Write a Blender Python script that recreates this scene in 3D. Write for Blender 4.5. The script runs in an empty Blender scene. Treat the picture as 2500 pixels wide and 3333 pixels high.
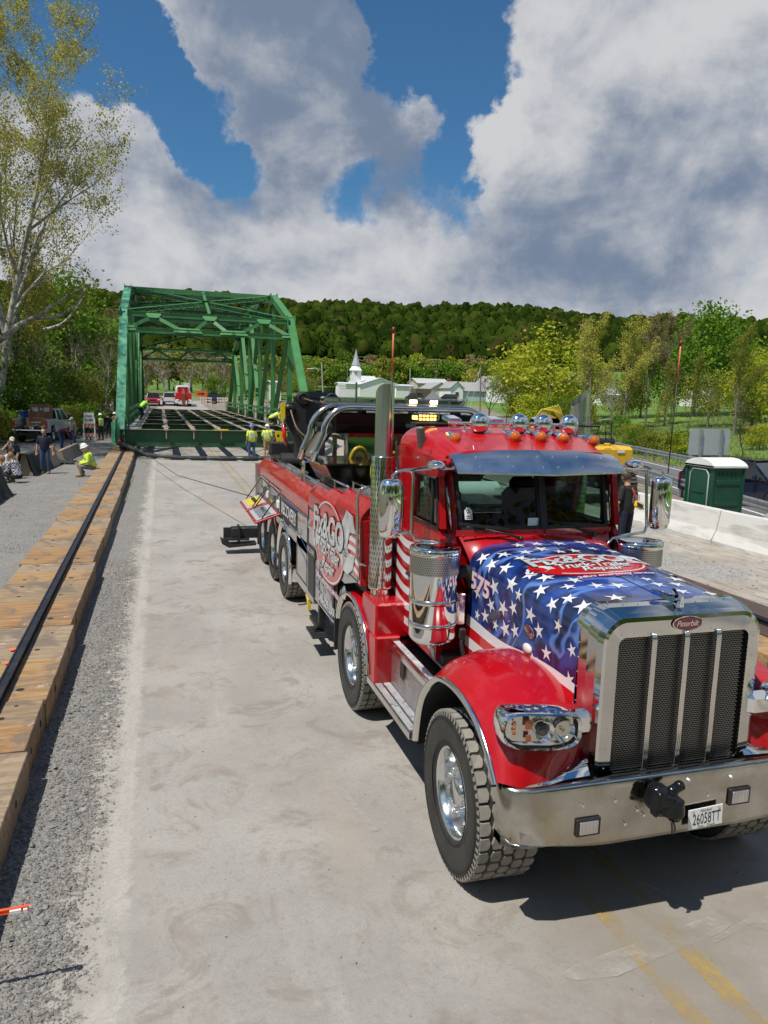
import bpy, bmesh, math, random
import numpy as np
from math import sin, cos, pi, radians, sqrt, atan2
from mathutils import Vector, Matrix
from mathutils.geometry import tessellate_polygon

S = bpy.context.scene
COL = S.collection
rnd = random.Random(7)
npr = np.random.RandomState(5)

# ---------------------------------------------------------------- camera
YAW, PITCH, ROLL, FPX, CAMH = 0.29090179859954923, 0.14984773782840446, 0.027924575416377842, 2435.6072104314776, 3.2314387087681755
cam_d = bpy.data.cameras.new('camera'); cam = bpy.data.objects.new('camera', cam_d); COL.objects.link(cam)
cam_d.sensor_fit = 'HORIZONTAL'; cam_d.sensor_width = 36.0; cam_d.lens = 36.0*FPX/2500.0
cam_d.clip_start = 0.05; cam_d.clip_end = 6000
_f = Vector((sin(YAW)*cos(PITCH), cos(YAW)*cos(PITCH), -sin(PITCH)))
_r = Vector((cos(YAW), -sin(YAW), 0)); _u = _r.cross(_f)
_r2 = cos(ROLL)*_r + sin(ROLL)*_u; _u2 = -sin(ROLL)*_r + cos(ROLL)*_u
cam.matrix_world = Matrix(((_r2.x,_u2.x,-_f.x,0),(_r2.y,_u2.y,-_f.y,0),(_r2.z,_u2.z,-_f.z,CAMH),(0,0,0,1)))
S.camera = cam
def px_dir(px, py):
    """direction in the world of a point of the photograph (2500 x 3333)"""
    d = _f + (px-1250)/FPX*_r2 - (py-1666.5)/FPX*_u2
    return d
# ---------------------------------------------------------------- light
SUN = Vector((-0.45, -0.25, 1.0)).normalized()
sun_d = bpy.data.lights.new('sun', 'SUN'); sun_d.energy = 5.0; sun_d.angle = radians(0.55); sun_d.color = (1.0, 0.95, 0.87)
sun = bpy.data.objects.new('sun', sun_d); COL.objects.link(sun)
sun.rotation_euler = (-SUN).to_track_quat('-Z', 'Y').to_euler(); sun.location = (-20, -10, 60)
W = bpy.data.worlds.new('World'); S.world = W; W.use_nodes = True
def build_world():
    nt = W.node_tree; N = nt.nodes; L = nt.links; N.clear()
    out = N.new('ShaderNodeOutputWorld'); bg = N.new('ShaderNodeBackground'); L.new(bg.outputs[0], out.inputs[0])
    bg.inputs['Strength'].default_value = 0.095
    sky = N.new('ShaderNodeTexSky'); sky.sky_type = 'NISHITA'; sky.sun_disc = False
    sky.sun_elevation = math.asin(SUN.z); sky.sun_rotation = atan2(SUN.x, SUN.y) % (2*pi)
    sky.air_density = 1.0; sky.dust_density = 0.3; sky.ozone_density = 2.0
    tc = N.new('ShaderNodeTexCoord')
    def M(op, a, b=None, c=None):
        n = N.new('ShaderNodeMath'); n.operation = op
        for i, v in enumerate((a, b, c)):
            if v is None: continue
            if isinstance(v, (int, float)): n.inputs[i].default_value = v
            else: L.new(v, n.inputs[i])
        return n.outputs[0]
    def VM(op, a, b=None, scale=None):
        n = N.new('ShaderNodeVectorMath'); n.operation = op
        for i, v in enumerate((a, b)):
            if v is None: continue
            if isinstance(v, (tuple, list, Vector)): n.inputs[i].default_value = tuple(v)
            else: L.new(v, n.inputs[i])
        if scale is not None: n.inputs['Scale'].default_value = scale
        return n
    D = VM('NORMALIZE', tc.outputs['Generated']).outputs[0]
    sep = N.new('ShaderNodeSeparateXYZ'); L.new(D, sep.inputs[0])
    zz = M('ADD', M('MAXIMUM', sep.outputs['Z'], 0.0), 0.16)
    comb = N.new('ShaderNodeCombineXYZ'); L.new(M('DIVIDE', sep.outputs['X'], zz), comb.inputs[0]); L.new(M('DIVIDE', sep.outputs['Y'], zz), comb.inputs[1])
    P = comb.outputs[0]
    def noise(vec, scale, detail, rough, off=(0,0,0), dist=0.0):
        n = N.new('ShaderNodeTexNoise'); n.inputs['Scale'].default_value = scale; n.inputs['Detail'].default_value = detail
        n.inputs['Roughness'].default_value = rough; n.inputs['Distortion'].default_value = dist
        L.new(VM('ADD', vec, off).outputs[0], n.inputs['Vector']); return n.outputs['Fac']
    def sm(x, a, b, lo=0.0, hi=1.0):
        n = N.new('ShaderNodeMapRange'); n.interpolation_type = 'SMOOTHSTEP'
        L.new(x, n.inputs[0]); n.inputs[1].default_value = a; n.inputs[2].default_value = b
        n.inputs[3].default_value = lo; n.inputs[4].default_value = hi; return n.outputs[0]
    # masses of cloud and openings: soft discs of direction with ragged edges
    wn = N.new('ShaderNodeTexNoise'); wn.inputs['Scale'].default_value = 5.0; wn.inputs['Detail'].default_value = 7; wn.inputs['Roughness'].default_value = .62; L.new(D, wn.inputs['Vector'])
    Dw = VM('NORMALIZE', VM('ADD', D, VM('SCALE', VM('SUBTRACT', wn.outputs['Color'], (.5,.5,.5)).outputs[0], scale=.24).outputs[0]).outputs[0]).outputs[0]
    def blobs(lst):
        acc = None
        for (px, py, rad, amp) in lst:
            d = px_dir(px, py).normalized()
            g = sm(VM('DOT_PRODUCT', Dw, d).outputs['Value'], cos(radians(rad)), cos(radians(rad*.25)), 0.0, amp)
            acc = g if acc is None else M('ADD', acc, g)
        return acc
    n1 = noise(D, 3.2, 10.0, 0.60, (3.1, 1.7, 0.0), 0.15)
    dens = M('ADD', M('ADD', n1, blobs(CLOUD_BLOBS)), sm(sep.outputs['Z'], 0.30, 0.02, 0.0, 0.10))
    dens = M('SUBTRACT', dens, sm(sep.outputs['Z'], 0.66, 0.9, 0.0, 0.10))
    mask = sm(dens, 0.43, 0.60)
    s_ = SUN*0.03
    n1s = noise(D, 3.2, 7.0, 0.60, (3.1+s_.x, 1.7+s_.y, s_.z), 0.15)
    lit = M('SUBTRACT', n1s, n1)
    n3 = noise(VM('MULTIPLY', D, (1,1,1.9)).outputs[0], 4.2, 9.0, 0.60, (11.0, 5.0, 2.0), 0.35)
    edge = sm(dens, 0.50, 0.66)
    sh = M('ADD', M('ADD', M('MULTIPLY', edge, 0.16), M('MULTIPLY', M('SUBTRACT', n3, 0.45), 2.3)), M('MULTIPLY', lit, 2.6))
    sh = M('ADD', sh, blobs(CLOUD_DARK))
    sh = M('SUBTRACT', sh, sm(sep.outputs['Z'], 0.16, 0.02, 0.0, 0.12))
    n4 = noise(D, 11.0, 8.0, 0.62, (2.0, 9.0, 4.0), 0.5)
    sh = M('ADD', sh, M('MULTIPLY', M('SUBTRACT', n4, 0.5), 1.3))
    shade = sm(sh, -0.30, 1.15)
    cc = N.new('ShaderNodeMix'); cc.data_type = 'RGBA'
    cc.inputs['A'].default_value = (6.5, 6.55, 6.75, 1); cc.inputs['B'].default_value = (1.85, 2.45, 3.5, 1)
    L.new(shade, cc.inputs['Factor'])
    skym = N.new('ShaderNodeMix'); skym.data_type = 'RGBA'; skym.blend_type = 'MULTIPLY'; skym.inputs['Factor'].default_value = 1.0
    L.new(sky.outputs[0], skym.inputs['A']); skym.inputs['B'].default_value = (0.42, 0.76, 0.95, 1)
    mx = N.new('ShaderNodeMix'); mx.data_type = 'RGBA'
    L.new(mask, mx.inputs['Factor']); L.new(skym.outputs['Result'], mx.inputs['A']); L.new(cc.outputs['Result'], mx.inputs['B'])
    L.new(mx.outputs['Result'], bg.inputs['Color'])
    W.cycles.sampling_method = 'MANUAL'; W.cycles.sample_map_resolution = 1024
CLOUD_BLOBS = [(330,60,8,-.26),(500,150,4.5,-.20),(600,300,5,-.20),(710,380,5.5,-.26),(120,30,9,-.20),(1400,110,8,-.30),(1520,230,6,-.22),(1300,60,6,-.20),(1740,20,5,-.22),(1840,200,3,-.14),(1460,560,3,-.16),(1090,690,3,-.13),(1900,880,6,-.10),(1180,700,3,-.12),(1900,1020,4,-.08),(1600,560,3,-.08),(1440,620,4,-.12),(620,640,5,-.08),(830,480,4,-.10),(1480,250,4,-.12),
  (1630,90,3.5,.26),(760,110,6,.22),(1010,250,6,.26),(1130,120,5,.2),(930,140,9,.30),(320,400,9,.20),(1080,420,9,.16),(1950,330,12,.22),(2350,200,14,.24),(900,900,12,.14),(1700,700,14,.16),(2300,800,14,.14),(300,800,12,.12)]
CLOUD_DARK = [(960,170,9,.75),(1180,120,7,.4),(1330,560,6,.55),(1270,620,5,.25),(2050,480,5,.18),(2400,330,6,.22),(1750,420,5,-.25),(1500,430,5,-.25),(1650,900,6,.18),(2250,620,5,-.2),(800,560,4,.2),(500,800,5,-.1),(2050,700,4,-.15),(700,690,4,.22),(1650,640,7,.12),(2100,840,6,.3),(1850,800,6,.3),(1200,760,4,.15),(2300,480,7,.25),(640,1150,6,.0),(300,350,7,-.15),(1050,300,5,-.2),(1500,330,6,-.25),(2300,150,5,-.2)]
build_world()
vs = S.view_settings; vs.view_transform = 'Standard'; vs.look = 'None'; vs.exposure = 0.0; vs.gamma = 1.0; vs.use_curve_mapping = False
S.render.engine = 'CYCLES'; S.cycles.max_bounces = 8; S.cycles.transparent_max_bounces = 16; S.cycles.caustics_reflective = False; S.cycles.caustics_refractive = False
S.cycles.use_denoising = True

# ---------------------------------------------------------------- materials
MATS = {}
def mat(name, col=(0.5,0.5,0.5), rough=0.6, metal=0.0, var=0.0, vscale=3.0, bump=0.0, bscale=40.0, col2=None, spec=None, coat=0.0, emit=None, estr=1.0, detail=5.0, vlo=0.35, vhi=0.65, stretch=(1,1,1), obj_rand=0.0, transl=0.0, alpha=None, rvar=0.0):
    if name in MATS: return MATS[name]
    m = bpy.data.materials.new(name); m.use_nodes = True; nt = m.node_tree; N = nt.nodes; L = nt.links
    b = N['Principled BSDF']; c = tuple(col)[:3]+(1,)
    b.inputs['Base Color'].default_value = c; b.inputs['Roughness'].default_value = rough; b.inputs['Metallic'].default_value = metal
    if spec is not None: b.inputs['Specular IOR Level'].default_value = spec
    if coat: b.inputs['Coat Weight'].default_value = coat; b.inputs['Coat Roughness'].default_value = 0.03
    if emit: b.inputs['Emission Color'].default_value = tuple(emit)+(1,); b.inputs['Emission Strength'].default_value = estr
    tc = N.new('ShaderNodeTexCoord'); mp = N.new('ShaderNodeMapping'); mp.inputs['Scale'].default_value = stretch
    L.new(tc.outputs['Object'], mp.inputs['Vector'])
    last = None
    if col2 is not None or var > 0:
        n = N.new('ShaderNodeTexNoise'); n.inputs['Scale'].default_value = vscale; n.inputs['Detail'].default_value = detail; n.inputs['Roughness'].default_value = 0.6
        L.new(mp.outputs[0], n.inputs['Vector'])
        mr = N.new('ShaderNodeMapRange'); L.new(n.outputs['Fac'], mr.inputs[0]); mr.inputs[1].default_value = vlo; mr.inputs[2].default_value = vhi
        mx = N.new('ShaderNodeMix'); mx.data_type = 'RGBA'; L.new(mr.outputs[0], mx.inputs['Factor'])
        if col2 is None:
            mx.inputs['A'].default_value = tuple(x*(1-var) for x in c[:3])+(1,); mx.inputs['B'].default_value = tuple(min(1, x*(1+var)) for x in c[:3])+(1,)
        else:
            mx.inputs['A'].default_value = c; mx.inputs['B'].default_value = tuple(col2)[:3]+(1,)
        last = mx.outputs['Result']
    if obj_rand > 0:
        oi = N.new('ShaderNodeObjectInfo'); hs = N.new('ShaderNodeHueSaturation')
        mr2 = N.new('ShaderNodeMapRange'); L.new(oi.outputs['Random'], mr2.inputs[0]); mr2.inputs[3].default_value = 1-obj_rand; mr2.inputs[4].default_value = 1+obj_rand
        L.new(mr2.outputs[0], hs.inputs['Value'])
        mr3 = N.new('ShaderNodeMapRange'); L.new(oi.outputs['Random'], mr3.inputs[0]); mr3.inputs[3].default_value = 0.5-obj_rand*0.06; mr3.inputs[4].default_value = 0.5+obj_rand*0.06
        L.new(mr3.outputs[0], hs.inputs['Hue'])
        if last is None: hs.inputs['Color'].default_value = c
        else: L.new(last, hs.inputs['Color'])
        last = hs.outputs[0]
    if last is not None: L.new(last, b.inputs['Base Color'])
    if rvar > 0:
        n = N.new('ShaderNodeTexNoise'); n.inputs['Scale'].default_value = vscale*1.7; n.inputs['Detail'].default_value = 6
        L.new(mp.outputs[0], n.inputs['Vector'])
        mr = N.new('ShaderNodeMapRange'); L.new(n.outputs['Fac'], mr.inputs[0]); mr.inputs[1].default_value = 0.35; mr.inputs[2].default_value = 0.7
        mr.inputs[3].default_value = max(0.02, rough-rvar*0.3); mr.inputs[4].default_value = rough+rvar; L.new(mr.outputs[0], b.inputs['Roughness'])
    if bump > 0:
        n = N.new('ShaderNodeTexNoise'); n.inputs['Scale'].default_value = bscale; n.inputs['Detail'].default_value = 6; L.new(mp.outputs[0], n.inputs['Vector'])
        bp = N.new('ShaderNodeBump'); bp.inputs['Strength'].default_value = min(1, bump); bp.inputs['Distance'].default_value = 0.02*max(1, bump)
        L.new(n.outputs['Fac'], bp.inputs['Height']); L.new(bp.outputs[0], b.inputs['Normal'])
    if transl > 0:
        tr = N.new('ShaderNodeBsdfTranslucent'); ms = N.new('ShaderNodeMixShader'); ms.inputs[0].default_value = transl
        if last is not None: L.new(last, tr.inputs['Color'])
        else: tr.inputs['Color'].default_value = c
        o = N['Material Output']; L.new(b.outputs[0], ms.inputs[1]); L.new(tr.outputs[0], ms.inputs[2]); L.new(ms.outputs[0], o.inputs[0])
    if alpha is not None: b.inputs['Alpha'].default_value = alpha
    MATS[name] = m; return m
def glass(name, tint, rough=0.02, ior=1.45, base=0.03):
    if name in MATS: return MATS[name]
    m = bpy.data.materials.new(name); m.use_nodes = True; nt = m.node_tree; N = nt.nodes; L = nt.links
    for n in list(N):
        if n.type == 'BSDF_PRINCIPLED': N.remove(n)
    o = N['Material Output']; t = N.new('ShaderNodeBsdfTransparent'); t.inputs[0].default_value = tuple(tint)+(1,)
    g = N.new('ShaderNodeBsdfGlossy'); g.inputs['Roughness'].default_value = rough; g.inputs['Color'].default_value = (1,1,1,1)
    lw = N.new('ShaderNodeLayerWeight'); fr = N.new('ShaderNodeMath'); fr.operation = 'POWER'; L.new(lw.outputs['Facing'], fr.inputs[0]); fr.inputs[1].default_value = 4.0; lw.inputs[0].default_value = 0.5
    ad = N.new('ShaderNodeMath'); ad.operation = 'ADD'; L.new(fr.outputs[0], ad.inputs[0]); ad.inputs[1].default_value = base; ad.use_clamp = True
    ms = N.new('ShaderNodeMixShader'); L.new(ad.outputs[0], ms.inputs[0]); L.new(t.outputs[0], ms.inputs[1]); L.new(g.outputs[0], ms.inputs[2]); L.new(ms.outputs[0], o.inputs[0])
    MATS[name] = m; return m

# ---------------------------------------------------------------- mesh builder
class MB:
    def __init__(s): s.v = []; s.f = []; s.s = []; s.m = []; s.mi = 0
    def add(s, vs, fs, smooth=False):
        o = len(s.v); s.v.extend([tuple(v) for v in vs])
        for f in fs: s.f.append(tuple(i+o for i in f)); s.s.append(smooth); s.m.append(s.mi)
        return s
    def box(s, c, d, R=None, ch=0.0):
        c = Vector(c); hx, hy, hz = d[0]/2, d[1]/2, d[2]/2
        if ch <= 0:
            vs = [Vector((x*hx, y*hy, z*hz)) for z in (-1,1) for y in (-1,1) for x in (-1,1)]
            fs = [(0,2,3,1),(4,5,7,6),(0,1,5,4),(2,6,7,3),(0,4,6,2),(1,3,7,5)]
        else:
            ch = min(ch, hx*.49, hy*.49, hz*.49) if False else min(ch, hx*.9, hy*.9, hz*.9)
            vs = []; idx = {}
            for sx in (-1,1):
                for sy in (-1,1):
                    for sz in (-1,1):
                        for a in range(3):
                            p = [sx*hx, sy*hy, sz*hz]
                            for k in range(3):
                                if k != a: p[k] -= (sx,sy,sz)[k]*ch
                            idx[(sx,sy,sz,a)] = len(vs); vs.append(Vector(p))
            fs = []
            for a in range(3):
                b, c2 = [(1,2),(2,0),(0,1)][a]
                for sg in (-1,1):
                    q = []
                    for (u, w) in ((-1,-1),(1,-1),(1,1),(-1,1)):
                        k = [0,0,0]; k[a] = sg; k[b] = u; k[c2] = w; q.append(idx[(k[0],k[1],k[2],a)])
                    fs.append(tuple(q if sg > 0 else q[::-1]))
            for a in range(3):
                b, c2 = [(1,2),(2,0),(0,1)][a]
                for u in (-1,1):
                    for w in (-1,1):
                        k0 = [0,0,0]; k0[a] = -1; k0[b] = u; k0[c2] = w; k1 = list(k0); k1[a] = 1
                        fs.append((idx[(*k0,b)], idx[(*k1,b)], idx[(*k1,c2)], idx[(*k0,c2)]))
            for sx in (-1,1):
                for sy in (-1,1):
                    for sz in (-1,1): fs.append(tuple(idx[(sx,sy,sz,a)] for a in range(3)))
        if R is not None: vs = [R @ v for v in vs]
        s.add([v+c for v in vs], fs); return s
    def bar(s, a, b, w, h, up=(0,0,1), ch=0.0):
        """box beam from a to b; w across, h along up"""
        a = Vector(a); b = Vector(b); d = b-a; L = d.length
        if L < 1e-6: return s
        y = d/L; x = y.cross(Vector(up))
        if x.length < 1e-4: x = y.cross(Vector((1,0,0)))
        x.normalize(); z = x.cross(y)
        R = Matrix((x, y, z)).transposed()
        return s.box((a+b)/2, (w, L, h), R, ch)
    def cyl(s, a, b, r0, r1=None, n=12, caps=True, smooth=True):
        a = Vector(a); b = Vector(b); r1 = r0 if r1 is None else r1
        d = (b-a).normalized(); x = d.orthogonal().normalized(); y = d.cross(x)
        vs = []; fs = []
        for p, r in ((a, r0), (b, r1)):
            for i in range(n):
                t = 2*pi*i/n; vs.append(p+x*r*cos(t)+y*r*sin(t))
        s.add(vs, [(i, (i+1) % n, n+(i+1) % n, n+i) for i in range(n)], smooth)
        if caps:
            o = len(s.v)
            s.add(vs, [tuple(range(n))[::-1], tuple(range(n, 2*n))], False)
        return s
    def tube(s, pts, r, n=8, closed=False, caps=True):
        P = [Vector(p) for p in pts]; k = len(P)
        if k < 2: return s
        R = [r]*k if isinstance(r, (int, float)) else list(r)
        T = []
        for i in range(k):
            if closed: t = P[(i+1) % k]-P[i-1]
            else: t = P[min(i+1, k-1)]-P[max(i-1, 0)]
            T.append(t.normalized() if t.length > 1e-9 else Vector((0,0,1)))
        x = T[0].orthogonal().normalized(); vs = []
        for i in range(k):
            x = (x - T[i]*x.dot(T[i]))
            x = x.normalized() if x.length > 1e-6 else T[i].orthogonal().normalized()
            y = T[i].cross(x)
            for j in range(n):
                t = 2*pi*j/n; vs.append(P[i]+(x*cos(t)+y*sin(t))*R[i])
        fs = []
        for i in range(k if closed else k-1):
            a = i*n; b = ((i+1) % k)*n
            for j in range(n): fs.append((a+j, a+(j+1) % n, b+(j+1) % n, b+j))
        if caps and not closed: fs += [tuple(range(n))[::-1], tuple(range((k-1)*n, k*n))]
        return s.add(vs, fs, True)
    def lathe(s, prof, n=24, o=(0,0,0), ax=(0,0,1), smooth=True, close=False):
        """prof: (radius, height) pairs"""
        o = Vector(o); d = Vector(ax).normalized(); x = d.orthogonal().normalized(); y = d.cross(x); vs = []; k = len(prof)
        for (r, h) in prof:
            for i in range(n):
                t = 2*pi*i/n; vs.append(o+d*h+x*r*cos(t)+y*r*sin(t))
        fs = []
        for j in range(k if close else k-1):
            a = j*n; b = ((j+1) % k)*n
            for i in range(n): fs.append((a+i, a+(i+1) % n, b+(i+1) % n, b+i))
        return s.add(vs, fs, smooth)
    def sphere(s, c, r, nu=16, nv=10, sc=(1,1,1), R=None):
        c = Vector(c); vs = []; fs = []
        for j in range(nv+1):
            ph = pi*j/nv
            for i in range(nu):
                t = 2*pi*i/nu; v = Vector((r*sc[0]*sin(ph)*cos(t), r*sc[1]*sin(ph)*sin(t), r*sc[2]*cos(ph)))
                if R is not None: v = R @ v
                vs.append(c+v)
        for j in range(nv):
            for i in range(nu): fs.append((j*nu+i, (j+1)*nu+i, (j+1)*nu+(i+1) % nu, j*nu+(i+1) % nu))
        return s.add(vs, fs, True)
    def prism(s, poly, o, ex, ey, ez, h, smooth=False):
        """polygon (u,v) in the plane ex,ey at o, extruded by h along ez"""
        o = Vector(o); ex = Vector(ex); ey = Vector(ey); ez = Vector(ez); n = len(poly)
        a = [o+ex*p[0]+ey*p[1] for p in poly]; b = [p+ez*h for p in a]
        fs = [(i, (i+1) % n, n+(i+1) % n, n+i) for i in range(n)]
        s.add(a+b, fs, smooth); s.add(a+b, [tuple(range(n))[::-1], tuple(range(n, 2*n))], False); return s
    def grid(s, fn, nu, nv, smooth=True, flip=False):
        vs = [fn(i/nu, j/nv) for j in range(nv+1) for i in range(nu+1)]; w = nu+1; fs = []
        for j in range(nv):
            for i in range(nu):
                q = (j*w+i, j*w+i+1, (j+1)*w+i+1, (j+1)*w+i); fs.append(q[::-1] if flip else q)
        return s.add(vs, fs, smooth)
    def arrays(s, V, F, smooth=False):
        o = len(s.v); s.v.extend(map(tuple, V.tolist())); s.f.extend([tuple(r) for r in (F+o).tolist()])
        s.s.extend([smooth]*len(F)); s.m.extend([s.mi]*len(F)); return s
    def mesh(s, name, mats, O=(0,0,0)):
        me = bpy.data.meshes.new(name)
        if O[0] or O[1] or O[2]: V = [(x-O[0], y-O[1], z-O[2]) for x, y, z in s.v]
        else: V = s.v
        me.from_pydata(V, [], s.f)
        me.polygons.foreach_set('use_smooth', s.s)
        if any(s.m): me.polygons.foreach_set('material_index', s.m)
        for m in (mats if isinstance(mats, (list, tuple)) else [mats]): me.materials.append(m)
        me.update(); return me
def tag(o, label=None, cat=None, group=None, kind=None):
    if label: o['label'] = label
    if cat: o['category'] = cat
    if group: o['group'] = group
    if kind: o['kind'] = kind
    return o
ORG = {}
def thing(name, label, cat, loc=(0,0,0), group=None, rz=0.0):
    o = bpy.data.objects.new(name, None); COL.objects.link(o); o.location = loc; o.rotation_euler = (0,0,rz); o.empty_display_size = 0.2
    ORG[o.name] = tuple(loc); return tag(o, label, cat, group)
def obj(name, mb, m, parent=None, label=None, cat=None, group=None, kind=None, loc=None, smooth_angle=None):
    """one mesh object; under a thing the mesh keeps world coordinates minus the thing's origin"""
    if parent is not None: O = ORG[parent.name]
    else: O = loc or (0,0,0)
    o = bpy.data.objects.new(name, mb.mesh(name, m, O)); COL.objects.link(o)
    if parent is not None: o.parent = parent; ORG[o.name] = O
    elif loc is not None: o.location = loc; ORG[o.name] = tuple(loc)
    else: ORG[o.name] = (0,0,0)
    return tag(o, label, cat, group, kind)
ORD = ['first','second','third','fourth','fifth','sixth','seventh','eighth','ninth','tenth','eleventh','twelfth','thirteenth','fourteenth','fifteenth','sixteenth','seventeenth','eighteenth','nineteenth','twentieth']
def nth(i, n):
    return ORD[i] if i < 20 else ORD[min(19, n-1-i)]+' from right'
def dup(root, loc=None, rz=None, label=None, group=None, parent=None, scale=None):
    r = root.copy(); COL.objects.link(r)
    ORG[r.name] = ORG.get(root.name, (0,0,0))
    if parent is not None: r.parent = parent
    if loc is not None: r.location = loc
    if rz is not None: r.rotation_euler = (root.rotation_euler[0], root.rotation_euler[1], rz)
    if scale is not None: r.scale = scale if hasattr(scale, '__len__') else (scale,)*3
    if label: r['label'] = label
    if group: r['group'] = group
    for ch in list(root.children): dup(ch, parent=r)
    return r
# ---------------------------------------------------------------- lettering
def text_poly(body, shear=0.0, bold=0.0, spacing=1.0):
    cu = bpy.data.curves.new('lettering', 'FONT'); cu.body = body; cu.size = 1.0; cu.shear = shear; cu.offset = bold; cu.space_character = spacing; cu.resolution_u = 3
    cu.align_x = 'CENTER'; cu.align_y = 'CENTER'
    o = bpy.data.objects.new('lettering', cu); COL.objects.link(o)
    dg = bpy.context.evaluated_depsgraph_get(); me = bpy.data.meshes.new_from_object(o.evaluated_get(dg))
    V = [(v.co.x, v.co.y) for v in me.vertices]; F = [tuple(p.vertices) for p in me.polygons]
    bpy.data.objects.remove(o); bpy.data.curves.remove(cu); bpy.data.meshes.remove(me)
    xs = [v[0] for v in V]; ys = [v[1] for v in V]; cx = (min(xs)+max(xs))/2; cy = (min(ys)+max(ys))/2
    return [(x-cx, y-cy) for x, y in V], F, max(xs)-min(xs), max(ys)-min(ys)
TXT = {}
for k, a in {'fix':('Fix&GO',0,.03,.95),'fixo':('Fix&GO',0,.048,.95),'tt':('Truck-Trailer',.25,.012,.95),'tto':('Truck-Trailer',.25,.03,.95),'rep':('Repair',.25,.012,.95),'repo':('Repair',.25,.03,.95),'em':('24hrs emergency service',.2,.02,1),'emo':('24hrs emergency service',.2,.045,1),
        'ph':('240-329-2500',0,.015,1),'n':('575',.12,.03,1),'no':('575',.12,.065,1),'pb':('Peterbilt',.3,0,.9),'pl':('26058TT',0,.0,1),'md':('Maryland',.3,0,1),'tw':('Tow   Truck',.3,0,1),'rec':('RECOVERY',0,.03,.9),
        'kn':('KNAACK',0,.04,1),'cl':('ROAD',0,.03,1),'cl2':('CLOSED',0,.03,1),'two':('2',0,.02,1),'rea':('RECOVERY',0,.01,.9)}.items():
    TXT[k] = text_poly(a[0], a[1], a[2], a[3])
def lettering(mb, key, fn, w=None, h=None, rot=0.0):
    """place lettering centred at (0,0) of the map fn(u,v)->point; w,h in metres"""
    V, F, tw, th = TXT[key]; sx = (w/tw) if w else h/th; sy = (h/th) if h else sx
    c, s_ = cos(rot), sin(rot)
    mb.add([fn((x*sx)*c-(y*sy)*s_, (x*sx)*s_+(y*sy)*c) for x, y in V], F); return mb
def plane(o, ex, ey):
    o = Vector(o); ex = Vector(ex).normalized(); ey = Vector(ey).normalized()
    return lambda u, v: o+ex*u+ey*v
def cr(P, t):
    """catmull-rom through tuples P, t in 0..1"""
    n = len(P)-1; x = min(max(t*n, 0), n-1e-6); i = int(x); f = x-i
    p = [P[max(i-1,0)], P[i], P[i+1], P[min(i+2,n)]]
    return [0.5*((2*b)+(-a+c)*f+(2*a-5*b+4*c-d)*f*f+(-a+3*b-3*c+d)*f**3) for a, b, c, d in zip(*p)]
def arc(c, r, a0, a1, n, ex, ey):
    c = Vector(c); ex = Vector(ex); ey = Vector(ey)
    return [c+ex*r*cos(radians(a0+(a1-a0)*i/n))+ey*r*sin(radians(a0+(a1-a0)*i/n)) for i in range(n+1)]
# ================================================================ SETTING
def sstep(x, a, b):
    t = min(max((x-a)/(b-a), 0.0), 1.0); return t*t*(3-2*t)
def ridge(az):
    # azimuth-dependent height of the far ridge
    return 80 + 2.0*sin(az*5.1+0.6) + 1.6*sin(az*17+1.0) + 1.2*sin(az*31) - 13*sstep(az, 0.42, 0.78)
def zg(x, y):
    r = sqrt(x*x+y*y); az = atan2(x, y)
    z = 4.3*sstep(r, 60, 230) + 24*sstep(r, 270, 480) + (ridge(az)-28)*sstep(r, 400, 800)
    if y < 0: z *= 0.15
    z += -0.4*sstep(x, 13.3, 15.0)*(1-sstep(r, 60, 160))
    q = x-13.18-.30*y; z += 1.5*sstep(q, 7, 34)*(1-sstep(r, 100, 220)) if y > -30 else 0
    if x < -9.5 and r < 400: z -= 2.6*sstep(-x, 9.5, 24)*(1-sstep(r, 120, 260))
    return z
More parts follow.
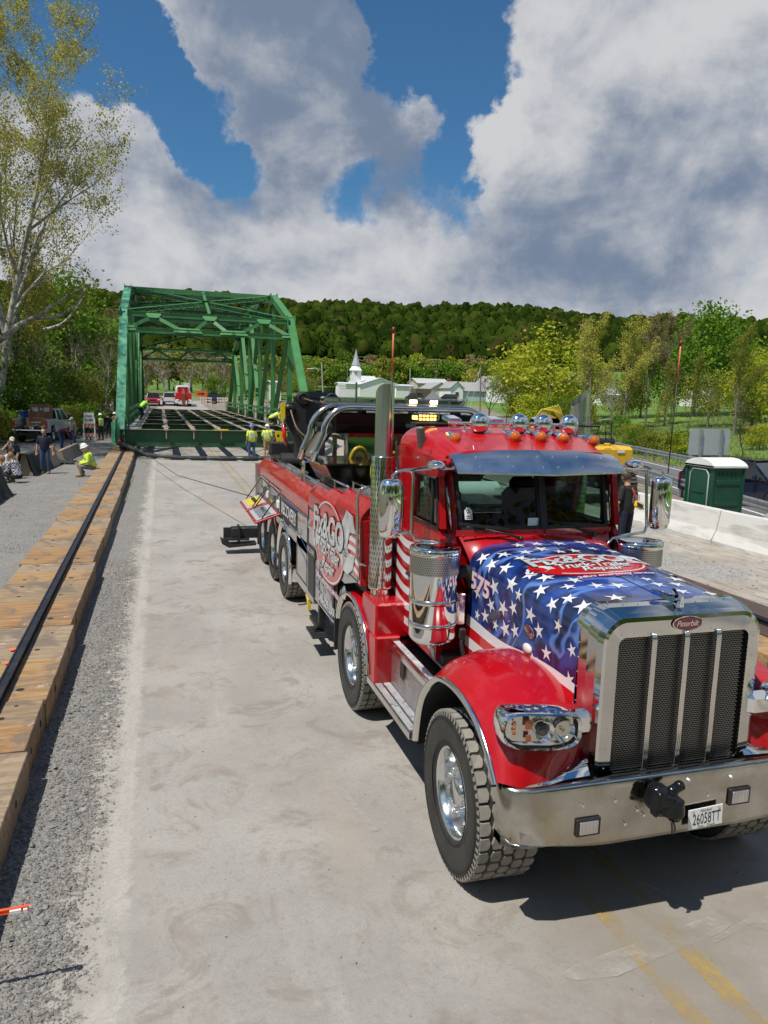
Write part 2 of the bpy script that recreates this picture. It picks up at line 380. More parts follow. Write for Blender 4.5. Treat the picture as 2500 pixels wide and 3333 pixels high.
def ground_material():
    m = mat('ground_soil_and_grass', (0.055,0.10,0.022), 0.9)
    nt = m.node_tree; N = nt.nodes; L = nt.links; b = N['Principled BSDF']
    tc = N.new('ShaderNodeTexCoord')
    def ns(sc, det=6, ro=0.6):
        n = N.new('ShaderNodeTexNoise'); n.inputs['Scale'].default_value = sc; n.inputs['Detail'].default_value = det; n.inputs['Roughness'].default_value = ro; L.new(tc.outputs['Object'], n.inputs['Vector']); return n.outputs['Fac']
    def mixc(f, A, B):
        x = N.new('ShaderNodeMix'); x.data_type = 'RGBA'; L.new(f, x.inputs['Factor'])
        for k, v in (('A', A), ('B', B)):
            if isinstance(v, tuple): x.inputs[k].default_value = v+(1,)
            else: L.new(v, x.inputs[k])
        return x.outputs['Result']
    def mr(x, a, b_, lo=0, hi=1):
        n = N.new('ShaderNodeMapRange'); n.interpolation_type = 'SMOOTHSTEP'; L.new(x, n.inputs[0]); n.inputs[1].default_value = a; n.inputs[2].default_value = b_; n.inputs[3].default_value = lo; n.inputs[4].default_value = hi; return n.outputs[0]
    grass = mixc(mr(ns(0.12, 8), .38, .62), (0.075,0.155,0.018), (0.125,0.22,0.024))
    grass = mixc(mr(ns(1.7, 6), .5, .75), grass, (0.085,0.11,0.035))
    soil = mixc(mr(ns(2.2, 8), .35, .65), (0.16,0.135,0.10), (0.27,0.24,0.20))
    leaf = mixc(mr(ns(6, 8), .4, .6), (0.055,0.06,0.022), (0.12,0.10,0.06))
    sp = N.new('ShaderNodeSeparateXYZ'); L.new(tc.outputs['Object'], sp.inputs[0])
    sk = N.new('ShaderNodeVectorMath'); sk.operation = 'DOT_PRODUCT'; L.new(tc.outputs['Object'], sk.inputs[0]); sk.inputs[1].default_value = (1,-.30,0)
    near = mixc(mr(sk.outputs['Value'], 18.8, 19.8), soil, grass)
    col = mixc(mr(sp.outputs['X'], -7.0, -9.5), near, leaf)
    far = N.new('ShaderNodeVectorMath'); far.operation = 'LENGTH'; L.new(tc.outputs['Object'], far.inputs[0])
    col = mixc(mr(far.outputs['Value'], 130, 170), col, grass)
    L.new(col, b.inputs['Base Color'])
    bp = N.new('ShaderNodeBump'); bp.inputs['Distance'].default_value = 0.05; L.new(ns(14, 8, .7), bp.inputs['Height']); L.new(bp.outputs[0], b.inputs['Normal'])
    return m
xs = [-1500,-1100,-850,-650,-500,-400,-320,-260,-210,-170,-140,-115,-95,-80,-68,-58,-50,-43,-37,-32,-28,-25,-22,-19,-16,-13.5,-11.5,-10,-9,-8,-4,0,4,8,12,13.3,13.7,14.1,14.6,15.2,18,22,26,30,32,35,39,44,50,57,65,75,87,100,115,130,150,170,195,225,260,300,345,400,460,530,610,700,800,920,1100,1300,1500]
ys = [-1500,-900,-500,-300,-180,-110,-70,-45,-28,-16,-8,0,8,16,24,32,40,48,56,64,72,82,94,106,120,135,150,170,190,210,235,260,285,310,340,370,400,430,465,500,540,580,620,660,700,740,780,820,870,950,1100,1300,1500]
gb = MB(); nx, ny = len(xs), len(ys)
gb.add([(x, y, zg(x, y)-0.012) for y in ys for x in xs], [(j*nx+i, j*nx+i+1, (j+1)*nx+i+1, (j+1)*nx+i) for j in range(ny-1) for i in range(nx-1)], True)
obj('ground', gb, ground_material(), kind='structure')

def sheet_mat(name, fac):
    m = mat(name, (0.3,0.3,0.3), 0.85); nt = m.node_tree; fac(nt, nt.nodes, nt.links, nt.nodes['Principled BSDF']); return m
def NSE(N, L, vec, sc, det=8, ro=0.6, dist=0):
    n = N.new('ShaderNodeTexNoise'); n.inputs['Scale'].default_value = sc; n.inputs['Detail'].default_value = det; n.inputs['Roughness'].default_value = ro; n.inputs['Distortion'].default_value = dist; L.new(vec, n.inputs['Vector']); return n.outputs['Fac']
def MR(N, L, x, a, b, lo=0.0, hi=1.0, smooth=True):
    n = N.new('ShaderNodeMapRange'); n.interpolation_type = 'SMOOTHSTEP' if smooth else 'LINEAR'; L.new(x, n.inputs[0]); n.inputs[1].default_value = a; n.inputs[2].default_value = b; n.inputs[3].default_value = lo; n.inputs[4].default_value = hi; return n.outputs[0]
def MX(N, L, f, A, B, blend='MIX'):
    x = N.new('ShaderNodeMix'); x.data_type = 'RGBA'; x.blend_type = blend
    if isinstance(f, (int, float)): x.inputs['Factor'].default_value = f
    else: L.new(f, x.inputs['Factor'])
    for k, v in (('A', A), ('B', B)):
        if isinstance(v, tuple): x.inputs[k].default_value = v+(1,)
        else: L.new(v, x.inputs[k])
    return x.outputs['Result']
def MTH(N, L, op, a, b=None):
    n = N.new('ShaderNodeMath'); n.operation = op
    for i, v in enumerate((a, b)):
        if v is None: continue
        if isinstance(v, (int, float)): n.inputs[i].default_value = v
        else: L.new(v, n.inputs[i])
    return n.outputs[0]
def BUMP(N, L, b, h, dist, strength=1.0):
    bp = N.new('ShaderNodeBump'); bp.inputs['Distance'].default_value = dist; bp.inputs['Strength'].default_value = strength; L.new(h, bp.inputs['Height']); L.new(bp.outputs[0], b.inputs['Normal'])
def VOR(N, L, vec, sc, feat='F1'):
    n = N.new('ShaderNodeTexVoronoi'); n.inputs['Scale'].default_value = sc; n.feature = feat; L.new(vec, n.inputs['Vector']); return n
def road_fac(nt, N, L, b):
    tc = N.new('ShaderNodeTexCoord'); V = tc.outputs['Object']
    mp = N.new('ShaderNodeMapping'); mp.inputs['Scale'].default_value = (1.0, 0.16, 1); L.new(V, mp.inputs['Vector'])
    base = MX(N, L, MR(N, L, NSE(N, L, V, 0.55, 8, .62, .3), .36, .66), (0.30,0.284,0.258), (0.405,0.385,0.352))
    base = MX(N, L, MR(N, L, NSE(N, L, mp.outputs[0], 2.6, 6, .6), .5, .78, 0, .55), base, (0.47,0.45,0.41))
    base = MX(N, L, MR(N, L, NSE(N, L, V, 1.9, 10, .7, 1.2), .50, .66, 0, .85), base, (0.235,0.20,0.165))
    base = MX(N, L, MR(N, L, NSE(N, L, V, 7.0, 10, .75, .4), .52, .70, 0, .6), base, (0.225,0.20,0.172))
    base = MX(N, L, MR(N, L, NSE(N, L, V, 4.0, 10, .75, 2.0), .55, .72, 0, .5), base, (0.43,0.42,0.40))
    fine = NSE(N, L, V, 90, 6, .8)
    base = MX(N, L, MR(N, L, fine, .30, .72, .0, .55), base, (0.21,0.20,0.19))
    base = MX(N, L, MR(N, L, NSE(N, L, V, 24, 8, .8), .50, .68, 0, .50), base, (0.20,0.185,0.165))
    base = MX(N, L, MR(N, L, NSE(N, L, mp.outputs[0], .9, 6, .6, .6), .50, .62, 0, .5), base, (0.33,0.285,0.24))
    v = VOR(N, L, V, 26.0); spots = MR(N, L, v.outputs['Distance'], 0.045, 0.075, 1.0, 0.0)
    cn = N.new('ShaderNodeSeparateColor'); L.new(v.outputs['Color'], cn.inputs[0]); pick = MR(N, L, cn.outputs[0], .86, .9)
    base = MX(N, L, MTH(N, L, 'MULTIPLY', spots, pick), base, (0.09,0.09,0.09))
    sq = N.new('ShaderNodeSeparateXYZ'); L.new(V, sq.inputs[0]); lane = MTH(N, L, 'MULTIPLY', MR(N, L, sq.outputs['X'], 1.6, 2.6), MR(N, L, sq.outputs['Y'], 7, 3))
    base = MX(N, L, MTH(N, L, 'MULTIPLY', lane, MR(N, L, NSE(N, L, V, 1.2, 8, .65), .3, .6, .35, .85)), base, (0.23,0.20,0.165))
    # gravel dust spilling over the left edge
    sp = N.new('ShaderNodeSeparateXYZ'); L.new(V, sp.inputs[0])
    edge = MTH(N, L, 'ADD', sp.outputs['X'], MR(N, L, NSE(N, L, V, 3.5, 8, .65), .2, .8, -.25, .25))
    base = MX(N, L, MR(N, L, edge, -0.22, -0.50, 0, .6), base, (0.36,0.335,0.295))
    e2 = MTH(N, L, 'ADD', sp.outputs['X'], MR(N, L, NSE(N, L, V, 9, 10, .75), .3, .7, -.22, .22)); e3 = MTH(N, L, 'ADD', e2, MR(N, L, NSE(N, L, V, 1.4, 4, .5), .3, .7, -.08, .08))
    L.new(MR(N, L, e3, -.62, -.50), b.inputs['Alpha'])
    L.new(base, b.inputs['Base Color']); b.inputs['Roughness'].default_value = 0.82
    BUMP(N, L, b, fine, 0.006, 0.5)
def gravel_fac(nt, N, L, b):
    tc = N.new('ShaderNodeTexCoord'); V = tc.outputs['Object']
    v1 = VOR(N, L, V, 42.0); v2 = VOR(N, L, V, 95.0)
    c1 = N.new('ShaderNodeSeparateColor'); L.new(v1.outputs['Color'], c1.inputs[0])
    c2 = N.new('ShaderNodeSeparateColor'); L.new(v2.outputs['Color'], c2.inputs[0])
    st = MX(N, L, MR(N, L, c1.outputs[0], 0, 1, 0, 1, False), (0.10,0.10,0.098), (0.33,0.32,0.30))
    st2 = MX(N, L, MR(N, L, c2.outputs[0], 0, 1, 0, 1, False), (0.11,0.107,0.10), (0.30,0.285,0.262))
    st = MX(N, L, 0.5, st, st2)
    dust = MX(N, L, MR(N, L, NSE(N, L, V, 1.3, 8, .62), .42, .66), st, (0.29,0.268,0.23))
    dust = MX(N, L, MR(N, L, NSE(N, L, V, 0.5, 5, .6), .3, .7, .15, .6), st, dust)
    L.new(dust, b.inputs['Base Color']); b.inputs['Roughness'].default_value = 0.9
    h = MTH(N, L, 'ADD', MTH(N, L, 'MULTIPLY', v1.outputs['Distance'], -1.0), MTH(N, L, 'MULTIPLY', v2.outputs['Distance'], -0.5))
    BUMP(N, L, b, h, 0.012, 0.9)
def dirt_fac(nt, N, L, b):
    tc = N.new('ShaderNodeTexCoord'); V = tc.outputs['Object']
    mp = N.new('ShaderNodeMapping'); mp.inputs['Scale'].default_value = (1.0, 0.25, 1); mp.inputs['Rotation'].default_value = (0,0,radians(12)); L.new(V, mp.inputs['Vector'])
    c = MX(N, L, MR(N, L, NSE(N, L, V, 0.8, 8, .65), .35, .65), (0.33,0.285,0.235), (0.44,0.40,0.34))
    c = MX(N, L, MR(N, L, NSE(N, L, mp.outputs[0], 5.5, 8, .7), .45, .66, 0, .8), c, (0.24,0.205,0.17))
    v1 = VOR(N, L, V, 30.0); c1 = N.new('ShaderNodeSeparateColor'); L.new(v1.outputs['Color'], c1.inputs[0])
    st = MX(N, L, MR(N, L, c1.outputs[0], 0, 1, 0, 1, False), (0.16,0.16,0.16), (0.42,0.41,0.40))
    c = MX(N, L, MR(N, L, NSE(N, L, V, 0.33, 6, .6), .52, .62, 0, .8), c, st)
    L.new(c, b.inputs['Base Color']); b.inputs['Roughness'].default_value = 0.92
    BUMP(N, L, b, MTH(N, L, 'ADD', NSE(N, L, mp.outputs[0], 9, 8, .7), MTH(N, L, 'MULTIPLY', v1.outputs['Distance'], -.3)), 0.05, 0.9)
def strip(name, x0, x1, y0, y1, z, m, nx_=2, ny_=40, kind='structure', wob=0.0, hfn=None):
    b = MB()
    def fn(u, v):
        y = y0+(y1-y0)*v; w = wob*(sin(y*1.7)+.6*sin(y*4.3+1)+.4*sin(y*9.1)) if u in (0.0, 1.0) else 0
        x = x0+(x1-x0)*u+w
        return (x, y, z+(hfn(x, y) if hfn else 0))
    b.grid(fn, nx_, ny_); return obj(name, b, m, kind=kind)
GRAV = sheet_mat('crushed_stone', gravel_fac); ROADM = sheet_mat('dusty_pavement', road_fac); DIRT = sheet_mat('rutted_dirt', dirt_fac)
rh = lambda x, y: zg(3.0, y)*1.0
strip('gravel_lot', -7.6, 0.2, -12, 62, 0.0, GRAV, 8, 60, wob=.04)
strip('dirt_lot', 5.6, 13.4, -12, 75, 0.0, DIRT, 8, 60)
strip('road', -0.80, 6.7, -14, 140, 0.004, ROADM, 4, 120, wob=.02, hfn=rh)
# ---- highway beyond the barrier
hz = -0.4
HN = lambda y: 19.6+0.30*(y-21.4)
def skew(name, a, c, y0, y1, z, m):
    b = MB(); b.grid(lambda u, v: (HN(y0+(y1-y0)*v)+a+(c-a)*u, y0+(y1-y0)*v, z+.012*0), 2, 12); obj(name, b, m, kind='structure')
def asph_fac(nt, N, L, b):
    tc = N.new('ShaderNodeTexCoord'); V = tc.outputs['Object']
    c = MX(N, L, MR(N, L, NSE(N, L, V, 0.7, 8, .6), .35, .65), (0.085,0.088,0.098), (0.125,0.125,0.13))
    c = MX(N, L, MR(N, L, NSE(N, L, V, 60, 6, .8), .35, .7, 0, .5), c, (0.16,0.16,0.16)); L.new(c, b.inputs['Base Color']); b.inputs['Roughness'].default_value = 0.8
ASPH = sheet_mat('highway_asphalt', asph_fac)
skew('highway', -.1, 5.2, -60, 70, hz+0.012, ASPH)
PW = mat('road_paint_white', (0.62,0.62,0.58), 0.7, var=.12, vscale=8)
skew('highway_edge_line', 4.6, 4.74, -60, 70, hz+0.018, PW)
skew('highway_edge_line', .5, .64, -60, 70, hz+0.018, PW)
def paint(name, col, lo, hi, sc=(1,1,1), strength=1.0):
    m = mat(name, col, 0.8); nt = m.node_tree; N = nt.nodes; L = nt.links; b = N['Principled BSDF']
    tc = N.new('ShaderNodeTexCoord'); mp = N.new('ShaderNodeMapping'); mp.inputs['Scale'].default_value = sc; L.new(tc.outputs['Object'], mp.inputs['Vector'])
    a = MR(N, L, NSE(N, L, mp.outputs[0], 3.0, 10, .7), lo, hi, 0, strength)
    if name == 'worn_white_paint':
        sp = N.new('ShaderNodeSeparateXYZ'); L.new(tc.outputs['Object'], sp.inputs[0]); xx = MTH(N, L, 'ADD', sp.outputs['X'], MR(N, L, NSE(N, L, tc.outputs['Object'], 11, 8, .7), .3, .7, -.035, .035)); a = MTH(N, L, 'MULTIPLY', a, MTH(N, L, 'MULTIPLY', MR(N, L, xx, -.47, -.38), MR(N, L, xx, -.20, -.28)))
    a2 = MR(N, L, NSE(N, L, tc.outputs['Object'], 38, 6, .7), .25, .55, .35, 1)
    L.new(MTH(N, L, 'MULTIPLY', a, a2), b.inputs['Alpha']); return m
strip('edge_line', -0.52, -0.16, 1.0, 60, 0.0085, paint('worn_white_paint', (0.58,0.55,0.50), .26, .56, (1,.35,1), .55), 1, 50, wob=.006)
YL = paint('worn_yellow_paint', (0.47,0.32,0.10), .40, .62, (1,.6,1), .62)
strip('centre_line', 2.62, 2.75, -2, 60, 0.0085, YL, 1, 50)
strip('centre_line', 2.92, 3.05, -2, 60, 0.0085, YL, 1, 50)
SC = paint('pale_scrape', (0.50,0.48,0.44), .40, .68, (1,1,1), .55)
def blotch(pts, z=0.012):
    b = MB(); n = len(pts); b.add([(x, y, z) for x, y in pts], [tuple(range(n))]); return obj('scrape_mark', b, SC, kind='structure')
blotch([(2.20,3.30),(2.45,3.27),(2.75,3.33),(3.3,3.42),(3.42,3.47),(3.30,3.56),(2.8,3.48),(2.3,3.42),(2.12,3.36)])
blotch([(3.18,3.35),(3.30,3.38),(3.55,3.44),(3.62,3.40),(3.72,3.30),(3.70,3.36),(3.60,3.50),(3.2,3.39)],.0125)
blotch([(3.02,4.05),(3.06,4.06),(3.22,3.80),(3.19,3.79)],.013)
blotch([(3.75,3.55),(3.95,3.52),(4.3,3.6),(4.35,3.72),(4.0,3.68),(3.8,3.62)],.0125)
blotch([(1.25,6.6),(1.31,6.65),(1.42,5.6),(1.52,5.0),(1.47,5.0),(1.35,5.7)],.0125)
blotch([(0.55,8.0),(0.68,8.3),(0.62,9.2),(0.5,8.8)],.0125)
# ---- loose stones
def stones(name, n, xr, yr, smin, smax, edge=None, seed=1, m=None, z=0.004):
    R = np.random.RandomState(seed)
    base = np.array([[1,0,0],[0,1,0],[-1,0,0],[0,-1,0],[0,0,1],[.0,0,-.4]], float)
    F = np.array([[0,1,4],[1,2,4],[2,3,4],[3,0,4],[1,0,5],[2,1,5],[3,2,5],[0,3,5]])
    x = R.uniform(xr[0], xr[1], n); y = yr[0]+(yr[1]-yr[0])*R.uniform(0, 1, n)**1.6
    if edge is not None: x = edge[0]+np.abs(R.normal(0, edge[1], n))*np.sign(edge[2]) if False else x
    s = smin+(smax-smin)*R.uniform(0, 1, n)**3.0
    sc = np.stack([s*R.uniform(.7,1.3,n), s*R.uniform(.55,1.0,n), s*R.uniform(.35,.75,n)], 1)
    V = base[None]*(1+R.uniform(-.35,.35,(n,6,1)))*sc[:,None,:]
    a = R.uniform(0, 2*pi, n); ca, sa = np.cos(a), np.sin(a); t = R.uniform(-.4,.4,n)
    X = V[...,0]*ca[:,None]-V[...,1]*sa[:,None]; Y = V[...,0]*sa[:,None]+V[...,1]*ca[:,None]; Z = V[...,2]+V[...,0]*t[:,None]
    V = np.stack([X+x[:,None], Y+y[:,None], Z+z+(s*.15)[:,None]], 2).reshape(-1,3)
    FF = (F[None]+(np.arange(n)*6)[:,None,None]).reshape(-1,3)
    b = MB(); b.arrays(V, FF); return obj(name, b, m, kind='stuff')
STN = mat('broken_stone', (0.10,0.102,0.102), 0.85, vscale=23, col2=(0.30,0.285,0.26), detail=2, vlo=.3, vhi=.7)
stones('loose_gravel', 11000, (-1.10,-0.52), (2.0,15), .005, .021, seed=1, m=STN, z=.002)
stones('loose_gravel', 3800, (-0.72,-0.40), (1.8,14), .003, .014, seed=2, m=STN, z=.006)
stones('loose_gravel', 420, (-1.08,-0.45), (1.8,9), .014, .034, seed=8, m=STN, z=.004)
stones('loose_gravel', 2600, (-7,-2.4), (16,34), .01, .03, seed=3, m=STN, z=.002)
stones('loose_gravel', 900, (7,12.5), (6,18), .01, .035, seed=4, m=STN, z=.002)
stones('scattered_pebbles', 1300, (-0.4,5.0), (1.4,16), .0025, .010, seed=5, m=STN, z=.005)

# ---- timber mats with the skidding rail
WOODS = []
for i, (a, c) in enumerate([((0.24,0.12,0.045),(0.40,0.25,0.115)), ((0.18,0.13,0.085),(0.36,0.25,0.14)), ((0.28,0.145,0.05),(0.42,0.29,0.15)), ((0.21,0.15,0.10),(0.37,0.28,0.18))]):
    m = mat('mat_timber_%s' % 'abcd'[i], a, 0.75); nt = m.node_tree; N = nt.nodes; L = nt.links; b = N['Principled BSDF']
    tc = N.new('ShaderNodeTexCoord'); mp = N.new('ShaderNodeMapping'); mp.inputs['Scale'].default_value = (.7, 6, 6); L.new(tc.outputs['Object'], mp.inputs['Vector'])
    col = MX(N, L, MR(N, L, NSE(N, L, mp.outputs[0], 3.0, 8, .65, .6), .32, .68), a, c)
    col = MX(N, L, MR(N, L, NSE(N, L, tc.outputs['Object'], 1.6, 9, .68, .8), .48, .62, 0, .8), col, (0.15,0.12,0.095))
    col = MX(N, L, MR(N, L, NSE(N, L, tc.outputs['Object'], 2.7, 9, .7, 1.5), .60, .70, 0, .7), col, (0.55,0.46,0.34))
    L.new(col, b.inputs['Base Color']); BUMP(N, L, b, NSE(N, L, mp.outputs[0], 16, 6, .7), 0.006, .7); WOODS.append(m)
HOLE = mat('dark_hole', (0.03,0.022,0.016), 0.95, var=.3, vscale=20)
ORSP = mat('orange_spray_paint', (0.75,0.16,0.05), 0.7, var=.2, vscale=30)
MATG = 'timber crane mats carrying the skidding rail'
ROWX = lambda y: -1.07-0.0057*y
# hand picked joints, nearest first (from the photograph)
joints = [1.4, 3.9, 6.35, 7.45, 9.9, 12.3, 13.6, 16.0, 18.4, 20.9, 23.4, 25.8, 28.2, 30.7, 33.1, 35.6, 38.0, 40.5, 43.0, 46, 49]
hts = [.300,.296,.303,.292,.300,.294,.302,.297,.299,.303,.296,.3,.298,.302,.297,.3,.298,.302,.3,.3,.3]
offs = [0,.012,-.008,.02,-.005,.015,-.018,.008,-.01,.014,0,.01,-.01,0,.01,-.01,0,.01,0,0,0]
MATLBL = ['closest to the camera at the left edge','second from the camera, beside the orange level','third from the camera, with a round lifting hole','fourth from the camera, marked with orange paint dots','fifth from the camera, grey weathered','sixth from the camera, honey coloured']
def crane_mat(x0, x1, y0, y1, h, i, holes, label, right=False):
    t = thing('timber_mat', label, 'timber mat', ((x0+x1)/2, (y0+y1)/2, 0), MATG)
    n = 4; w = (y1-y0-.01)/n
    for k in range(n):   # laminated planks across the mat
        a = y0+.005+k*w; hh = h+rnd.uniform(-.0025,.0025)
        b = MB(); b.box(((x0+x1)/2+rnd.uniform(-.003,.003), a+w/2, hh/2+.002), (x1-x0, w-.003, hh-.004), ch=.006)
        if k in holes:
            for (hx, rr) in holes[k]:
                b.mi = 1; b.cyl((hx, a+w/2, hh-.002), (hx, a+w/2, hh+.0012), rr, n=14, smooth=False); b.mi = 0
        obj('plank', b, [WOODS[(i*2+(k//2)) % 4], HOLE], t)
    for k in range(2):
        yy = y0+(y1-y0)*(.25+.5*k); xe = x1 if not right else x0; sg = 1 if not right else -1; b = MB()
        b.cyl((xe-.001*sg, yy, h*.55), (xe+.0035*sg, yy, h*.55), .032, n=14, smooth=False); obj('bolt_hole', b, HOLE, t)
    return t
for i in range(len(joints)-1):
    y0, y1 = joints[i], joints[i+1]; xe = ROWX((y0+y1)/2)+offs[i]
    lab = 'brown timber mat in the left row, '+(MATLBL[i] if i < 6 else ('%s from the camera, under the rail' % ['seventh','eighth','ninth','tenth','eleventh','twelfth','thirteenth','fourteenth','fifteenth','sixteenth','seventeenth','eighteenth','nineteenth','last'][i-6]))
    hl = {0:[(xe-.28,.04),(xe-.95,.028)], 2:[(xe-.85,.03),(xe-.3,.03)], 3:[(xe-.9,.035),(xe-.22,.02)]}
    crane_mat(xe-1.17, xe, y0, y1, hts[i], i, hl, lab)
b = MB()
for (x, y) in [(-1.75,8.6),(-1.62,8.55),(-1.66,9.0),(-1.78,7.9),(-1.86,7.6),(-1.70,8.1),(-1.35,6.1)]:
    b.add([(x+.035*cos(t)*rnd.uniform(.6,1.2), y+.06*sin(t)*rnd.uniform(.6,1.2), .309) for t in [2*pi*k/9 for k in range(9)]], [tuple(range(9))])
tag(obj('paint_marks', b, ORSP), 'orange spray paint dots on the fourth timber mat', 'paint marks')
for i, (y0, y1) in enumerate([(4.6,7.0),(7.0,9.4),(9.4,11.8),(11.8,14.2),(14.2,16.6)]):
    crane_mat(7.0, 8.25, y0, y1, .30, i+2, {}, 'orange brown timber mat in the right row, %s from the camera' % ['first','second','third','fourth','fifth'][i], right=True)
RAILM = mat('rail_steel', (0.045,0.05,0.07), 0.42, metal=.6, var=.3, vscale=5, rvar=.2)
def rail(name, x0f, y0, y1, z, label):
    b = MB(); L_ = lambda y: x0f(y)
    for a, c, w, h, dz in ((0,0,.12,.018,0.009),(0,0,.05,.05,.04)):
        b.bar((L_(y0), y0, z+dz), (L_(y1), y1, z+dz), w, h)
    for sx in (-.035,.035): b.bar((L_(y0)+sx, y0, z+.068), (L_(y1)+sx, y1, z+.062), .018, .026)
    b.bar((L_(y0), y0, z+.064), (L_(y1), y1, z+.058), .06, .012)
    o = obj(name, b, RAILM); return tag(o, label, 'rail')
rail('skid_rail', lambda y: -1.455-0.0096*y, 1.4, 47, .306, 'dark steel rail running up the left row of timber mats to the bridge')
rail('skid_rail', lambda y: 7.92, 4.6, 16.6, .315, 'dark blue grey channel rail on the right row of timber mats behind the hood')
b = MB(); b.box((8.1, 9.6, .308), (1.15, 4.2, .012)); tag(obj('steel_plate', b, mat('rusty_plate', (0.09,0.06,0.05), .55, metal=.5, col2=(0.16,0.10,0.07), vscale=3)), 'flat dark rusty steel plate lying under the rail on the right timber mats', 'steel plate')
# grass tufts by the mat
def tufts(name, n, xr, yr, h, col, col2, seed, zf=lambda x,y: 0, w=.008):
    R = np.random.RandomState(seed); x = R.uniform(*xr, n); y = R.uniform(*yr, n); a = R.uniform(0, 2*pi, n); hh = h*R.uniform(.4,1.1,n)
    lx, ly = R.normal(0,.35,n)*hh, R.normal(0,.35,n)*hh; z = np.array([zf(i, j) for i, j in zip(x, y)])
    V = np.stack([np.stack([x+w*np.cos(a), y+w*np.sin(a), z],1), np.stack([x-w*np.cos(a), y-w*np.sin(a), z],1), np.stack([x+lx, y+ly, z+hh],1)],1).reshape(-1,3)
    b = MB(); b.arrays(V, np.arange(n*3).reshape(-1,3)); return obj(name, b, mat(name+'_blades', col, .8, col2=col2, vscale=6, transl=.3), kind='stuff')
tufts('grass', 420, (-1.20,-1.02), (23,31), .05, (0.16,0.20,0.04), (0.30,0.30,0.12), 3)
tufts('grass', 30000, (30,75), (12,80), .35, (0.10,0.20,0.02), (0.19,0.30,0.03), 4, zf=zg, w=.03)
# ================================================================ THE GREEN TRUSS BRIDGE
GREEN = mat('bridge_green_paint', (0.042,0.175,0.050), 0.45, col2=(0.075,0.25,0.080), vscale=.8, detail=9, rvar=.15, vlo=.3, vhi=.75)
GREEN2 = mat('bridge_green_mottled', (0.10,0.36,0.22), 0.55, col2=(0.055,0.22,0.12), vscale=1.6, detail=9, rvar=.15, vlo=.42, vhi=.62, stretch=(1,1,.35))  # paler bluish green with darker mottling, for the left truss
GREEN_SHADE = mat('bridge_green_shaded', (0.016,0.080,0.032), 0.5, col2=(0.028,0.11,0.045), vscale=1.2, detail=8)  # darker copy of the green: shade on inner members painted into the colour
RUST = mat('rusty_flange', (0.22,0.11,0.055), 0.8, col2=(0.40,0.33,0.26), vscale=2.3, detail=8, vlo=.4, vhi=.6)
CONC = mat('concrete_residue', (0.36,0.35,0.33), 0.85, var=.25, vscale=5)
xL, xR = -1.98, 7.75
YP = [40+7.3*i for i in range(8)]; ZB = 1.15; ZT = {1:7.85,2:10.05,3:10.7,4:10.7,5:10.05,6:7.85}
BR = thing('truss_bridge', 'large green riveted steel truss bridge with open unfinished deck rolled onto the timber mats', 'bridge', ((xL+xR)/2, 40, 0.3))
def ibeam(b, p, q, w, h, t=.025, up=(0,0,1), lace=False):
    p = Vector(p); q = Vector(q); d = (q-p).normalized(); x = d.cross(Vector(up))
    if x.length < 1e-4: x = Vector((1,0,0))
    x.normalize(); z = x.cross(d)
    for s_ in (-1,1): b.bar(p+z*(h/2-t/2)*s_, q+z*(h/2-t/2)*s_, w, t, up)
    if not lace: b.bar(p, q, t, h-2*t, up)
    else:
        L_ = (q-p).length; n = max(4, int(L_/(h*.9))); 
        for k in range(n):
            a0 = p+d*(L_*k/n); a1 = p+d*(L_*(k+1)/n); s_ = 1 if k % 2 else -1
            b.bar(a0+z*(h/2-t)*s_, a1-z*(h/2-t)*s_, .02, .055, z)
def hbox(b, p, q, w, h, up=(0,0,1)):
    """built-up chord: two side channels and a wider cover plate"""
    p = Vector(p); q = Vector(q); d = (q-p).normalized(); x = d.cross(Vector(up)).normalized(); z = x.cross(d)
    for s_ in (-1,1): b.bar(p+x*s_*(w/2-.03), q+x*s_*(w/2-.03), .04, h, up)
    b.bar(p+z*(h/2), q+z*(h/2), w+.06, .025, up); b.bar(p-z*(h/2), q-z*(h/2), w*.9, .02, up)
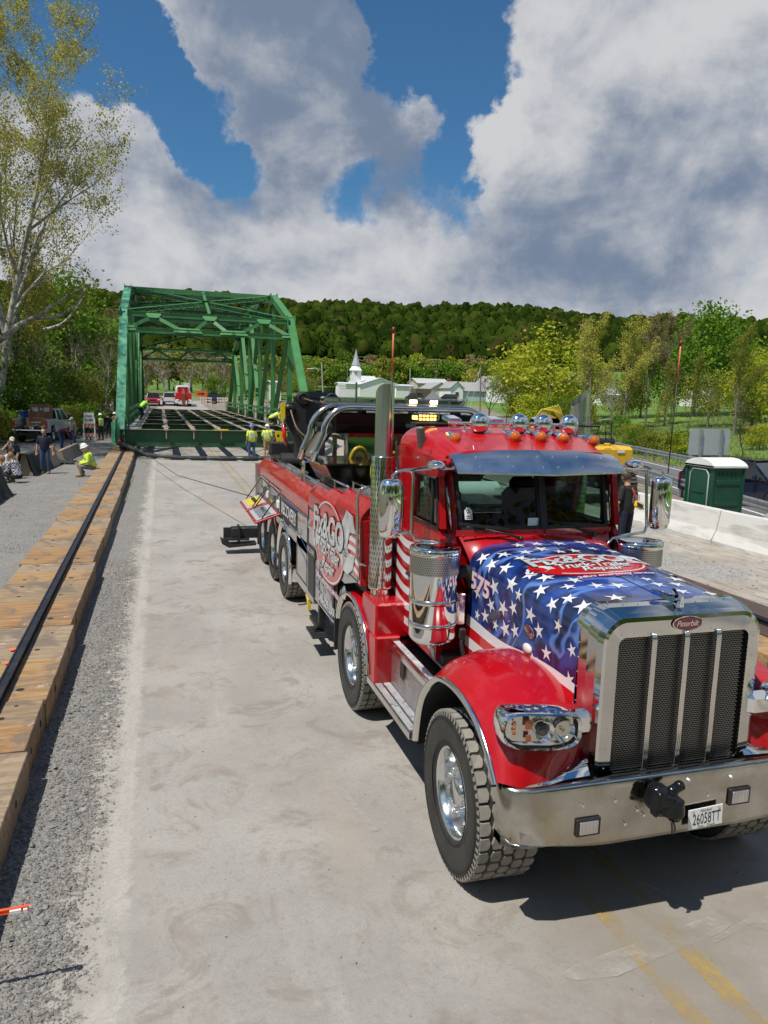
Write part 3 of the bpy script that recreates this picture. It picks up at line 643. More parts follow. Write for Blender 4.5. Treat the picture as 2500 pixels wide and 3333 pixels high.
for side, x in (('left', xL), ('right', xR)):
    sg = 1 if x < 0 else -1
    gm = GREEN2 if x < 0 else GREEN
    for k, (i0, i1) in enumerate([(0,1),(1,2),(2,3),(3,4),(4,5),(5,6),(6,7)]):
        z0 = ZT.get(i0, ZB); z1 = ZT.get(i1, ZB); b = MB(); hbox(b, (x, YP[i0], z0), (x, YP[i1], z1), .40, .40)
        nm = 'end_post' if k in (0,6) else 'top_chord'
        obj(nm, b, gm if k < 2 else GREEN_SHADE if x < 0 else GREEN, BR)
        if k < 2:   # rivet rows on the two members that face the camera
            rb = MB(); p = Vector((x, YP[i0], z0)); q = Vector((x, YP[i1], z1)); d = (q-p); L_ = d.length; d.normalize(); xx = Vector((1,0,0)); zz = -(xx.cross(d)) if (-(xx.cross(d))).z > 0 else xx.cross(d)
            n = int(L_/.16)
            for j in range(n):
                for s_ in (-1,1):
                    c = p+d*(j+.5)*L_/n+xx*s_*.19+zz*.213; rb.box(c, (.034,.034,.014), None)
            obj('rivets', rb, gm, BR, kind='stuff')
    b = MB(); 
    for s_ in (-.15,.15): b.bar((x+s_, YP[0]-.35, ZB-.1), (x+s_, YP[-1]+.3, ZB-.1), .03, .42)
    obj('bottom_chord', b, gm, BR)
    for i in range(1,7):
        b = MB(); ibeam(b, (x, YP[i], ZB), (x, YP[i], ZT[i]), .30, .32, up=(0,1,0)); obj('vertical_post', b, GREEN, BR)
    for (i, j) in ((1,2),(2,3),(3,4),(4,3),(5,4),(6,5)):
        b = MB(); ibeam(b, (x, YP[i], ZT[i]), (x, YP[j], ZB), .28, .26, up=(0,1,0)); obj('diagonal', b, GREEN, BR)
    for i in range(0,8):   # gussets
        z = ZT.get(i, ZB); b = MB()
        hh = .55 if i in ZT else .45
        for s_ in (-.215,.215): b.prism([(-.6,-hh),(.6,-hh),(.75,0),(.5,.3),(-.5,.3),(-.75,0)], (x+s_-.008, YP[i], z), (0,1,0), (0,0,1), (1,0,0), .016)
        obj('gusset_plate', b, gm if i < 2 else GREEN, BR)
        b = MB()
        for s_ in (-.215,.215): b.prism([(-.7,-.25),(.7,-.25),(.7,.3),(.35,.75),(-.35,.75),(-.7,.3)], (x+s_-.008, YP[i], ZB), (0,1,0), (0,0,1), (1,0,0), .016)
        obj('gusset_plate', b, gm if i < 2 else GREEN, BR)
    # two-rail guard rail on the inside of the truss
    for zz in (1.98, 2.34):
        b = MB(); b.bar((x+sg*.42, 41, zz), (x+sg*.42, 91, zz), .05, .17); obj('guard_rail', b, GREEN, BR)
    b = MB()
    for j in range(26): b.bar((x+sg*.36, 41+j*2, 1.1), (x+sg*.36, 41+j*2, 2.45), .07, .09, (0,1,0))
    obj('rail_posts', b, GREEN_SHADE, BR, kind='stuff')
# floor system
for i, y in enumerate(YP):
    b = MB(); ext = .42 if i == 0 else 0
    ibeam(b, (xL-ext, y, .96), (xR+ext, y, .96), .34, .82, .03)
    obj('floor_beam', b, GREEN_SHADE, BR)
    b = MB(); b.bar((xL-ext, y, 1.376), (xR+ext, y, 1.376), .35, .012); obj('beam_flange', b, RUST if i else mat('worn_green_edge', (0.14,0.19,0.11), .7, col2=(0.30,0.22,0.15), vscale=3), BR)
STX = [-1.13,.24,1.6,2.98,4.36,5.72,7.0]
for x in STX:
    b = MB(); b.bar((x, YP[0]+.1, 1.17), (x, YP[-1], 1.17), .03, .40); b.bar((x, YP[0]+.1, .98), (x, YP[-1], .98), .2, .025)
    obj('stringer', b, GREEN_SHADE, BR)
    b = MB(); b.bar((x, YP[0]+.1, 1.392), (x, YP[-1], 1.392), .22, .02); obj('stringer_flange', b, RUST, BR)
b = MB()
for x in STX:
    for j in range(40):
        if rnd.random() < .75:
            y = rnd.uniform(40.5, 90); b.box((x+rnd.uniform(-.05,.05), y, 1.412), (rnd.uniform(.15,.34), rnd.uniform(.12,.7), rnd.uniform(.015,.05)), Matrix.Rotation(rnd.uniform(-.2,.2), 3, 'Z'))
for j in range(60):
    y = 40.6+j*.8; b.box((xL+.62+rnd.uniform(-.12,.12), y, 1.40), (rnd.uniform(.4,.8), rnd.uniform(.3,.9), rnd.uniform(.02,.08)), Matrix.Rotation(rnd.uniform(-.3,.3), 3, 'Z'))
obj('concrete_residue', b, CONC, BR, kind='stuff')
for x in STX[1:6]:   # clip angles hanging on the end beam
    b = MB(); b.box((x, 39.8, 1.18), (.05,.07,.42)); b.box((x, 39.78, 1.36), (.22,.08,.03)); b.box((x, 39.78, .97), (.05,.1,.08)); obj('clip_angle', b, RUST, BR)
b = MB(); b.box((2.98, 39.8, 1.40), (.75,.16,.05)); b.box((3.2, 39.8, 1.44), (.3,.05,.03)); obj('yellow_clamp', b, mat('yellow_plastic', (0.62,0.48,0.04), .5, var=.1), BR)
# laterals in the floor
for i in range(7):
    for s_ in (0,1):
        b = MB(); p = (xL, YP[i], .75); q = (xR, YP[i+1], .75)
        if s_: p, q = (xR, YP[i], .73), (xL, YP[i+1], .73)
        b.bar(p, q, .1, .08); obj('floor_lateral', b, GREEN_SHADE, BR)
# portal frames at both ends
def portal(i0, i1, m):
    K = lambda x, t, dz=0: Vector((x, YP[i0]+(YP[i1]-YP[i0])*t, ZB+(ZT[i1]-ZB)*t+dz))
    up = (K(0,1)-K(0,0)).normalized()
    t1, t0 = .985, .835
    for t in (t1, t0):
        b = MB(); hbox(b, K(xL+.2, t), K(xR-.2, t), .22, .26, (0,0,1)); obj('portal_strut', b, m, BR)
    W_ = xR-xL; top = [xL+W_*.17, xL+W_*.5, xL+W_*.83]; bot = [xL+.25, xL+W_*.33, xL+W_*.40, xL+W_*.60, xL+W_*.67, xR-.25]
    for k in range(3):
        for bx in (bot[2*k], bot[2*k+1]):
            b = MB(); b.bar(K(top[k], t1-.012), K(bx, t0+.012), .20, .17, (0,1,0)); obj('knee_brace', b, m, BR)
        b = MB(); c = K(top[k], t1); n = Vector((0,-1,.2)).normalized(); b.prism([(-.42,.16),(.42,.16),(.42,-.1),(.25,-.36),(-.25,-.36),(-.42,-.1)], c+n*.16, (1,0,0), up, n, .02); obj('gusset_plate', b, m, BR)
    for bx in bot:
        b = MB(); c = K(bx, t0); n = Vector((0,-1,.2)).normalized(); b.prism([(-.5,-.12),(.5,-.12),(.3,.3),(-.3,.3)], c+n*.16, (1,0,0), up, n, .02); obj('gusset_plate', b, m, BR)
portal(0, 1, GREEN); portal(7, 6, GREEN)
# inclined bracing between the first two top joints
def xpanel(i, j, m, lace=True, h=.30):
    a, b_ = Vector((xL+.2, YP[i], ZT[i]+.02)), Vector((xR-.2, YP[i], ZT[i]+.02)); c, d = Vector((xL+.2, YP[j], ZT[j]+.02)), Vector((xR-.2, YP[j], ZT[j]+.02))
    for p, q in ((a, d), (b_, c)):
        mid = (p+q)/2
        for u, v in ((p, mid-(mid-p).normalized()*.12), (q, mid-(mid-q).normalized()*.12)):
            b = MB(); ibeam(b, u, v, .12, h, .02, (0,-.35,1), lace=lace); obj('top_lateral', b, m, BR)
    b = MB(); b.box((a+d)/2+Vector((0,0,.17)), (.62,.5,.025)); obj('gusset_plate', b, m, BR)
for i in (1,2,3,4,5): xpanel(i, i+1, GREEN if i == 1 else GREEN_SHADE, lace=(i in (1,)), h=.30 if i == 1 else .16)
b = MB(); b.bar((2.885, YP[1], ZT[1]+.1), (2.885, YP[2], ZT[2]+.1), .17, .12); obj('centre_strut', b, GREEN, BR)
for i in (2,3,4,5):
    z = ZT[i]; y = YP[i]
    b = MB(); b.bar((xL, y, z), (xR, y, z), .30, .34); obj('sway_strut', b, GREEN if i == 2 else GREEN_SHADE, BR)
    zl = z-1.75 if i in (3,4) else z-1.25
    b = MB(); ibeam(b, (xL, y, zl), (xR, y, zl), .16, .18); obj('sway_strut', b, GREEN_SHADE, BR)
    n = 3; W_ = (xR-xL-.6)/n
    for k in range(n):
        x0 = xL+.3+k*W_
        for p, q in (((x0, y, z-.1), (x0+W_, y, zl)), ((x0+W_, y, z-.1), (x0, y, zl))):
            b = MB(); b.bar(p, q, .07, .10, (0,1,0)); obj('sway_diagonal', b, GREEN_SHADE, BR)
    for x, sg in ((xL,1),(xR,-1)):
        b = MB(); b.prism([(0,.3),(0,-.5),(.25*sg,-.4),(.7*sg,.05),(.7*sg,.15),(.3*sg,.3)], (x+.16*sg, y-.02, zl), (1,0,0), (0,0,1), (0,1,0), .03); obj('gusset_plate', b, GREEN_SHADE, BR)
# roller dolly on the left rail, bearing stubs
DK = mat('dirty_black_steel', (0.03,0.03,0.032), .5, var=.4, vscale=9, metal=.3)
b = MB(); b.box((-1.86, 40.1, .56), (.34,.9,.30)); b.box((-1.86, 39.62, .72), (.1,.1,.95))
for y in (39.8, 40.1, 40.4): b.cyl((-2.0, y, .43), (-1.7, y, .43), .075, n=12)
obj('roller_dolly', b, DK, BR)
b = MB(); b.box((7.75, 40.2, .55), (.4,.9,.42)); obj('roller_dolly', b, DK, BR)
b = MB(); b.box((xL-.2, 39.72, 1.15), (.42,.03,1.15)); b.box((xL-.2,39.66,1.5), (.05,.1,.4)); obj('bearing_plate', b, GREEN2, BR)
# ---- temporary panel bridge behind
ST = mat('galvanised_panel', (0.30,0.32,0.33), .5, metal=.5, var=.25, vscale=4)
PB = thing('panel_bridge', 'grey steel lattice panel bridge behind the tow truck, beyond the green bridge', 'bridge', (17, 64, 1.2))
A = Vector((12.7, 75, 1.55)); Bv = Vector((23.0, 55, 2.2)); dd = (Bv-A); Lp = dd.length; dd.normalize(); nn = Vector((0,0,1))
side = dd.cross(nn).normalized()
for off in (0, 4.2):
    for k in range(8):
        p = A+dd*(Lp*k/8)+side*off; q = A+dd*(Lp*(k+1)/8-.08)+side*off; h = 1.05; b = MB()
        for z in (0, h): b.bar(p+nn*z, q+nn*z, .09, .09)
        for s_ in (0,.25,.5,.75,1): b.bar(p+(q-p)*s_, p+(q-p)*s_+nn*h, .05, .07)
        for s_ in (0,.5):
            for a0, a1 in ((0,.5),(1,.5)):
                b.bar(p+(q-p)*(s_+.25)+nn*h*a0, p+(q-p)*(s_+.0)+nn*h*.5, .045, .045); b.bar(p+(q-p)*(s_+.25)+nn*h*a0, p+(q-p)*(s_+.5)+nn*h*.5, .045, .045)
        obj('lattice_panel', b, ST, PB)
b = MB(); b.bar(A+side*2.1-nn*.25, Bv+side*2.1-nn*.25, 4.3, .25); obj('deck', b, mat('deck_boards', (0.20,0.18,0.16), .8, var=.2), PB)
for s_ in (.03,.35,.68,.97):
    b = MB(); c = A+dd*Lp*s_
    for o_ in (0,4.2): b.bar(c+side*o_-nn*.3, Vector((c.x, c.y, zg(c.x,c.y)))+side*o_, .3, .3)
    obj('support', b, ST, PB)
for s_ in range(10):
    b = MB(); p = A+dd*(Lp*s_/9)+nn*1.05; b.bar(p, p+nn*.12, .05, .05)
    if s_ < 9: b.bar(p+nn*.14, A+dd*(Lp*(s_+1)/9)+nn*1.19, .05, .05)
    obj('hand_rail', b, ST, PB)
# ================================================================ THE TOW TRUCK
XC = 3.04
RED = mat('red_car_paint', (0.40,0.002,0.007), 0.25, coat=.6, spec=.35, rvar=.10, var=.04, vscale=2)
CHR = mat('chrome', (0.86,0.86,0.85), 0.045, metal=1.0)
CHR2 = mat('polished_stainless', (0.72,0.71,0.68), 0.10, metal=1.0, rvar=.06, vscale=4)
BUMP_M = mat('ground_tinted_bumper_chrome', (0.58,0.56,0.51), 0.12, metal=1.0, rvar=.22, vscale=3.0, col2=(0.40,0.375,0.32), detail=8)  # reflection of the shaded ground painted in as olive brown
GRC = mat('grille_polish', (0.66,0.66,0.65), 0.07, metal=1.0, rvar=.06, vscale=5)
RIMM = mat('polished_rim', (0.74,0.74,0.73), 0.16, metal=1.0)
ALU = mat('aluminium_plate', (0.66,0.66,0.66), 0.30, metal=.95, var=.1, vscale=12, rvar=.1)
BLK = mat('black_plastic', (0.018,0.018,0.018), 0.45, var=.2, vscale=20)
BLKG = mat('gloss_black_paint', (0.008,0.009,0.010), 0.14, spec=.35)
BLKF = mat('flat_black_frame', (0.016,0.016,0.017), 0.6, var=.3, vscale=6)
RUB = mat('tyre_rubber', (0.018,0.018,0.018), 0.75, var=.25, vscale=9)
RUBD = mat('dusty_tread', (0.20,0.185,0.16), 0.9, col2=(0.29,0.27,0.24), vscale=14, vlo=.3, vhi=.7)
RUBS = mat('tyre_sidewall', (0.016,0.016,0.016), 0.55, col2=(0.034,0.033,0.031), vscale=5)
GREY = mat('silver_wrap', (0.235,0.215,0.195), 0.28, col2=(0.30,0.285,0.27), vscale=1.2, coat=.8)
BLUEW = None
WHT = mat('white_vinyl', (0.72,0.72,0.74), 0.3, var=.04, vscale=6, coat=.6)
REDV = mat('red_vinyl', (0.55,0.010,0.014), 0.28, coat=.8, var=.05)
PINK = mat('pink_edge', (0.62,0.10,0.28), .3)
YEL = mat('yellow_paint', (0.78,0.56,0.015), 0.35, coat=.4, var=.08)
GLS = glass('tinted_glass', (0.58,0.70,0.65), .01, 1.5, .02)
GLSD = glass('dark_glass', (0.10,0.13,0.12), .01, 1.5, .03)
LENS = glass('clear_lens', (0.93,0.93,0.93), .03, 1.4, .03)
AMB = mat('amber_lens', (0.60,0.13,0.006), 0.08, coat=1.0, transl=.2)
AMBL = mat('lit_amber', (0.9,0.5,0.1), .2, emit=(1.0,0.50,0.10), estr=4.5)
WHL = mat('lit_white', (0.9,0.8,0.6), .2, emit=(1.0,0.72,0.35), estr=7.0)
DGR = mat('dark_interior', (0.035,0.04,0.042), .7, var=.2)
def wrap_mat():
    m = mat('blue_flag_wrap', (0.012,0.03,0.16), 0.2, coat=.6); nt = m.node_tree; N = nt.nodes; L = nt.links; b = N['Principled BSDF']
    tc = N.new('ShaderNodeTexCoord'); mp = N.new('ShaderNodeMapping'); mp.inputs['Rotation'].default_value = (.3,.5,radians(32)); mp.inputs['Scale'].default_value = (.55,1.9,1.4); L.new(tc.outputs['Object'], mp.inputs['Vector'])
    n = NSE(N, L, mp.outputs[0], 1.7, 3, .45, 1.3); n2 = NSE(N, L, mp.outputs[0], 1.0, 2, .5, .8)
    c = MX(N, L, MR(N, L, n, .40, .62), (0.006,0.014,0.065), (0.014,0.055,0.27))
    rdg = MTH(N, L, 'ABSOLUTE', MTH(N, L, 'SUBTRACT', n2, .5)); c = MX(N, L, MR(N, L, rdg, .045, .0, 0, .75), c, (0.12,0.26,0.70))
    L.new(c, b.inputs['Base Color']); return m
BLUEW = wrap_mat()
TK = thing('tow_truck', 'big red heavy duty tow truck with stars and stripes hood and chrome grille', 'tow truck', (XC, 8.0, 0))
def P_(name, mb, m, parent=TK, **k): return obj(name, mb, m, parent, **k)
def sx(x): return 2*XC-x

# ---------- wheels
def wheel_meshes():
    R = .56; W_ = .40
    t = MB(); prof = [(.30,-.02),(.315,.0),(.36,.012),(.46,.022),(.515,.016),(.545,-.012),(.548,-.05),(.548,-W_+.05),(.545,-W_+.012),(.515,-W_-.016),(.46,-W_-.02),(.36,-W_),(.31,-W_+.02)]
    t.lathe(prof, 56, (0,0,0), (-1,0,0))
    # sidewall rings
    for r in (.335,.50,.512): t.lathe([(r-.004,.019 if r<.4 else .0185),(r,.0235 if r>.4 else .012),(r+.004,.0185)], 56, (0,0,0), (-1,0,0))
    tr = MB()   # tread: rows of blocks round the tyre
    rows = [(-.004,.070,'e'),(.078,.158,'h'),(.160,.240,'h2'),(.242,.322,'h'),(.330,.404,'e')]
    nb = 34
    for (a, c, kd) in rows:
        for k in range(nb):
            ph = (k+(.5 if kd in ('h2',) else 0))*2*pi/nb; half = pi/nb*.84
            w = c-a
            if kd == 'e': poly = [(a,-half),(c-.012,-half),(c,-half*.25),(c-.006,half*.55),(c-.02,half),(a,half)]
            else: poly = [(a+w*.16,-half),(c-w*.16,-half),(c,-half*.0),(c-w*.16,half),(a+w*.16,half),(a,0)]
            v = []; n = len(poly)
            for rr, sh in ((.543,1.0),(.5615,.93)):
                for (x, dp) in poly:
                    mx = (a+c)/2; x2 = mx+(x-mx)*sh; p2 = ph+dp*sh; v.append((x2, rr*cos(p2), rr*sin(p2)))
            tr.add(v, [tuple(range(n,2*n))]+[(i,(i+1)%n,n+(i+1)%n,n+i) for i in range(n)])
    for k in range(nb*2):   # shoulder nibs
        ph = k*pi/nb; v = [(-.010, .505*cos(ph-.02), .505*sin(ph-.02)),(-.010,.505*cos(ph+.02),.505*sin(ph+.02)),(-.006,.555*cos(ph+.03),.555*sin(ph+.03)),(-.006,.555*cos(ph-.03),.555*sin(ph-.03))]
        tr.add([(x-.003, y, z) for x, y, z in v], [(0,1,2,3)])
    rim = MB()  # polished rim, deep dish
    rim.lathe([(.300,-.03),(.318,-.018),(.314,-.006),(.300,-.004),(.285,-.02),(.272,-.06),(.262,-.12),(.255,-.155)], 48, (0,0,0), (-1,0,0))
    rim.lathe([(.255,-.155),(.235,-.15),(.17,-.135),(.15,-.11),(.145,-.10)], 48, (0,0,0), (-1,0,0))
    rim.lathe([(.145,-.10),(.13,-.095),(.105,-.095),(.10,-.05),(.085,-.03),(.0,-.028)], 32, (0,0,0), (-1,0,0))
    hol = MB()
    for k in range(10):
        a = 2*pi*k/10; c = Vector((.150, .205*cos(a), .205*sin(a))); hol.lathe([(.0,.0),(.032,.0)], 12, c-Vector((.004,0,0)), (-1,0,0))
    nuts = []
    for k in range(10):
        a = 2*pi*(k+.5)/10; c = Vector((.118, .145*cos(a), .145*sin(a))); n_ = MB(); n_.lathe([(.024,.0),(.022,.012),(.019,.02),(.019,.07),(.013,.085),(0,.087)], 10, c, (-1,0,0)); nuts.append(n_)
    back = MB(); back.lathe([(0,-.2),(.30,-.2)], 24, (0,0,0), (-1,0,0))
    return t, tr, rim, hol, nuts, back
_t, _tr, _rim, _hol, _nuts, _back = wheel_meshes()
# the wheel is built round its own hub at the origin with the outer face towards -x; here its children sit under one part
def shift(mb, O): return mb
WM = {}
def wheel(y, x=1.86, r=.56, flip=False, first=[None]):
    part = bpy.data.objects.new('wheel', WM.setdefault('tyre', _t.mesh('wheel_tyre', RUBS))); COL.objects.link(part); part.parent = TK
    for nm, mb, m in (('tread', _tr, RUBD), ('rim', _rim, RIMM), ('hand_hole', _hol, BLK), ('hub_backing', _back, BLKF)):
        if nm not in WM: WM[nm] = mb.mesh(nm, m)
        o = bpy.data.objects.new(nm, WM[nm]); COL.objects.link(o); o.parent = part
        if nm in ('tread','hand_hole'): o['kind'] = 'stuff'
    for k, nb in enumerate(_nuts):
        key = 'nut%d' % k
        if key not in WM: WM[key] = nb.mesh('lug_nut', CHR)
        o = bpy.data.objects.new('lug_nut', WM[key]); COL.objects.link(o); o.parent = part
    part.location = (x-XC, y-8.0, r); s_ = r/.56; part.scale = (s_, s_, s_)
    part.rotation_euler = (rnd.uniform(0, .6), 0, pi if flip else 0)
    if y == 4.47: part.rotation_euler[2] += radians(-1.5)
    return part
for y, r in ((4.47,.56),(7.32,.56),(11.81,.53),(13.07,.53),(14.45,.53)):
    wheel(y, 1.87, r); wheel(y, sx(1.87), r, True)
# ---------- frame, axles
b = MB()
for x in (XC-.43, XC+.43): b.bar((x, 3.8, .86), (x, 15.3, .86), .09, .28)
for y in (4.47,7.32,11.81,13.07,14.45): b.cyl((2.3,y,.55), (3.8,y,.55), .09, n=10)
b.box((XC, 6.0, .75), (.8,2.2,.5)); b.box((XC, 4.6, 1.1), (.75,1.2,.7)); b.box((XC, 13.2, 1.0), (1.5,3.6,.3))
P_('chassis', b, BLKF, kind='stuff')
# ---------- bumper
def bumper():
    b = MB(); XC = 3.07; hw = 1.185; zt, zb = 1.0, .595
    pts = []
    for k in range(25):
        u = -1+2*k/24
        if abs(u) > .80: a = (abs(u)-.80)/.20*pi/2; x = .965+.22*sin(a); yy = 3.62+.09*(1-cos(a))
        else: x = abs(u)/.80*.965; yy = 3.62
        pts.append((XC+(x if u >= 0 else -x), yy, abs(u)))
    pts = [(XC-hw, 3.80, 1.0)]+pts+[(XC+hw, 3.80, 1.0)]
    n = len(pts); vs = []; prof = [(0.05,zt+.004),(0.012,zt+.008),(0,zt-.014),(0,.8),(0,.64),(0,'b'),(0.03,'b2')]
    for (x, y, u) in pts:
        cb = zb+.10*max(0, (u-.45)/.55)**1.3
        dx = 0
        for (dy, z) in prof:
            zz = cb if z == 'b' else cb-.004 if z == 'b2' else z
            # inward direction
            ny = 1 if u < .9 else .4
            nx_ = 0 if u < .9 else (-1 if x > XC else 1)*.9
            vs.append((x+nx_*dy, y+ny*dy, zz))
    m = len(prof); fs = [(i*m+j, (i+1)*m+j, (i+1)*m+j+1, i*m+j+1) for i in range(n-1) for j in range(m-1)]
    b.add(vs, fs, True); return b
P_('bumper', bumper(), BUMP_M)
b = MB(); b.box((XC, 3.9, .93), (2.0,.4,.02)); b.box((XC, 3.85, .78), (2.1,.3,.3)); P_('bumper_back', b, BLKF)
for x, z in ((2.41,.735),(3.50,.79)):
    b = MB(); b.box((x, 3.612, z), (.165,.02,.115), ch=.006); f = P_('fog_light', b, BLK)
    b = MB(); b.box((x, 3.600, z), (.125,.01,.082), ch=.003); obj('lens', b, ALU, f)
    b = MB(); 
    for k in range(5): b.box((x-.05+.025*k, 3.594, z), (.004,.003,.078))
    obj('lens_ribs', b, LENS, f, kind='stuff')
for x, z in ((2.58,.88),(2.74,.80),(2.79,.76),(2.66,.72),(3.25,.83),(3.42,.93),(2.36,.88),(3.10,.95)):
    b = MB(); b.cyl((x,3.62,z), (x,3.600,z), .010, n=6, smooth=False); P_('bumper_bolt', b, CHR)
# tow hitch bagged in black
b = MB(); RM = lambda a, ax='Y': Matrix.Rotation(a, 3, ax)
b.box((2.90,3.50,.80), (.20,.20,.26), RM(.25), ch=.05); b.box((3.00,3.45,.79), (.24,.20,.12), RM(.35), ch=.035); b.cyl((3.035,3.43,.78), (3.05,3.41,.63), .112, .10, 16); b.cyl((3.05,3.41,.64),(3.055,3.405,.585), .075, .06, 14)
b.cyl((3.02,3.47,.84), (3.11,3.44,.915), .055, .048, 12); b.sphere((3.105,3.44,.915), .056, 12, 8); b.cyl((2.84,3.46,.70), (2.87,3.40,.66), .05, .042, 12); b.sphere((2.93,3.47,.68), .075, 12, 8); b.cyl((2.94,3.62,.76), (2.94,3.46,.76), .085, n=12)
b.box((2.86,3.44,.80), (.05,.08,.18), RM(.15), ch=.015); b.cyl((2.86,3.40,.86),(2.86,3.38,.86),.02,n=8); b.cyl((3.12,3.39,.92),(3.12,3.375,.92),.02,n=8)
b.v = [((x-2.98)*.62+2.875, (y-3.47)*.62+3.53, (z-.76)*.62+.885) for x, y, z in b.v]
hc = P_('winch_hook_cover', b, BLKG); mo_ = hc.modifiers.new('merge','REMESH'); mo_.mode = 'VOXEL'; mo_.voxel_size = .0075; mo_.use_smooth_shade = True; so_ = hc.modifiers.new('soften','SMOOTH'); so_.iterations = 5; so_.factor = .5
b = MB(); b.tube([(2.88,3.47,.80),(2.885,3.46,.75),(2.89,3.46,.71),(2.905,3.46,.71),(2.905,3.46,.75),(2.89,3.47,.80)], .006, 6); P_('hook_latch', b, BLK)
# plate
b = MB(); b.box((3.235,3.590,.695), (.255,.006,.134), Matrix.Rotation(radians(-3),3,'Y'), ch=.002); pl = P_('license_plate', b, mat('plate_white', (0.78,0.80,0.80), .35))
fn = plane((3.242,3.5855,.692), (cos(radians(3)),0,sin(radians(3))), (-sin(radians(3)),0,cos(radians(3))))
BLKT = mat('black_print', (0.02,0.022,0.03), .5)
b = MB(); lettering(b, 'pl', fn, w=.205, h=.072); obj('plate_number', b, BLKT, pl)
b = MB(); lettering(b, 'md', lambda u,v: fn(u-.005, v+.051), w=.085, h=.022); lettering(b, 'tw', lambda u,v: fn(u, v-.051), w=.13, h=.018); obj('plate_caption', b, BLKT, pl)
for k in (-.095,.095):
    b = MB(); b.cyl(fn(k-.005,.055), fn(k-.005,.055)+Vector((0,-.005,0)), .008, n=8); obj('plate_screw', b, CHR, pl)
XG = 3.09
# ---------- grille
GY = 3.74
def rr_rect(hw, z0, z1, r, rb, n=6):
    p = []
    for (cx, cz, a0, rad) in ((hw-r, z1-r, 0, r),(-(hw-r), z1-r, 90, r),(-(hw-rb), z0+rb, 180, rb),(hw-rb, z0+rb, 270, rb)):
        for k in range(n+1):
            a = radians(a0+90*k/n); p.append((cx+rad*cos(a), cz+rad*sin(a)))
    return p
def ring(b, A, Bq, fa, fb, smooth=False):
    n = len(A); b.add([fa(*p) for p in A]+[fb(*p) for p in Bq], [(i, (i+1)%n, n+(i+1)%n, n+i) for i in range(n)], smooth)
crown = lambda x: .035*(1-min(1,(x/.6))**2)
inner = rr_rect(.475, .985, 1.85, .05, .035); face = rr_rect(.555, .925, 1.925, .13, .01); sh1 = rr_rect(.590, .925, 1.965, .15, .01); sh2 = rr_rect(.605, .925, 1.990, .14, .01); sh3 = rr_rect(.61,.925,1.995,.13,.01)
b = MB()
cz = lambda x, z: z+crown(abs(x))*(1 if z > 1.6 else 0)
ring(b, inner, face, lambda x,z: (XG+x, GY-.002, z), lambda x,z: (XG+x, GY+.004, cz(x,z)))
ring(b, inner, inner, lambda x,z: (XG+x, GY-.002, z), lambda x,z: (XG+x, GY+.035, z))
steps_ = [(face, .004), ([(a[0]*.5+c[0]*.5, a[1]*.35+c[1]*.65) for a, c in zip(face, sh1)], .012), (sh1, .055), (sh2, .13), (sh3, .20), (sh3,.26)]
for (A, ya), (B_, yb) in zip(steps_, steps_[1:]):
    ring(b, A, B_, lambda x,z,ya=ya: (XG+x, GY+ya, cz(x,z)), lambda x,z,yb=yb: (XG+x, GY+yb, cz(x,z)), True)
P_('grille_surround', b, GRC)
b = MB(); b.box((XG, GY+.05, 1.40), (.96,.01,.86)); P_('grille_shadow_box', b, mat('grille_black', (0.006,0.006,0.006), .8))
b = MB(); s_ = .0148  # punched mesh: hexagonal openings
ddx, ddz = .0225, .0135
for r_ in range(int(.865/ddz)):
    z = .99+r_*ddz
    for c_ in range(int(.94/ddx)):
        x = -.465+c_*ddx+(ddx/2 if r_ % 2 else 0)
        if abs(x) > .468: continue
        w = .0034; X = XG+x; Yy = GY+.022
        hx = ddx*.5
        # three thin struts per cell
        for (x0,z0,x1,z1) in ((-hx,0,-hx*.42,ddz*.5),(-hx*.42,ddz*.5,hx*.42,ddz*.5),(hx*.42,ddz*.5,hx,0)):
            dx, dz = x1-x0, z1-z0; L_ = sqrt(dx*dx+dz*dz); nx_, nz_ = -dz/L_*w/2, dx/L_*w/2
            b.add([(X+x0-nx_,Yy,z+z0-nz_),(X+x1-nx_,Yy,z+z1-nz_),(X+x1+nx_,Yy,z+z1+nz_),(X+x0+nx_,Yy,z+z0+nz_)], [(0,1,2,3)])
            b.add([(X+x0-nx_,Yy,z+z0-nz_),(X+x1-nx_,Yy,z+z1-nz_),(X+x1-nx_,Yy+.008,z+z1-nz_),(X+x0-nx_,Yy+.008,z+z0-nz_)], [(3,2,1,0)])
P_('grille_mesh', b, mat('mesh_steel', (0.34,0.34,0.33), .35, metal=.9), kind='stuff')
for k, x in enumerate((-.235,0,.235)):
    b = MB()
    for dx in (-.0115, 0, .0115): b.tube([(XG+x+dx, GY+.02, 1.865),(XG+x+dx, GY-.012, 1.86),(XG+x+dx, GY-.016, 1.83),(XG+x+dx, GY-.016, 1.0),(XG+x+dx, GY+.0, .975)], .0075, 8)
    P_('grille_bar', b, CHR2)
for (n_, z_) in ((11, 1.872),(8,.955)):
    for k in range(n_):
        x = -.46+.92*k/(n_-1)
        if z_ > 1.5 and abs(x) < .14: continue
        b = MB(); b.sphere((XG+x, GY+.0, z_), .0065, 6, 4, (1,.6,1)); P_('screw_head', b, CHR)
for k in range(7):
    for sg in (-1,1):
        b = MB(); b.sphere((XG+sg*.515, GY+.0, 1.02+k*.13), .006, 6, 4, (1,.6,1)); P_('screw_head', b, CHR)
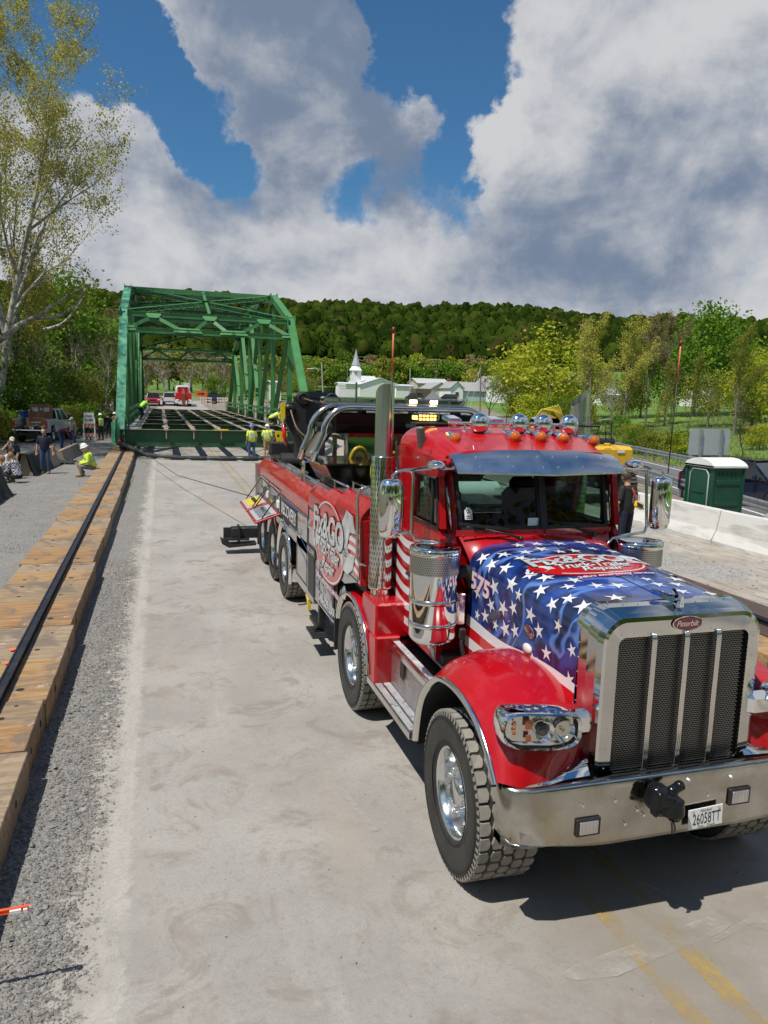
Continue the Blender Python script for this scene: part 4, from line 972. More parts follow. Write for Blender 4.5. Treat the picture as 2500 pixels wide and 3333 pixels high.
# badges
def oval_badge(o, ex, ey, w, h, key='pb'):
    f = plane(o, ex, ey); nrm = Vector(ex).cross(Vector(ey)).normalized()
    b = MB(); b.add([f(w/2*cos(2*pi*k/28), h/2*sin(2*pi*k/28))+nrm*.004 for k in range(28)]+[f(w/2*1.06*cos(2*pi*k/28), h/2*1.08*sin(2*pi*k/28)) for k in range(28)], [tuple(range(28))]+[(k, 28+k, 28+(k+1)%28, (k+1)%28) for k in range(28)]); p = P_('badge', b, mat('badge_red', (0.16,0.003,0.008), .15, coat=1))
    b = MB(); r0, r1 = 1.0, 1.07
    b.add([f(w/2*1.0*cos(2*pi*k/28), h/2*1.0*sin(2*pi*k/28))+nrm*.006 for k in range(28)]+[f(w/2*1.07*cos(2*pi*k/28), h/2*1.1*sin(2*pi*k/28))+nrm*.003 for k in range(28)], [(k, 28+k, 28+(k+1)%28, (k+1)%28) for k in range(28)]); obj('badge_rim', b, CHR, p)
    b = MB(); lettering(b, key, lambda u,v: f(u,v)+nrm*.0065, w=w*.78); obj('badge_lettering', b, CHR, p); return p
oval_badge((XG, GY-.004, 1.918), (1,0,0), (0,.02,1), .205, .085)
# ---------- hood
HY0, HY1 = 3.96, 5.50
xh = lambda t: XG+(XC-XG)*t
def hood_sec(t):
    """cross-section at t (0 front .. 1 rear): list of (x offset, z)"""
    hw = .612+.045*t; zt = 1.995+.075*t; cr_ = .035+.018*t; r = .13
    zb = (1.28 - .20*sstep(t, .0, .35)) if False else 1.0
    pts = []
    pts.append((-hw-.012, zb)); pts.append((-hw-.006, 1.35)); pts.append((-hw, 1.62)); pts.append((-hw, zt-r-.03))
    for k in range(1,8):
        a = pi-(pi/2)*k/8; pts.append((-hw+r+r*cos(a), zt-r-.03+(r+.012)*sin(a)))
    for k in range(0,9):
        x = (-hw+r)+(hw-r)*2*k/8; pts.append((x, zt-.018+cr_*(1-(x/hw)**2)))
    half = [p for p in pts]; rest = [(-p[0], p[1]) for p in half[:11]][::-1]
    return half+rest
def hood_pt(s_, t, off=0.0):
    sec = hood_sec(t); n = len(sec)-1; x = min(max(s_*n, 0), n-1e-6); i = int(x); f = x-i
    a, c = sec[i], sec[i+1]; px_ = a[0]+(c[0]-a[0])*f; pz = a[1]+(c[1]-a[1])*f
    p = Vector((xh(t)+px_, HY0+(HY1-HY0)*t, pz))
    if off:
        d = Vector((c[0]-a[0], 0, c[1]-a[1])); nrm = Vector((-d.z, 0, d.x)).normalized(); p += nrm*off
    return p
b = MB(); b.grid(lambda u, v: hood_pt(u, v), 29, 24); P_('hood', b, BLUEW)
# map by position: top map (x,y) and side map (y,z)
def hood_top(x, y, off=.002):
    t = min(max((y-HY0)/(HY1-HY0),0),1); sec = hood_sec(t); dx = x-xh(t)
    for a, c in zip(sec[4:], sec[5:]):
        if a[0] <= dx <= c[0] and c[0] > a[0]:
            f = (dx-a[0])/(c[0]-a[0]); return Vector((x, y, a[1]+(c[1]-a[1])*f+off))
    return Vector((x, y, sec[10][1]+off))
def hood_side(y, z, off=.003):
    t = min(max((y-HY0)/(HY1-HY0),0),1); sec = hood_sec(t)
    for a, c in zip(sec[:10], sec[1:11]):
        if a[1] <= z <= c[1]:
            f = (z-a[1])/(c[1]-a[1]+1e-9); return Vector((xh(t)+a[0]+(c[0]-a[0])*f-off, y, z+off*.3))
    return Vector((xh(t)+sec[0][0]-off, y, z))
def arclen_map(u, v):
    """unrolled hood: u runs over the section from the near lower edge (metres), v = y"""
    t = min(max((v-HY0)/(HY1-HY0),0),1); sec = hood_sec(t); acc = 0
    for a, c in zip(sec, sec[1:]):
        l = sqrt((c[0]-a[0])**2+(c[1]-a[1])**2)
        if acc+l >= u:
            f = (u-acc)/l; d = Vector((c[0]-a[0],0,c[1]-a[1])); nrm = Vector((-d.z,0,d.x)).normalized()
            return Vector((xh(t)+a[0]+(c[0]-a[0])*f, v, a[1]+(c[1]-a[1])*f))+nrm*.0025
        acc += l
    return Vector((xh(t)+sec[-1][0], v, sec[-1][1]))
def star(b, u, v, r, rot, sk=1.0, mp=arclen_map):
    # star with subdivided arms so that it follows the surface
    P = []
    for k in range(10):
        a = rot+pi*k/5; rr = r if k % 2 == 0 else r*.36
        P.append((u+rr*cos(a), v+rr*sin(a)*sk))
    vs = [mp(u, v)]+[mp(*p) for p in P]+[mp((p[0]+u)/2, (p[1]+v)/2) for p in P]
    fs = []
    for k in range(10):
        k2 = (k+1) % 10; fs += [(0, 11+k, 11+k2), (11+k, 1+k, 1+k2, 11+k2)]
    b.add(vs, fs)
SR = random.Random(12)
def sec_len(): 
    s_ = hood_sec(.5); return sum(sqrt((c[0]-a[0])**2+(c[1]-a[1])**2) for a, c in zip(s_, s_[1:]))
SL = sec_len()
stars = []
placed = []
for tries in range(6000):
    u = SR.uniform(.05, SL-.05); v = SR.uniform(HY0+.05, HY1-.05)
    zs = u if u < SL/2 else SL-u   # height up the side
    # flag boundary: stars only above the wavy stripe line
    lim = .50 - .42*((v-HY0)/(HY1-HY0))**.8*-1 if False else .12+.42*sstep(v, HY0+.05, HY0+.75)
    if zs < lim: continue
    r = SR.uniform(.050,.078)
    if abs(u-SL*.52) < .43 and 4.42 < v < 5.12: continue
    if u < SL/2 and .74 < zs < .93 and 5.08 < v < 5.5: continue
    if u < SL/2 and .50 < zs < .74 and 4.42 < v < 4.68: continue
    if all((u-a)**2+(v-c)**2 > (r+d+.006)**2 for a, c, d in placed):
        placed.append((u, v, r))
    if len(placed) > 84: break
for (u, v, r) in placed:
    b = MB(); star(b, u, v, r, SR.uniform(0, 2*pi/5), SR.choice([1,1,1.15])); P_('star_decal', b, WHT)
# stripes on the lower sides of the hood
def ribbon(b, lo, hi, y0, y1, mp, n=26):
    b.grid(lambda u, v: mp(y0+(y1-y0)*u, lo(y0+(y1-y0)*u)+(hi(y0+(y1-y0)*u)-lo(y0+(y1-y0)*u))*v), n, 2)
def swoop(k):
    # height of stripe boundary k at y (0 = top edge of the first white stripe)
    def f(y):
        t = (y-HY0)/(HY1-HY0); base = 1.475+.03*sin(t*5.5+.4)+.05*sstep(t, .5, .95); return max(1.0, base-k*(.060+.030*t))
    return f
for side_ in (0,1):
    mp = (lambda y, z: hood_side(y, z)) if not side_ else (lambda y, z: (lambda p: Vector((2*xh((p.y-HY0)/(HY1-HY0))-p.x, p.y, p.z)))(hood_side(y, z)))
    for k in range(6):
        b = MB(); ribbon(b, swoop(k+1), swoop(k), HY0+.002, HY1-.002, mp); P_('stripe_decal', b, WHT if k % 2 == 0 else REDV)
    b = MB(); ribbon(b, lambda y: 1.0, swoop(6), HY0+.002, HY1-.002, mp); P_('stripe_decal', b, REDV)
# side number, badge, marker
hs = lambda y0, z0: (lambda u, v: hood_side(y0-u, z0+v, .006))
b = MB(); lettering(b, 'no', lambda u,v: hood_side(5.29-u, 1.80+v-.10*u, .006), w=.34, h=.155); P_('number_outline', b, PINK)
b = MB(); lettering(b, 'n', lambda u,v: hood_side(5.29-u, 1.80+v-.10*u, .008), w=.325, h=.145); P_('hood_number', b, WHT)
oval_badge((hood_side(4.53,1.66).x-.004, 4.53, 1.66), (0,-1,-.12), (0,-.12,1), .15, .075)
b = MB(); b.sphere((hood_side(4.54,1.53).x-.002, 4.54, 1.53), .05, 14, 8, (.45,1.25,.75)); mk = P_('side_marker_light', b, mat('marker_lens', (0.7,0.7,0.68), .12, coat=1, var=.1, vscale=60))
# hood logo
HF = lambda u, v: hood_top(3.03+u, 4.78+v, .004)
HF2 = lambda u, v: hood_top(3.03+u, 4.78+v, .0065)
HF3 = lambda u, v: hood_top(3.03+u, 4.78+v, .009)
def oval(b, f, w, h, n=40, rings=4):
    vs = [f(0,0)]; fs = []
    for r_ in range(1, rings+1):
        for k in range(n): a = 2*pi*k/n; vs.append(f(w/2*cos(a)*r_/rings, h/2*sin(a)*r_/rings))
    for k in range(n): fs.append((0, 1+k, 1+(k+1)%n))
    for r_ in range(rings-1):
        for k in range(n): fs.append((1+r_*n+k, 1+(r_+1)*n+k, 1+(r_+1)*n+(k+1)%n, 1+r_*n+(k+1)%n))
    b.add(vs, fs)
SIL = mat('silver_print', (0.52,0.53,0.55), .3, var=.25, vscale=9, coat=.4)
GRYP = mat('grey_print', (0.16,0.16,0.165), .35, coat=.4)
def logo(F1, F2, F3, s_, Prt):
    b = MB(); oval(b, F1, .92*s_, .52*s_); o = P_('logo_oval', b, REDV)
    b = MB()
    for k in range(40):
        a, c = 2*pi*k/40, 2*pi*(k+1)/40
        if .12 < (k/40) < .38 or .62 < k/40 < .97: b.add([F2(.435*s_*cos(a), .235*s_*sin(a)), F2(.435*s_*cos(c), .235*s_*sin(c)), F2(.42*s_*cos(c), .222*s_*sin(c)), F2(.42*s_*cos(a), .222*s_*sin(a))], [(0,1,2,3)])
    obj('logo_ring', b, WHT, o)
    b = MB()   # wrench with an open jaw
    wr = [(-.50,-.03),(-.46,-.085),(-.38,-.085),(-.33,-.055),(.30,.035),(.36,.0),(.44,-.02),(.53,.01),(.55,.07),(.45,.045),(.41,.085),(.46,.14),(.56,.15),(.52,.21),(.42,.225),(.34,.18),(.30,.115),(-.34,.025),(-.40,.05),(-.47,.035)]
    poly = [Vector((x*s_, y*s_, 0)) for x, y in wr]; tri = tessellate_polygon([poly]); b.add([F2(p.x, p.y) for p in poly], [tuple(t) for t in tri]); obj('logo_wrench', b, SIL, o)
    b = MB(); b.add([F3((-.42+.028*cos(2*pi*k/14))*s_, (-.02+.028*sin(2*pi*k/14))*s_) for k in range(14)], [tuple(range(14))]); obj('logo_hole', b, REDV, o)
    for key, w, h, dy, dx, m, F in (('fixo',.80,.215,.12,-.03,BLK,F2),('fix',.77,.185,.12,-.03,SIL,F3),('tto',.60,.125,-.03,.03,GRYP,F2),('tt',.585,.108,-.03,.03,WHT,F3),('repo',.34,.125,-.135,.04,GRYP,F2),('rep',.33,.108,-.135,.04,WHT,F3),('emo',.62,.062,-.275,.05,PINK,F2),('em',.61,.050,-.275,.05,WHT,F3)):
        b = MB(); up = .0015 if F is F3 else .0008; lettering(b, key, lambda u, v: F(u+dx*s_, v+dy*s_+.06*u*(1 if 'em' in key else 0)), w=w*s_, h=h*s_); obj('logo_lettering', b, m, o)
    return o
b = MB()
logo(HF, HF2, HF3, 1.05, None)
b = MB(); b.tube([hood_top(xh(k/12)-.0, HY0+(HY1-HY0)*k/12, .0) for k in range(13)], .004, 5); P_('hood_seam', b, BLK)
# ornament
b = MB(); b.prism([(-.015,0),(.015,0),(.012,.055),(0,.075),(-.012,.055)], (XG, 3.80, 2.0), (1,0,0), (0,0,1), (0,1,0), .03)
for sg in (-1,1): b.add([(XG, 3.79, 2.035),(XG, 3.83, 2.06),(XG+sg*.075, 3.97, 2.075),(XG+sg*.085, 4.02, 2.06),(XG, 3.90, 2.02)], [(0,1,2,3,4) if sg < 0 else (4,3,2,1,0)]); b.add([(XG, 3.79, 2.02),(XG, 3.83, 2.045),(XG+sg*.075, 3.97, 2.06),(XG+sg*.085, 4.02, 2.045),(XG, 3.90, 2.005)], [(0,1,2,3,4)])
P_('hood_ornament', b, CHR)
for k in range(9):
    for sg in (-1,):
        b = MB(); p = hood_side(3.975, 1.08+.1*k, .0); b.sphere((XG-.612, 3.955, 1.10+.095*k), .006, 6, 4); P_('rivet_head', b, CHR)
for k in range(9):
    b = MB(); x = XG-.44+.11*k; b.sphere((x, 3.94, 2.0+.03*(1-((x-XG)/.6)**2)+.005), .006, 6, 4); P_('rivet_head', b, CHR)
# ---------- front fenders
FSEC = {0.00:[(5.17,.635),(5.10,.945),(4.96,1.145),(4.69,1.318),(4.36,1.360),(4.05,1.300),(3.855,1.172),(3.725,1.03)],
        0.04:[(5.19,.64),(5.12,.965),(4.98,1.175),(4.70,1.352),(4.35,1.395),(4.03,1.335),(3.82,1.195),(3.69,1.03)],
        0.14:[(5.22,.70),(5.16,1.03),(5.01,1.245),(4.72,1.425),(4.35,1.465),(4.01,1.40),(3.775,1.24),(3.665,1.00)],
        0.34:[(5.24,.90),(5.18,1.14),(5.03,1.32),(4.73,1.475),(4.35,1.51),(4.02,1.44),(3.79,1.27),(3.69,.99)],
        0.56:[(5.26,1.0),(5.20,1.18),(5.04,1.34),(4.73,1.475),(4.35,1.50),(4.04,1.43),(3.84,1.27),(3.78,.99)],
        0.64:[(5.26,1.04),(5.20,1.18),(5.04,1.32),(4.73,1.44),(4.35,1.46),(4.05,1.40),(3.88,1.26),(3.84,.99)]}
FK = sorted(FSEC)
def fender_pt(u, v, mir=False):
    x = u*.64
    k = 0
    while k < len(FK)-2 and x > FK[k+1]: k += 1
    f = (x-FK[k])/(FK[k+1]-FK[k]); a = cr(FSEC[FK[k]], v); c = cr(FSEC[FK[k+1]], v)
    f2 = f if k > 1 else f
    X = 1.85+x; X = sx(X) if mir else X
    return Vector((X, a[0]+(c[0]-a[0])*f2, a[1]+(c[1]-a[1])*f2))
UU = [0,.01,.03,.0625,.10,.15,.22,.30,.38,.45,.53,.62,.72,.82,.92,1.0]
for mir in (False, True):
    b = MB(); b.grid(lambda u, v: fender_pt(UU[int(round(u*15))], v, mir), 15, 40); fo = P_('fender', b, RED)
    b = MB(); pts = [fender_pt(0, v/40, mir) for v in range(41)]; pts = [p+Vector(((-.006 if not mir else .006),0,-.012)) for p in pts]
    # flat chrome lip
    c = Vector((XC,4.45,.66)); sg = -1 if not mir else 1
    prof = []
    for p in pts:
        rd = Vector((0, p.y-4.45, p.z-.62)).normalized(); prof.append([p+rd*.014, p+rd*.010+Vector((sg*.016,0,0)), p-rd*.020+Vector((sg*.018,0,0)), p-rd*.030+Vector((-sg*.02,0,0))])
    vs = [q for r_ in prof for q in r_]; b.add(vs, [(i*4+j, i*4+4+j, i*4+5+j, i*4+1+j) for i in range(40) for j in range(3)], True); obj('fender_trim', b, CHR2, fo)
    b = MB()
    X0, X1 = (1.87, 2.44) if not mir else (sx(1.87), sx(2.44))
    vs = [Vector((X, p[0], p[1]-.05)) for X in (X0, X1) for p in [cr(FSEC[0.0], v/24) for v in range(25)]]
    b.add(vs, [(i, i+1, 26+i, 25+i) for i in range(24)], True); b.add([(X1, y, z) for y, z in ((3.9,.9),(5.2,.6),(5.2,1.3),(4.5,1.4),(3.9,1.25))], [(0,1,2,3,4)]); obj('wheel_well', b, BLKF, fo)
    # chrome lip above the bumper
    b = MB(); xa, xb = (1.93, 2.47) if not mir else (sx(1.93), sx(2.47))
    b.grid(lambda u, v: Vector((xa+(xb-xa)*u, 3.68-.03*sin(pi*min(1,u*1.3+.15))+.12*v*(1 if v<.5 else .5)+.04*u, 1.00+.028*sin(pi*v)+.085*sstep(u,.72,1.0)*v)), 14, 8); P_('fender_lip', b, CHR)
    # headlight pod
    hx0, hx1 = (1.865, 2.325) if not mir else (sx(1.865), sx(2.325))
    def pod(u, v, grow=1.0, dep=0.0):
        # superellipse shell swept backwards: u round, v depth
        a = 2*pi*u; cx = .5; ex = .5*(abs(cos(a))**.55)*(1 if cos(a) > 0 else -1); ez = .5*(abs(sin(a))**.6)*(1 if sin(a) > 0 else -1)
        w = .46; h = .215
        g = [1.0,1.04,1.045,1.03,.9,.55][min(5, int(v*5+.01))]; yy = [0,.012,.05,.12,.22,.30][min(5,int(v*5+.01))]
        X = (hx0+hx1)/2+(hx1-hx0)*ex*g; Z = 1.350+h*ez*g-.02*ex*2*0
        sweep = .085*((.5-ex) if True else 0)**2
        return Vector((X, 3.615+yy+sweep+dep, Z))
    b = MB(); b.grid(lambda u, v: pod(u, v), 36, 5); b.grid(lambda u, v: pod(u, 0, 1)+(Vector(((hx0+hx1)/2, 3.615, 1.35))-pod(u,0))*(.07*v)+Vector((0,.0+.015*v,0)), 36, 2); hp = P_('headlight', b, CHR)
    b = MB(); b.box(((hx1+(.05 if not mir else -.05)), 3.76, 1.335), (.18,.10,.15), ch=.03); obj('headlight_arm', b, CHR, hp)
    fl = lambda u, v: Vector(((hx0+hx1)/2, 3.66+.085*(.5-u)**2, 1.35))+Vector(((hx1-hx0)*u*.9, 0, v))
    b = MB(); b.add([fl(.5*(abs(cos(2*pi*k/30))**.55)*(1 if cos(2*pi*k/30)>0 else -1), .098*(abs(sin(2*pi*k/30))**.6)*(1 if sin(2*pi*k/30)>0 else -1)) for k in range(30)], [tuple(range(30))]); obj('reflector_back', b, CHR2, hp)
    for ux, r_, kd in ((.02,.062,'proj'),(.30,.068,'ref')):
        c = fl(ux, 0); b = MB()
        if kd == 'ref': b.lathe([(.0,.035),(.03,.03),(.055,.012),(r_,-.022)], 20, c+Vector((0,-.012,0)), (0,1,0)); b.lathe([(.012,-.015),(.010,.03)], 8, c, (0,1,0))
        else: b.lathe([(r_,-.02),(r_-.012,-.012),(.040,.0)], 20, c+Vector((0,-.012,0)), (0,1,0))
        obj('lamp', b, CHR, hp)
        if kd == 'proj': b = MB(); b.sphere(c+Vector((0,-.004,0)), .038, 16, 8, (1,.6,1)); obj('projector_lens', b, mat('lens_dark', (0.03,0.035,0.04), .03, coat=1), hp)
    b = MB(); c = fl(-.20, .0); b.box(c+Vector((0,-.02,.04)), (.038,.012,.055)); b.box(c+Vector((.003,-.02,-.045)), (.03,.012,.04)); obj('turn_reflector', b, AMB, hp)
    for k in range(3): b = MB(); c = fl(-.40, 0); b.sphere(c+Vector((0,-.03,.05-.03*k)), .012, 8, 6); obj('marker_bulb', b, AMB, hp)
    b = MB(); b.grid(lambda u, v: Vector(((hx0+hx1)/2,3.612,1.35))*(1-v)+(pod(u,0)+Vector((0,-.002,0)))*v+Vector((0,.085*0,0)), 36, 1)
    obj('lens_cover', b, LENS, hp)
# ---------- cowl and windshield
WB = lambda u: Vector((XC+.71*u, 5.52+.14*abs(u)**1.2, 2.185-.02*abs(u)))      # base line, u -1..1
WT = lambda u: Vector((XC+.725*u, 5.66+.14*abs(u)**1.2, 2.70-.035*abs(u)**2))
b = MB(); 
def cowl(u, v):
    s_ = 4+21*u; p = hood_pt(s_/29, 1.0); q = WB(-1+2*u)+Vector((0,-.02,-.03))
    return p*(1-v)+q*v+Vector((0,0,.012*sin(pi*v)))
b.grid(cowl, 21, 5); P_('cowl', b, RED)
for k in range(15):
    b = MB(); p = WB(-.95+1.9*k/14)+Vector((0,-.035,-.032)); b.sphere(p, .007, 6, 4); P_('rivet_head', b, RED)
# panes and frames
for sg in (-1, 1):
    a = .035*sg; c = .965*sg
    P4 = [WB(a)+Vector((0,0,.02)), WB(c)+Vector((0,0,.02)), WT(c), WT(a)]
    if sg > 0: P4 = [P4[1],P4[0],P4[3],P4[2]]
    gb_ = MB(); gb_.add([p+Vector((0,.012,0)) for p in P4], [(0,1,2,3)]); wp = P_('windshield_pane', gb_, GLS)
    fb = MB()
    for p, q in zip(P4, P4[1:]+P4[:1]): fb.bar(p, q, .03, .035, (0,-1,.2))
    obj('gasket', fb, BLK, wp)
b = MB(); b.bar(WB(0)+Vector((0,-.012,0)), WT(0)+Vector((0,-.012,0)), .05, .035, (0,-1,.2)); P_('centre_post', b, BLK)
for sg in (-1, 1):
    b = MB(); p, q = WB(sg), WT(sg); o = Vector((sg*(.06 if sg < 0 else .03),.05,0)); vs = [p+Vector((-.02*sg,0,-.02)), p+o*1.2+Vector((0,0,-.02)), q+o, q+Vector((-.02*sg,0,0))]
    b.add(vs+[v+Vector((0,.06,0)) for v in vs], [(0,1,2,3),(4,5,6,7),(1,5,6,2),(0,4,7,3)]); P_('a_pillar', b, RED)
    b = MB(); b.tube([WB(sg*1.06)+Vector((sg*.005,.0,0)), WT(sg*1.06)+Vector((sg*.005,.0,-.02))], .014, 6); P_('pillar_trim', b, CHR2)
b = MB(); b.bar(WB(-1.02)+Vector((0,0,-.01)), WB(0)+Vector((0,0,-.01)), .06, .05); b.bar(WB(0)+Vector((0,0,-.01)), WB(1.02)+Vector((0,0,-.01)), .06, .05); P_('windshield_sill', b, RED)
b = MB(); b.bar(WT(-1.02)+Vector((0,.03,.04)), WT(0)+Vector((0,.03,.04)), .08, .10); b.bar(WT(0)+Vector((0,.03,.04)), WT(1.02)+Vector((0,.03,.04)), .08, .10); P_('header', b, RED)
# wipers
for sg in (-1,1):
    piv = WB(.30 if sg < 0 else .84) + Vector((0,-.05,-.02)) if False else (Vector((XC-.22,5.47,2.13)) if sg < 0 else Vector((XC+.50,5.53,2.14)))
    tip = piv+Vector((-.30,.06,.075)); b = MB(); b.tube([piv, piv+Vector((-.10,.02,.03)), tip], [.013,.010,.006], 6); b.sphere(piv, .022, 10, 6); wb_ = P_('wiper_arm', b, BLK)
    b = MB(); b.bar(tip+Vector((-.22,.03,.045)), tip+Vector((.20,-.022,-.005)), .012, .022); obj('wiper_blade', b, BLK, wb_)
# inspection sticker and note
b = MB(); c = WB(-.86)*.72+WT(-.86)*.28; ex = (WB(-.7)-WB(-.9)).normalized(); ey = (WT(-.86)-WB(-.86)).normalized(); nn_ = ex.cross(ey); f = plane(c-nn_*-.02 if nn_.y < 0 else c-nn_*.02, ex, ey)
b.add([f(u, v) for u, v in ((-.032,-.05),(.032,-.05),(.032,.025),(.015,.05),(-.015,.05),(-.032,.025))], [tuple(range(6))]); st_ = P_('window_tag', b, WHT)
b = MB(); lettering(b, 'two', lambda u,v: f(u, v+.02)+Vector((0,-.003,0)), h=.03)
for k in range(2): b.add([f(x,y)+Vector((0,-.003,0)) for x,y in ((-.02,-.04+k*.016),(.02,-.04+k*.016),(.02,-.033+k*.016),(-.02,-.033+k*.016))], [(0,1,2,3)])
obj('tag_print', b, BLKT, st_)
b = MB(); c = WB(-.12)*.9+WT(-.12)*.1; b.add([c+Vector((x, -.012, z)) for x, z in ((-.05,-.01),(.05,-.01),(.05,.055),(-.05,.055))], [(0,1,2,3)]); P_('window_note', b, mat('pale_green_note', (0.62,0.74,0.66), .5))
# ---------- cab shell
CX0, CX1 = 2.16, 3.83; CYF, CYR = 5.62, 6.90
def roof(u, v):
    a = -1+2*u; sg = 1 if a > 0 else -1; xm = (CX0+CX1)/2; W2 = (CX1-CX0)/2
    if v < .06:   # lip that drops behind the visor
        k = v/.06; y = 5.66-.07*k; dz = -.10*(1-k); vv = 0
    else: vv = (v-.06)/.94; y = 5.59+(CYR-5.59)*vv; dz = 0
    hw = W2*(.955+.045*sstep(vv, 0, .3)); y += .10*abs(a)**2.5*(1-vv)
    zc = 2.80+.165*sstep(vv, -.12, .62)+.012*sin(pi*vv)
    if vv > .9: k = (vv-.9)/.1; zc -= .16*(1-sqrt(max(0,1-k*k)))
    s_ = abs(a); ang = s_**3.2*pi/2
    r = .20; x = xm+sg*((hw-r)*min(1, s_/.72)+r*sin(max(0,(s_-.72)/.28)*pi/2)); z = zc+.03*(1-a*a)-r*1.05*(1-cos(max(0,(s_-.72)/.28)*pi/2))
    return Vector((x, y, z+dz))
b = MB(); b.grid(lambda u, v: roof(u, v), 50, 34); P_('cab_roof', b, RED)
# side walls from the sill to the roof, with the door window left open
def cab_side(mir):
    X = CX0 if not mir else CX1; sg = 1 if not mir else -1; t = .05*sg
    def slab(b, poly): b.prism(poly, (X,0,0), (0,1,0), (0,0,1), (1,0,0), t)
    b = MB()
    slab(b, [(5.66,2.19),(6.42,2.19),(6.42,2.12),(5.60,2.12)]); slab(b, [(5.60,2.12),(6.42,2.12),(6.42,1.08),(5.60,1.08)])
    slab(b, [(5.60,2.20),(5.66,2.20),(5.72,2.60),(5.70,2.64)])
    slab(b, [(6.33,2.19),(6.42,2.19),(6.42,2.62),(6.24,2.62)]); slab(b, [(5.70,2.60),(6.42,2.60),(6.42,2.80),(5.66,2.75)])
    d = P_('door', b, RED)
    b = MB(); b.prism([(5.64,2.20),(6.35,2.20),(6.25,2.61),(5.71,2.61)], (X+.02*sg,0,0), (0,1,0), (0,0,1), (1,0,0), .006*sg); obj('door_window', b, GLS, d)
    b = MB(); b.tube([(X-.006*sg, y, z) for y, z in ((5.65,2.20),(6.35,2.195),(6.26,2.60),(5.71,2.60))], .012, 6, closed=True); obj('window_gasket', b, BLK, d)
    b = MB(); b.bar((X+.02*sg,5.85,2.2),(X+.02*sg,5.87,2.6), .02,.03); obj('vent_bar', b, BLK, d)
    b = MB(); b.box((X-.02*sg,6.30,1.66), (.03,.14,.035), ch=.01); obj('handle', b, BLK, d)
    b = MB(); slab(b, [(6.43,1.08),(CYR,1.08),(CYR,2.80),(6.43,2.80)]); P_('cab_side_panel', b, RED)
    # flag stripes over the side
    mp = lambda y, z: Vector((X-.0035*sg, y, z))
    def wv(k): return lambda y: 2.06-.145*k-.16*(6.85-y)*0-.18*(1-((y-5.62)/1.25))*1.0+.05*sin((y-5.6)*5)
    for k in range(0, 6):
        b = MB(); ribbon(b, wv(k+.5), wv(k), 5.63, 6.88, mp, 20); P_('stripe_decal', b, WHT)
    b = MB()
    b.tube([(X-.09*sg,6.72,1.25),(X-.09*sg,6.72,2.25),(X-.07*sg,6.72,2.3),(X,6.72,2.3)], .014, 8); b.tube([(X-.09*sg,6.72,1.25),(X-.05*sg,6.72,1.2),(X,6.72,1.2)], .014, 8); P_('grab_handle', b, CHR2)
cab_side(False); cab_side(True)
b = MB()
for (x0, x1) in ((CX0, 2.46),(3.60, CX1)): b.box(((x0+x1)/2, 5.70, 1.62), (x1-x0, .05, 1.05))
b.box((XC, 5.6, 1.5), (1.2,.05,1.1)); P_('firewall', b, RED)
b = MB(); b.box((2.995, CYR-.02, 1.60), (1.66,.04,1.05)); b.box((2.995, CYR-.02, 2.73), (1.66,.04,.2))
for x in (CX0+.1, CX1-.08): b.box((x, CYR-.02, 2.4), (.18,.04,.6))
P_('cab_rear_wall', b, RED)
b = MB(); b.box((XC, CYR-.02, 2.40), (1.36,.008,.48)); P_('rear_window', b, GLS)
b = MB(); b.box((XC, 6.2, 1.12), (1.7,1.4,.06)); P_('cab_floor', b, DGR)
# interior
b = MB(); b.grid(lambda u, v: Vector((2.32+1.40*u, 5.66+.30*v, 2.175+.03*sin(pi*v)-.12*v*v+.035*sin(pi*u*3)**2*v)), 20, 6); b.box((XC, 5.93, 1.85), (1.45,.05,.5)); P_('dashboard', b, mat('dash_grey_green', (0.10,0.14,0.13), .7, var=.1))
for x in (2.56, 3.46):
    b = MB(); b.box((x, 6.45, 1.62), (.48,.46,.16), ch=.05); s_ = P_('seat', b, DGR)
    b = MB(); b.box((x, 6.68, 2.02), (.46,.14,.78), Matrix.Rotation(radians(-8),3,'X'), ch=.06); obj('backrest', b, DGR, s_)
    b = MB(); b.box((x, 6.76, 2.42), (.28,.09,.17), ch=.04); obj('headrest', b, DGR, s_)
b = MB(); c = Vector((3.46,6.10,2.06)); b.tube([c+Vector((.21*cos(a), .10*sin(a)*.6, .19*sin(a))) for a in [2*pi*k/20 for k in range(20)]], .015, 6, closed=True); b.bar(c-Vector((.2,0,0)), c+Vector((.2,0,0)), .04,.02); P_('steering_wheel', b, BLK)
# ---------- visor
b = MB()
VT = lambda u: Vector((XC-.04+.765*u, 5.585+.10*abs(u)**1.5, 2.835+.012*(1-u*u)-.035*abs(u)**4)); VB = lambda u: Vector((XC-.03+.77*u, 5.33+.15*abs(u), 2.665+.005*abs(u)))
for sg in (-1,1):
    b.grid(lambda u, v: VT(u*sg)*(1-v)+VB(u*sg)*v+Vector((0,-.012*sin(pi*v),.012*sin(pi*v))), 12, 5, smooth=True)
    b.add([VT(sg)+Vector((0,0,0)), VB(sg), WT(sg)+Vector((sg*.03,.02,.0)), VT(sg)+Vector((0,.12,-.06))], [(0,1,2,3)])
    b.bar(VB(0.0), VB(1.0*sg), .008, .012)
P_('sun_visor', b, mat('visor_steel', (0.80,0.80,0.80), .2, metal=1.0, rvar=.08))
for u in (-.75,-.4,-.08,.1,.42,.75):
    for v in (.30,.72):
        b = MB(); p = VT(u)*(1-v)+VB(u)*v+Vector((0,-.014,.012)); b.sphere(p, .0055, 6, 4); P_('visor_screw', b, CHR)
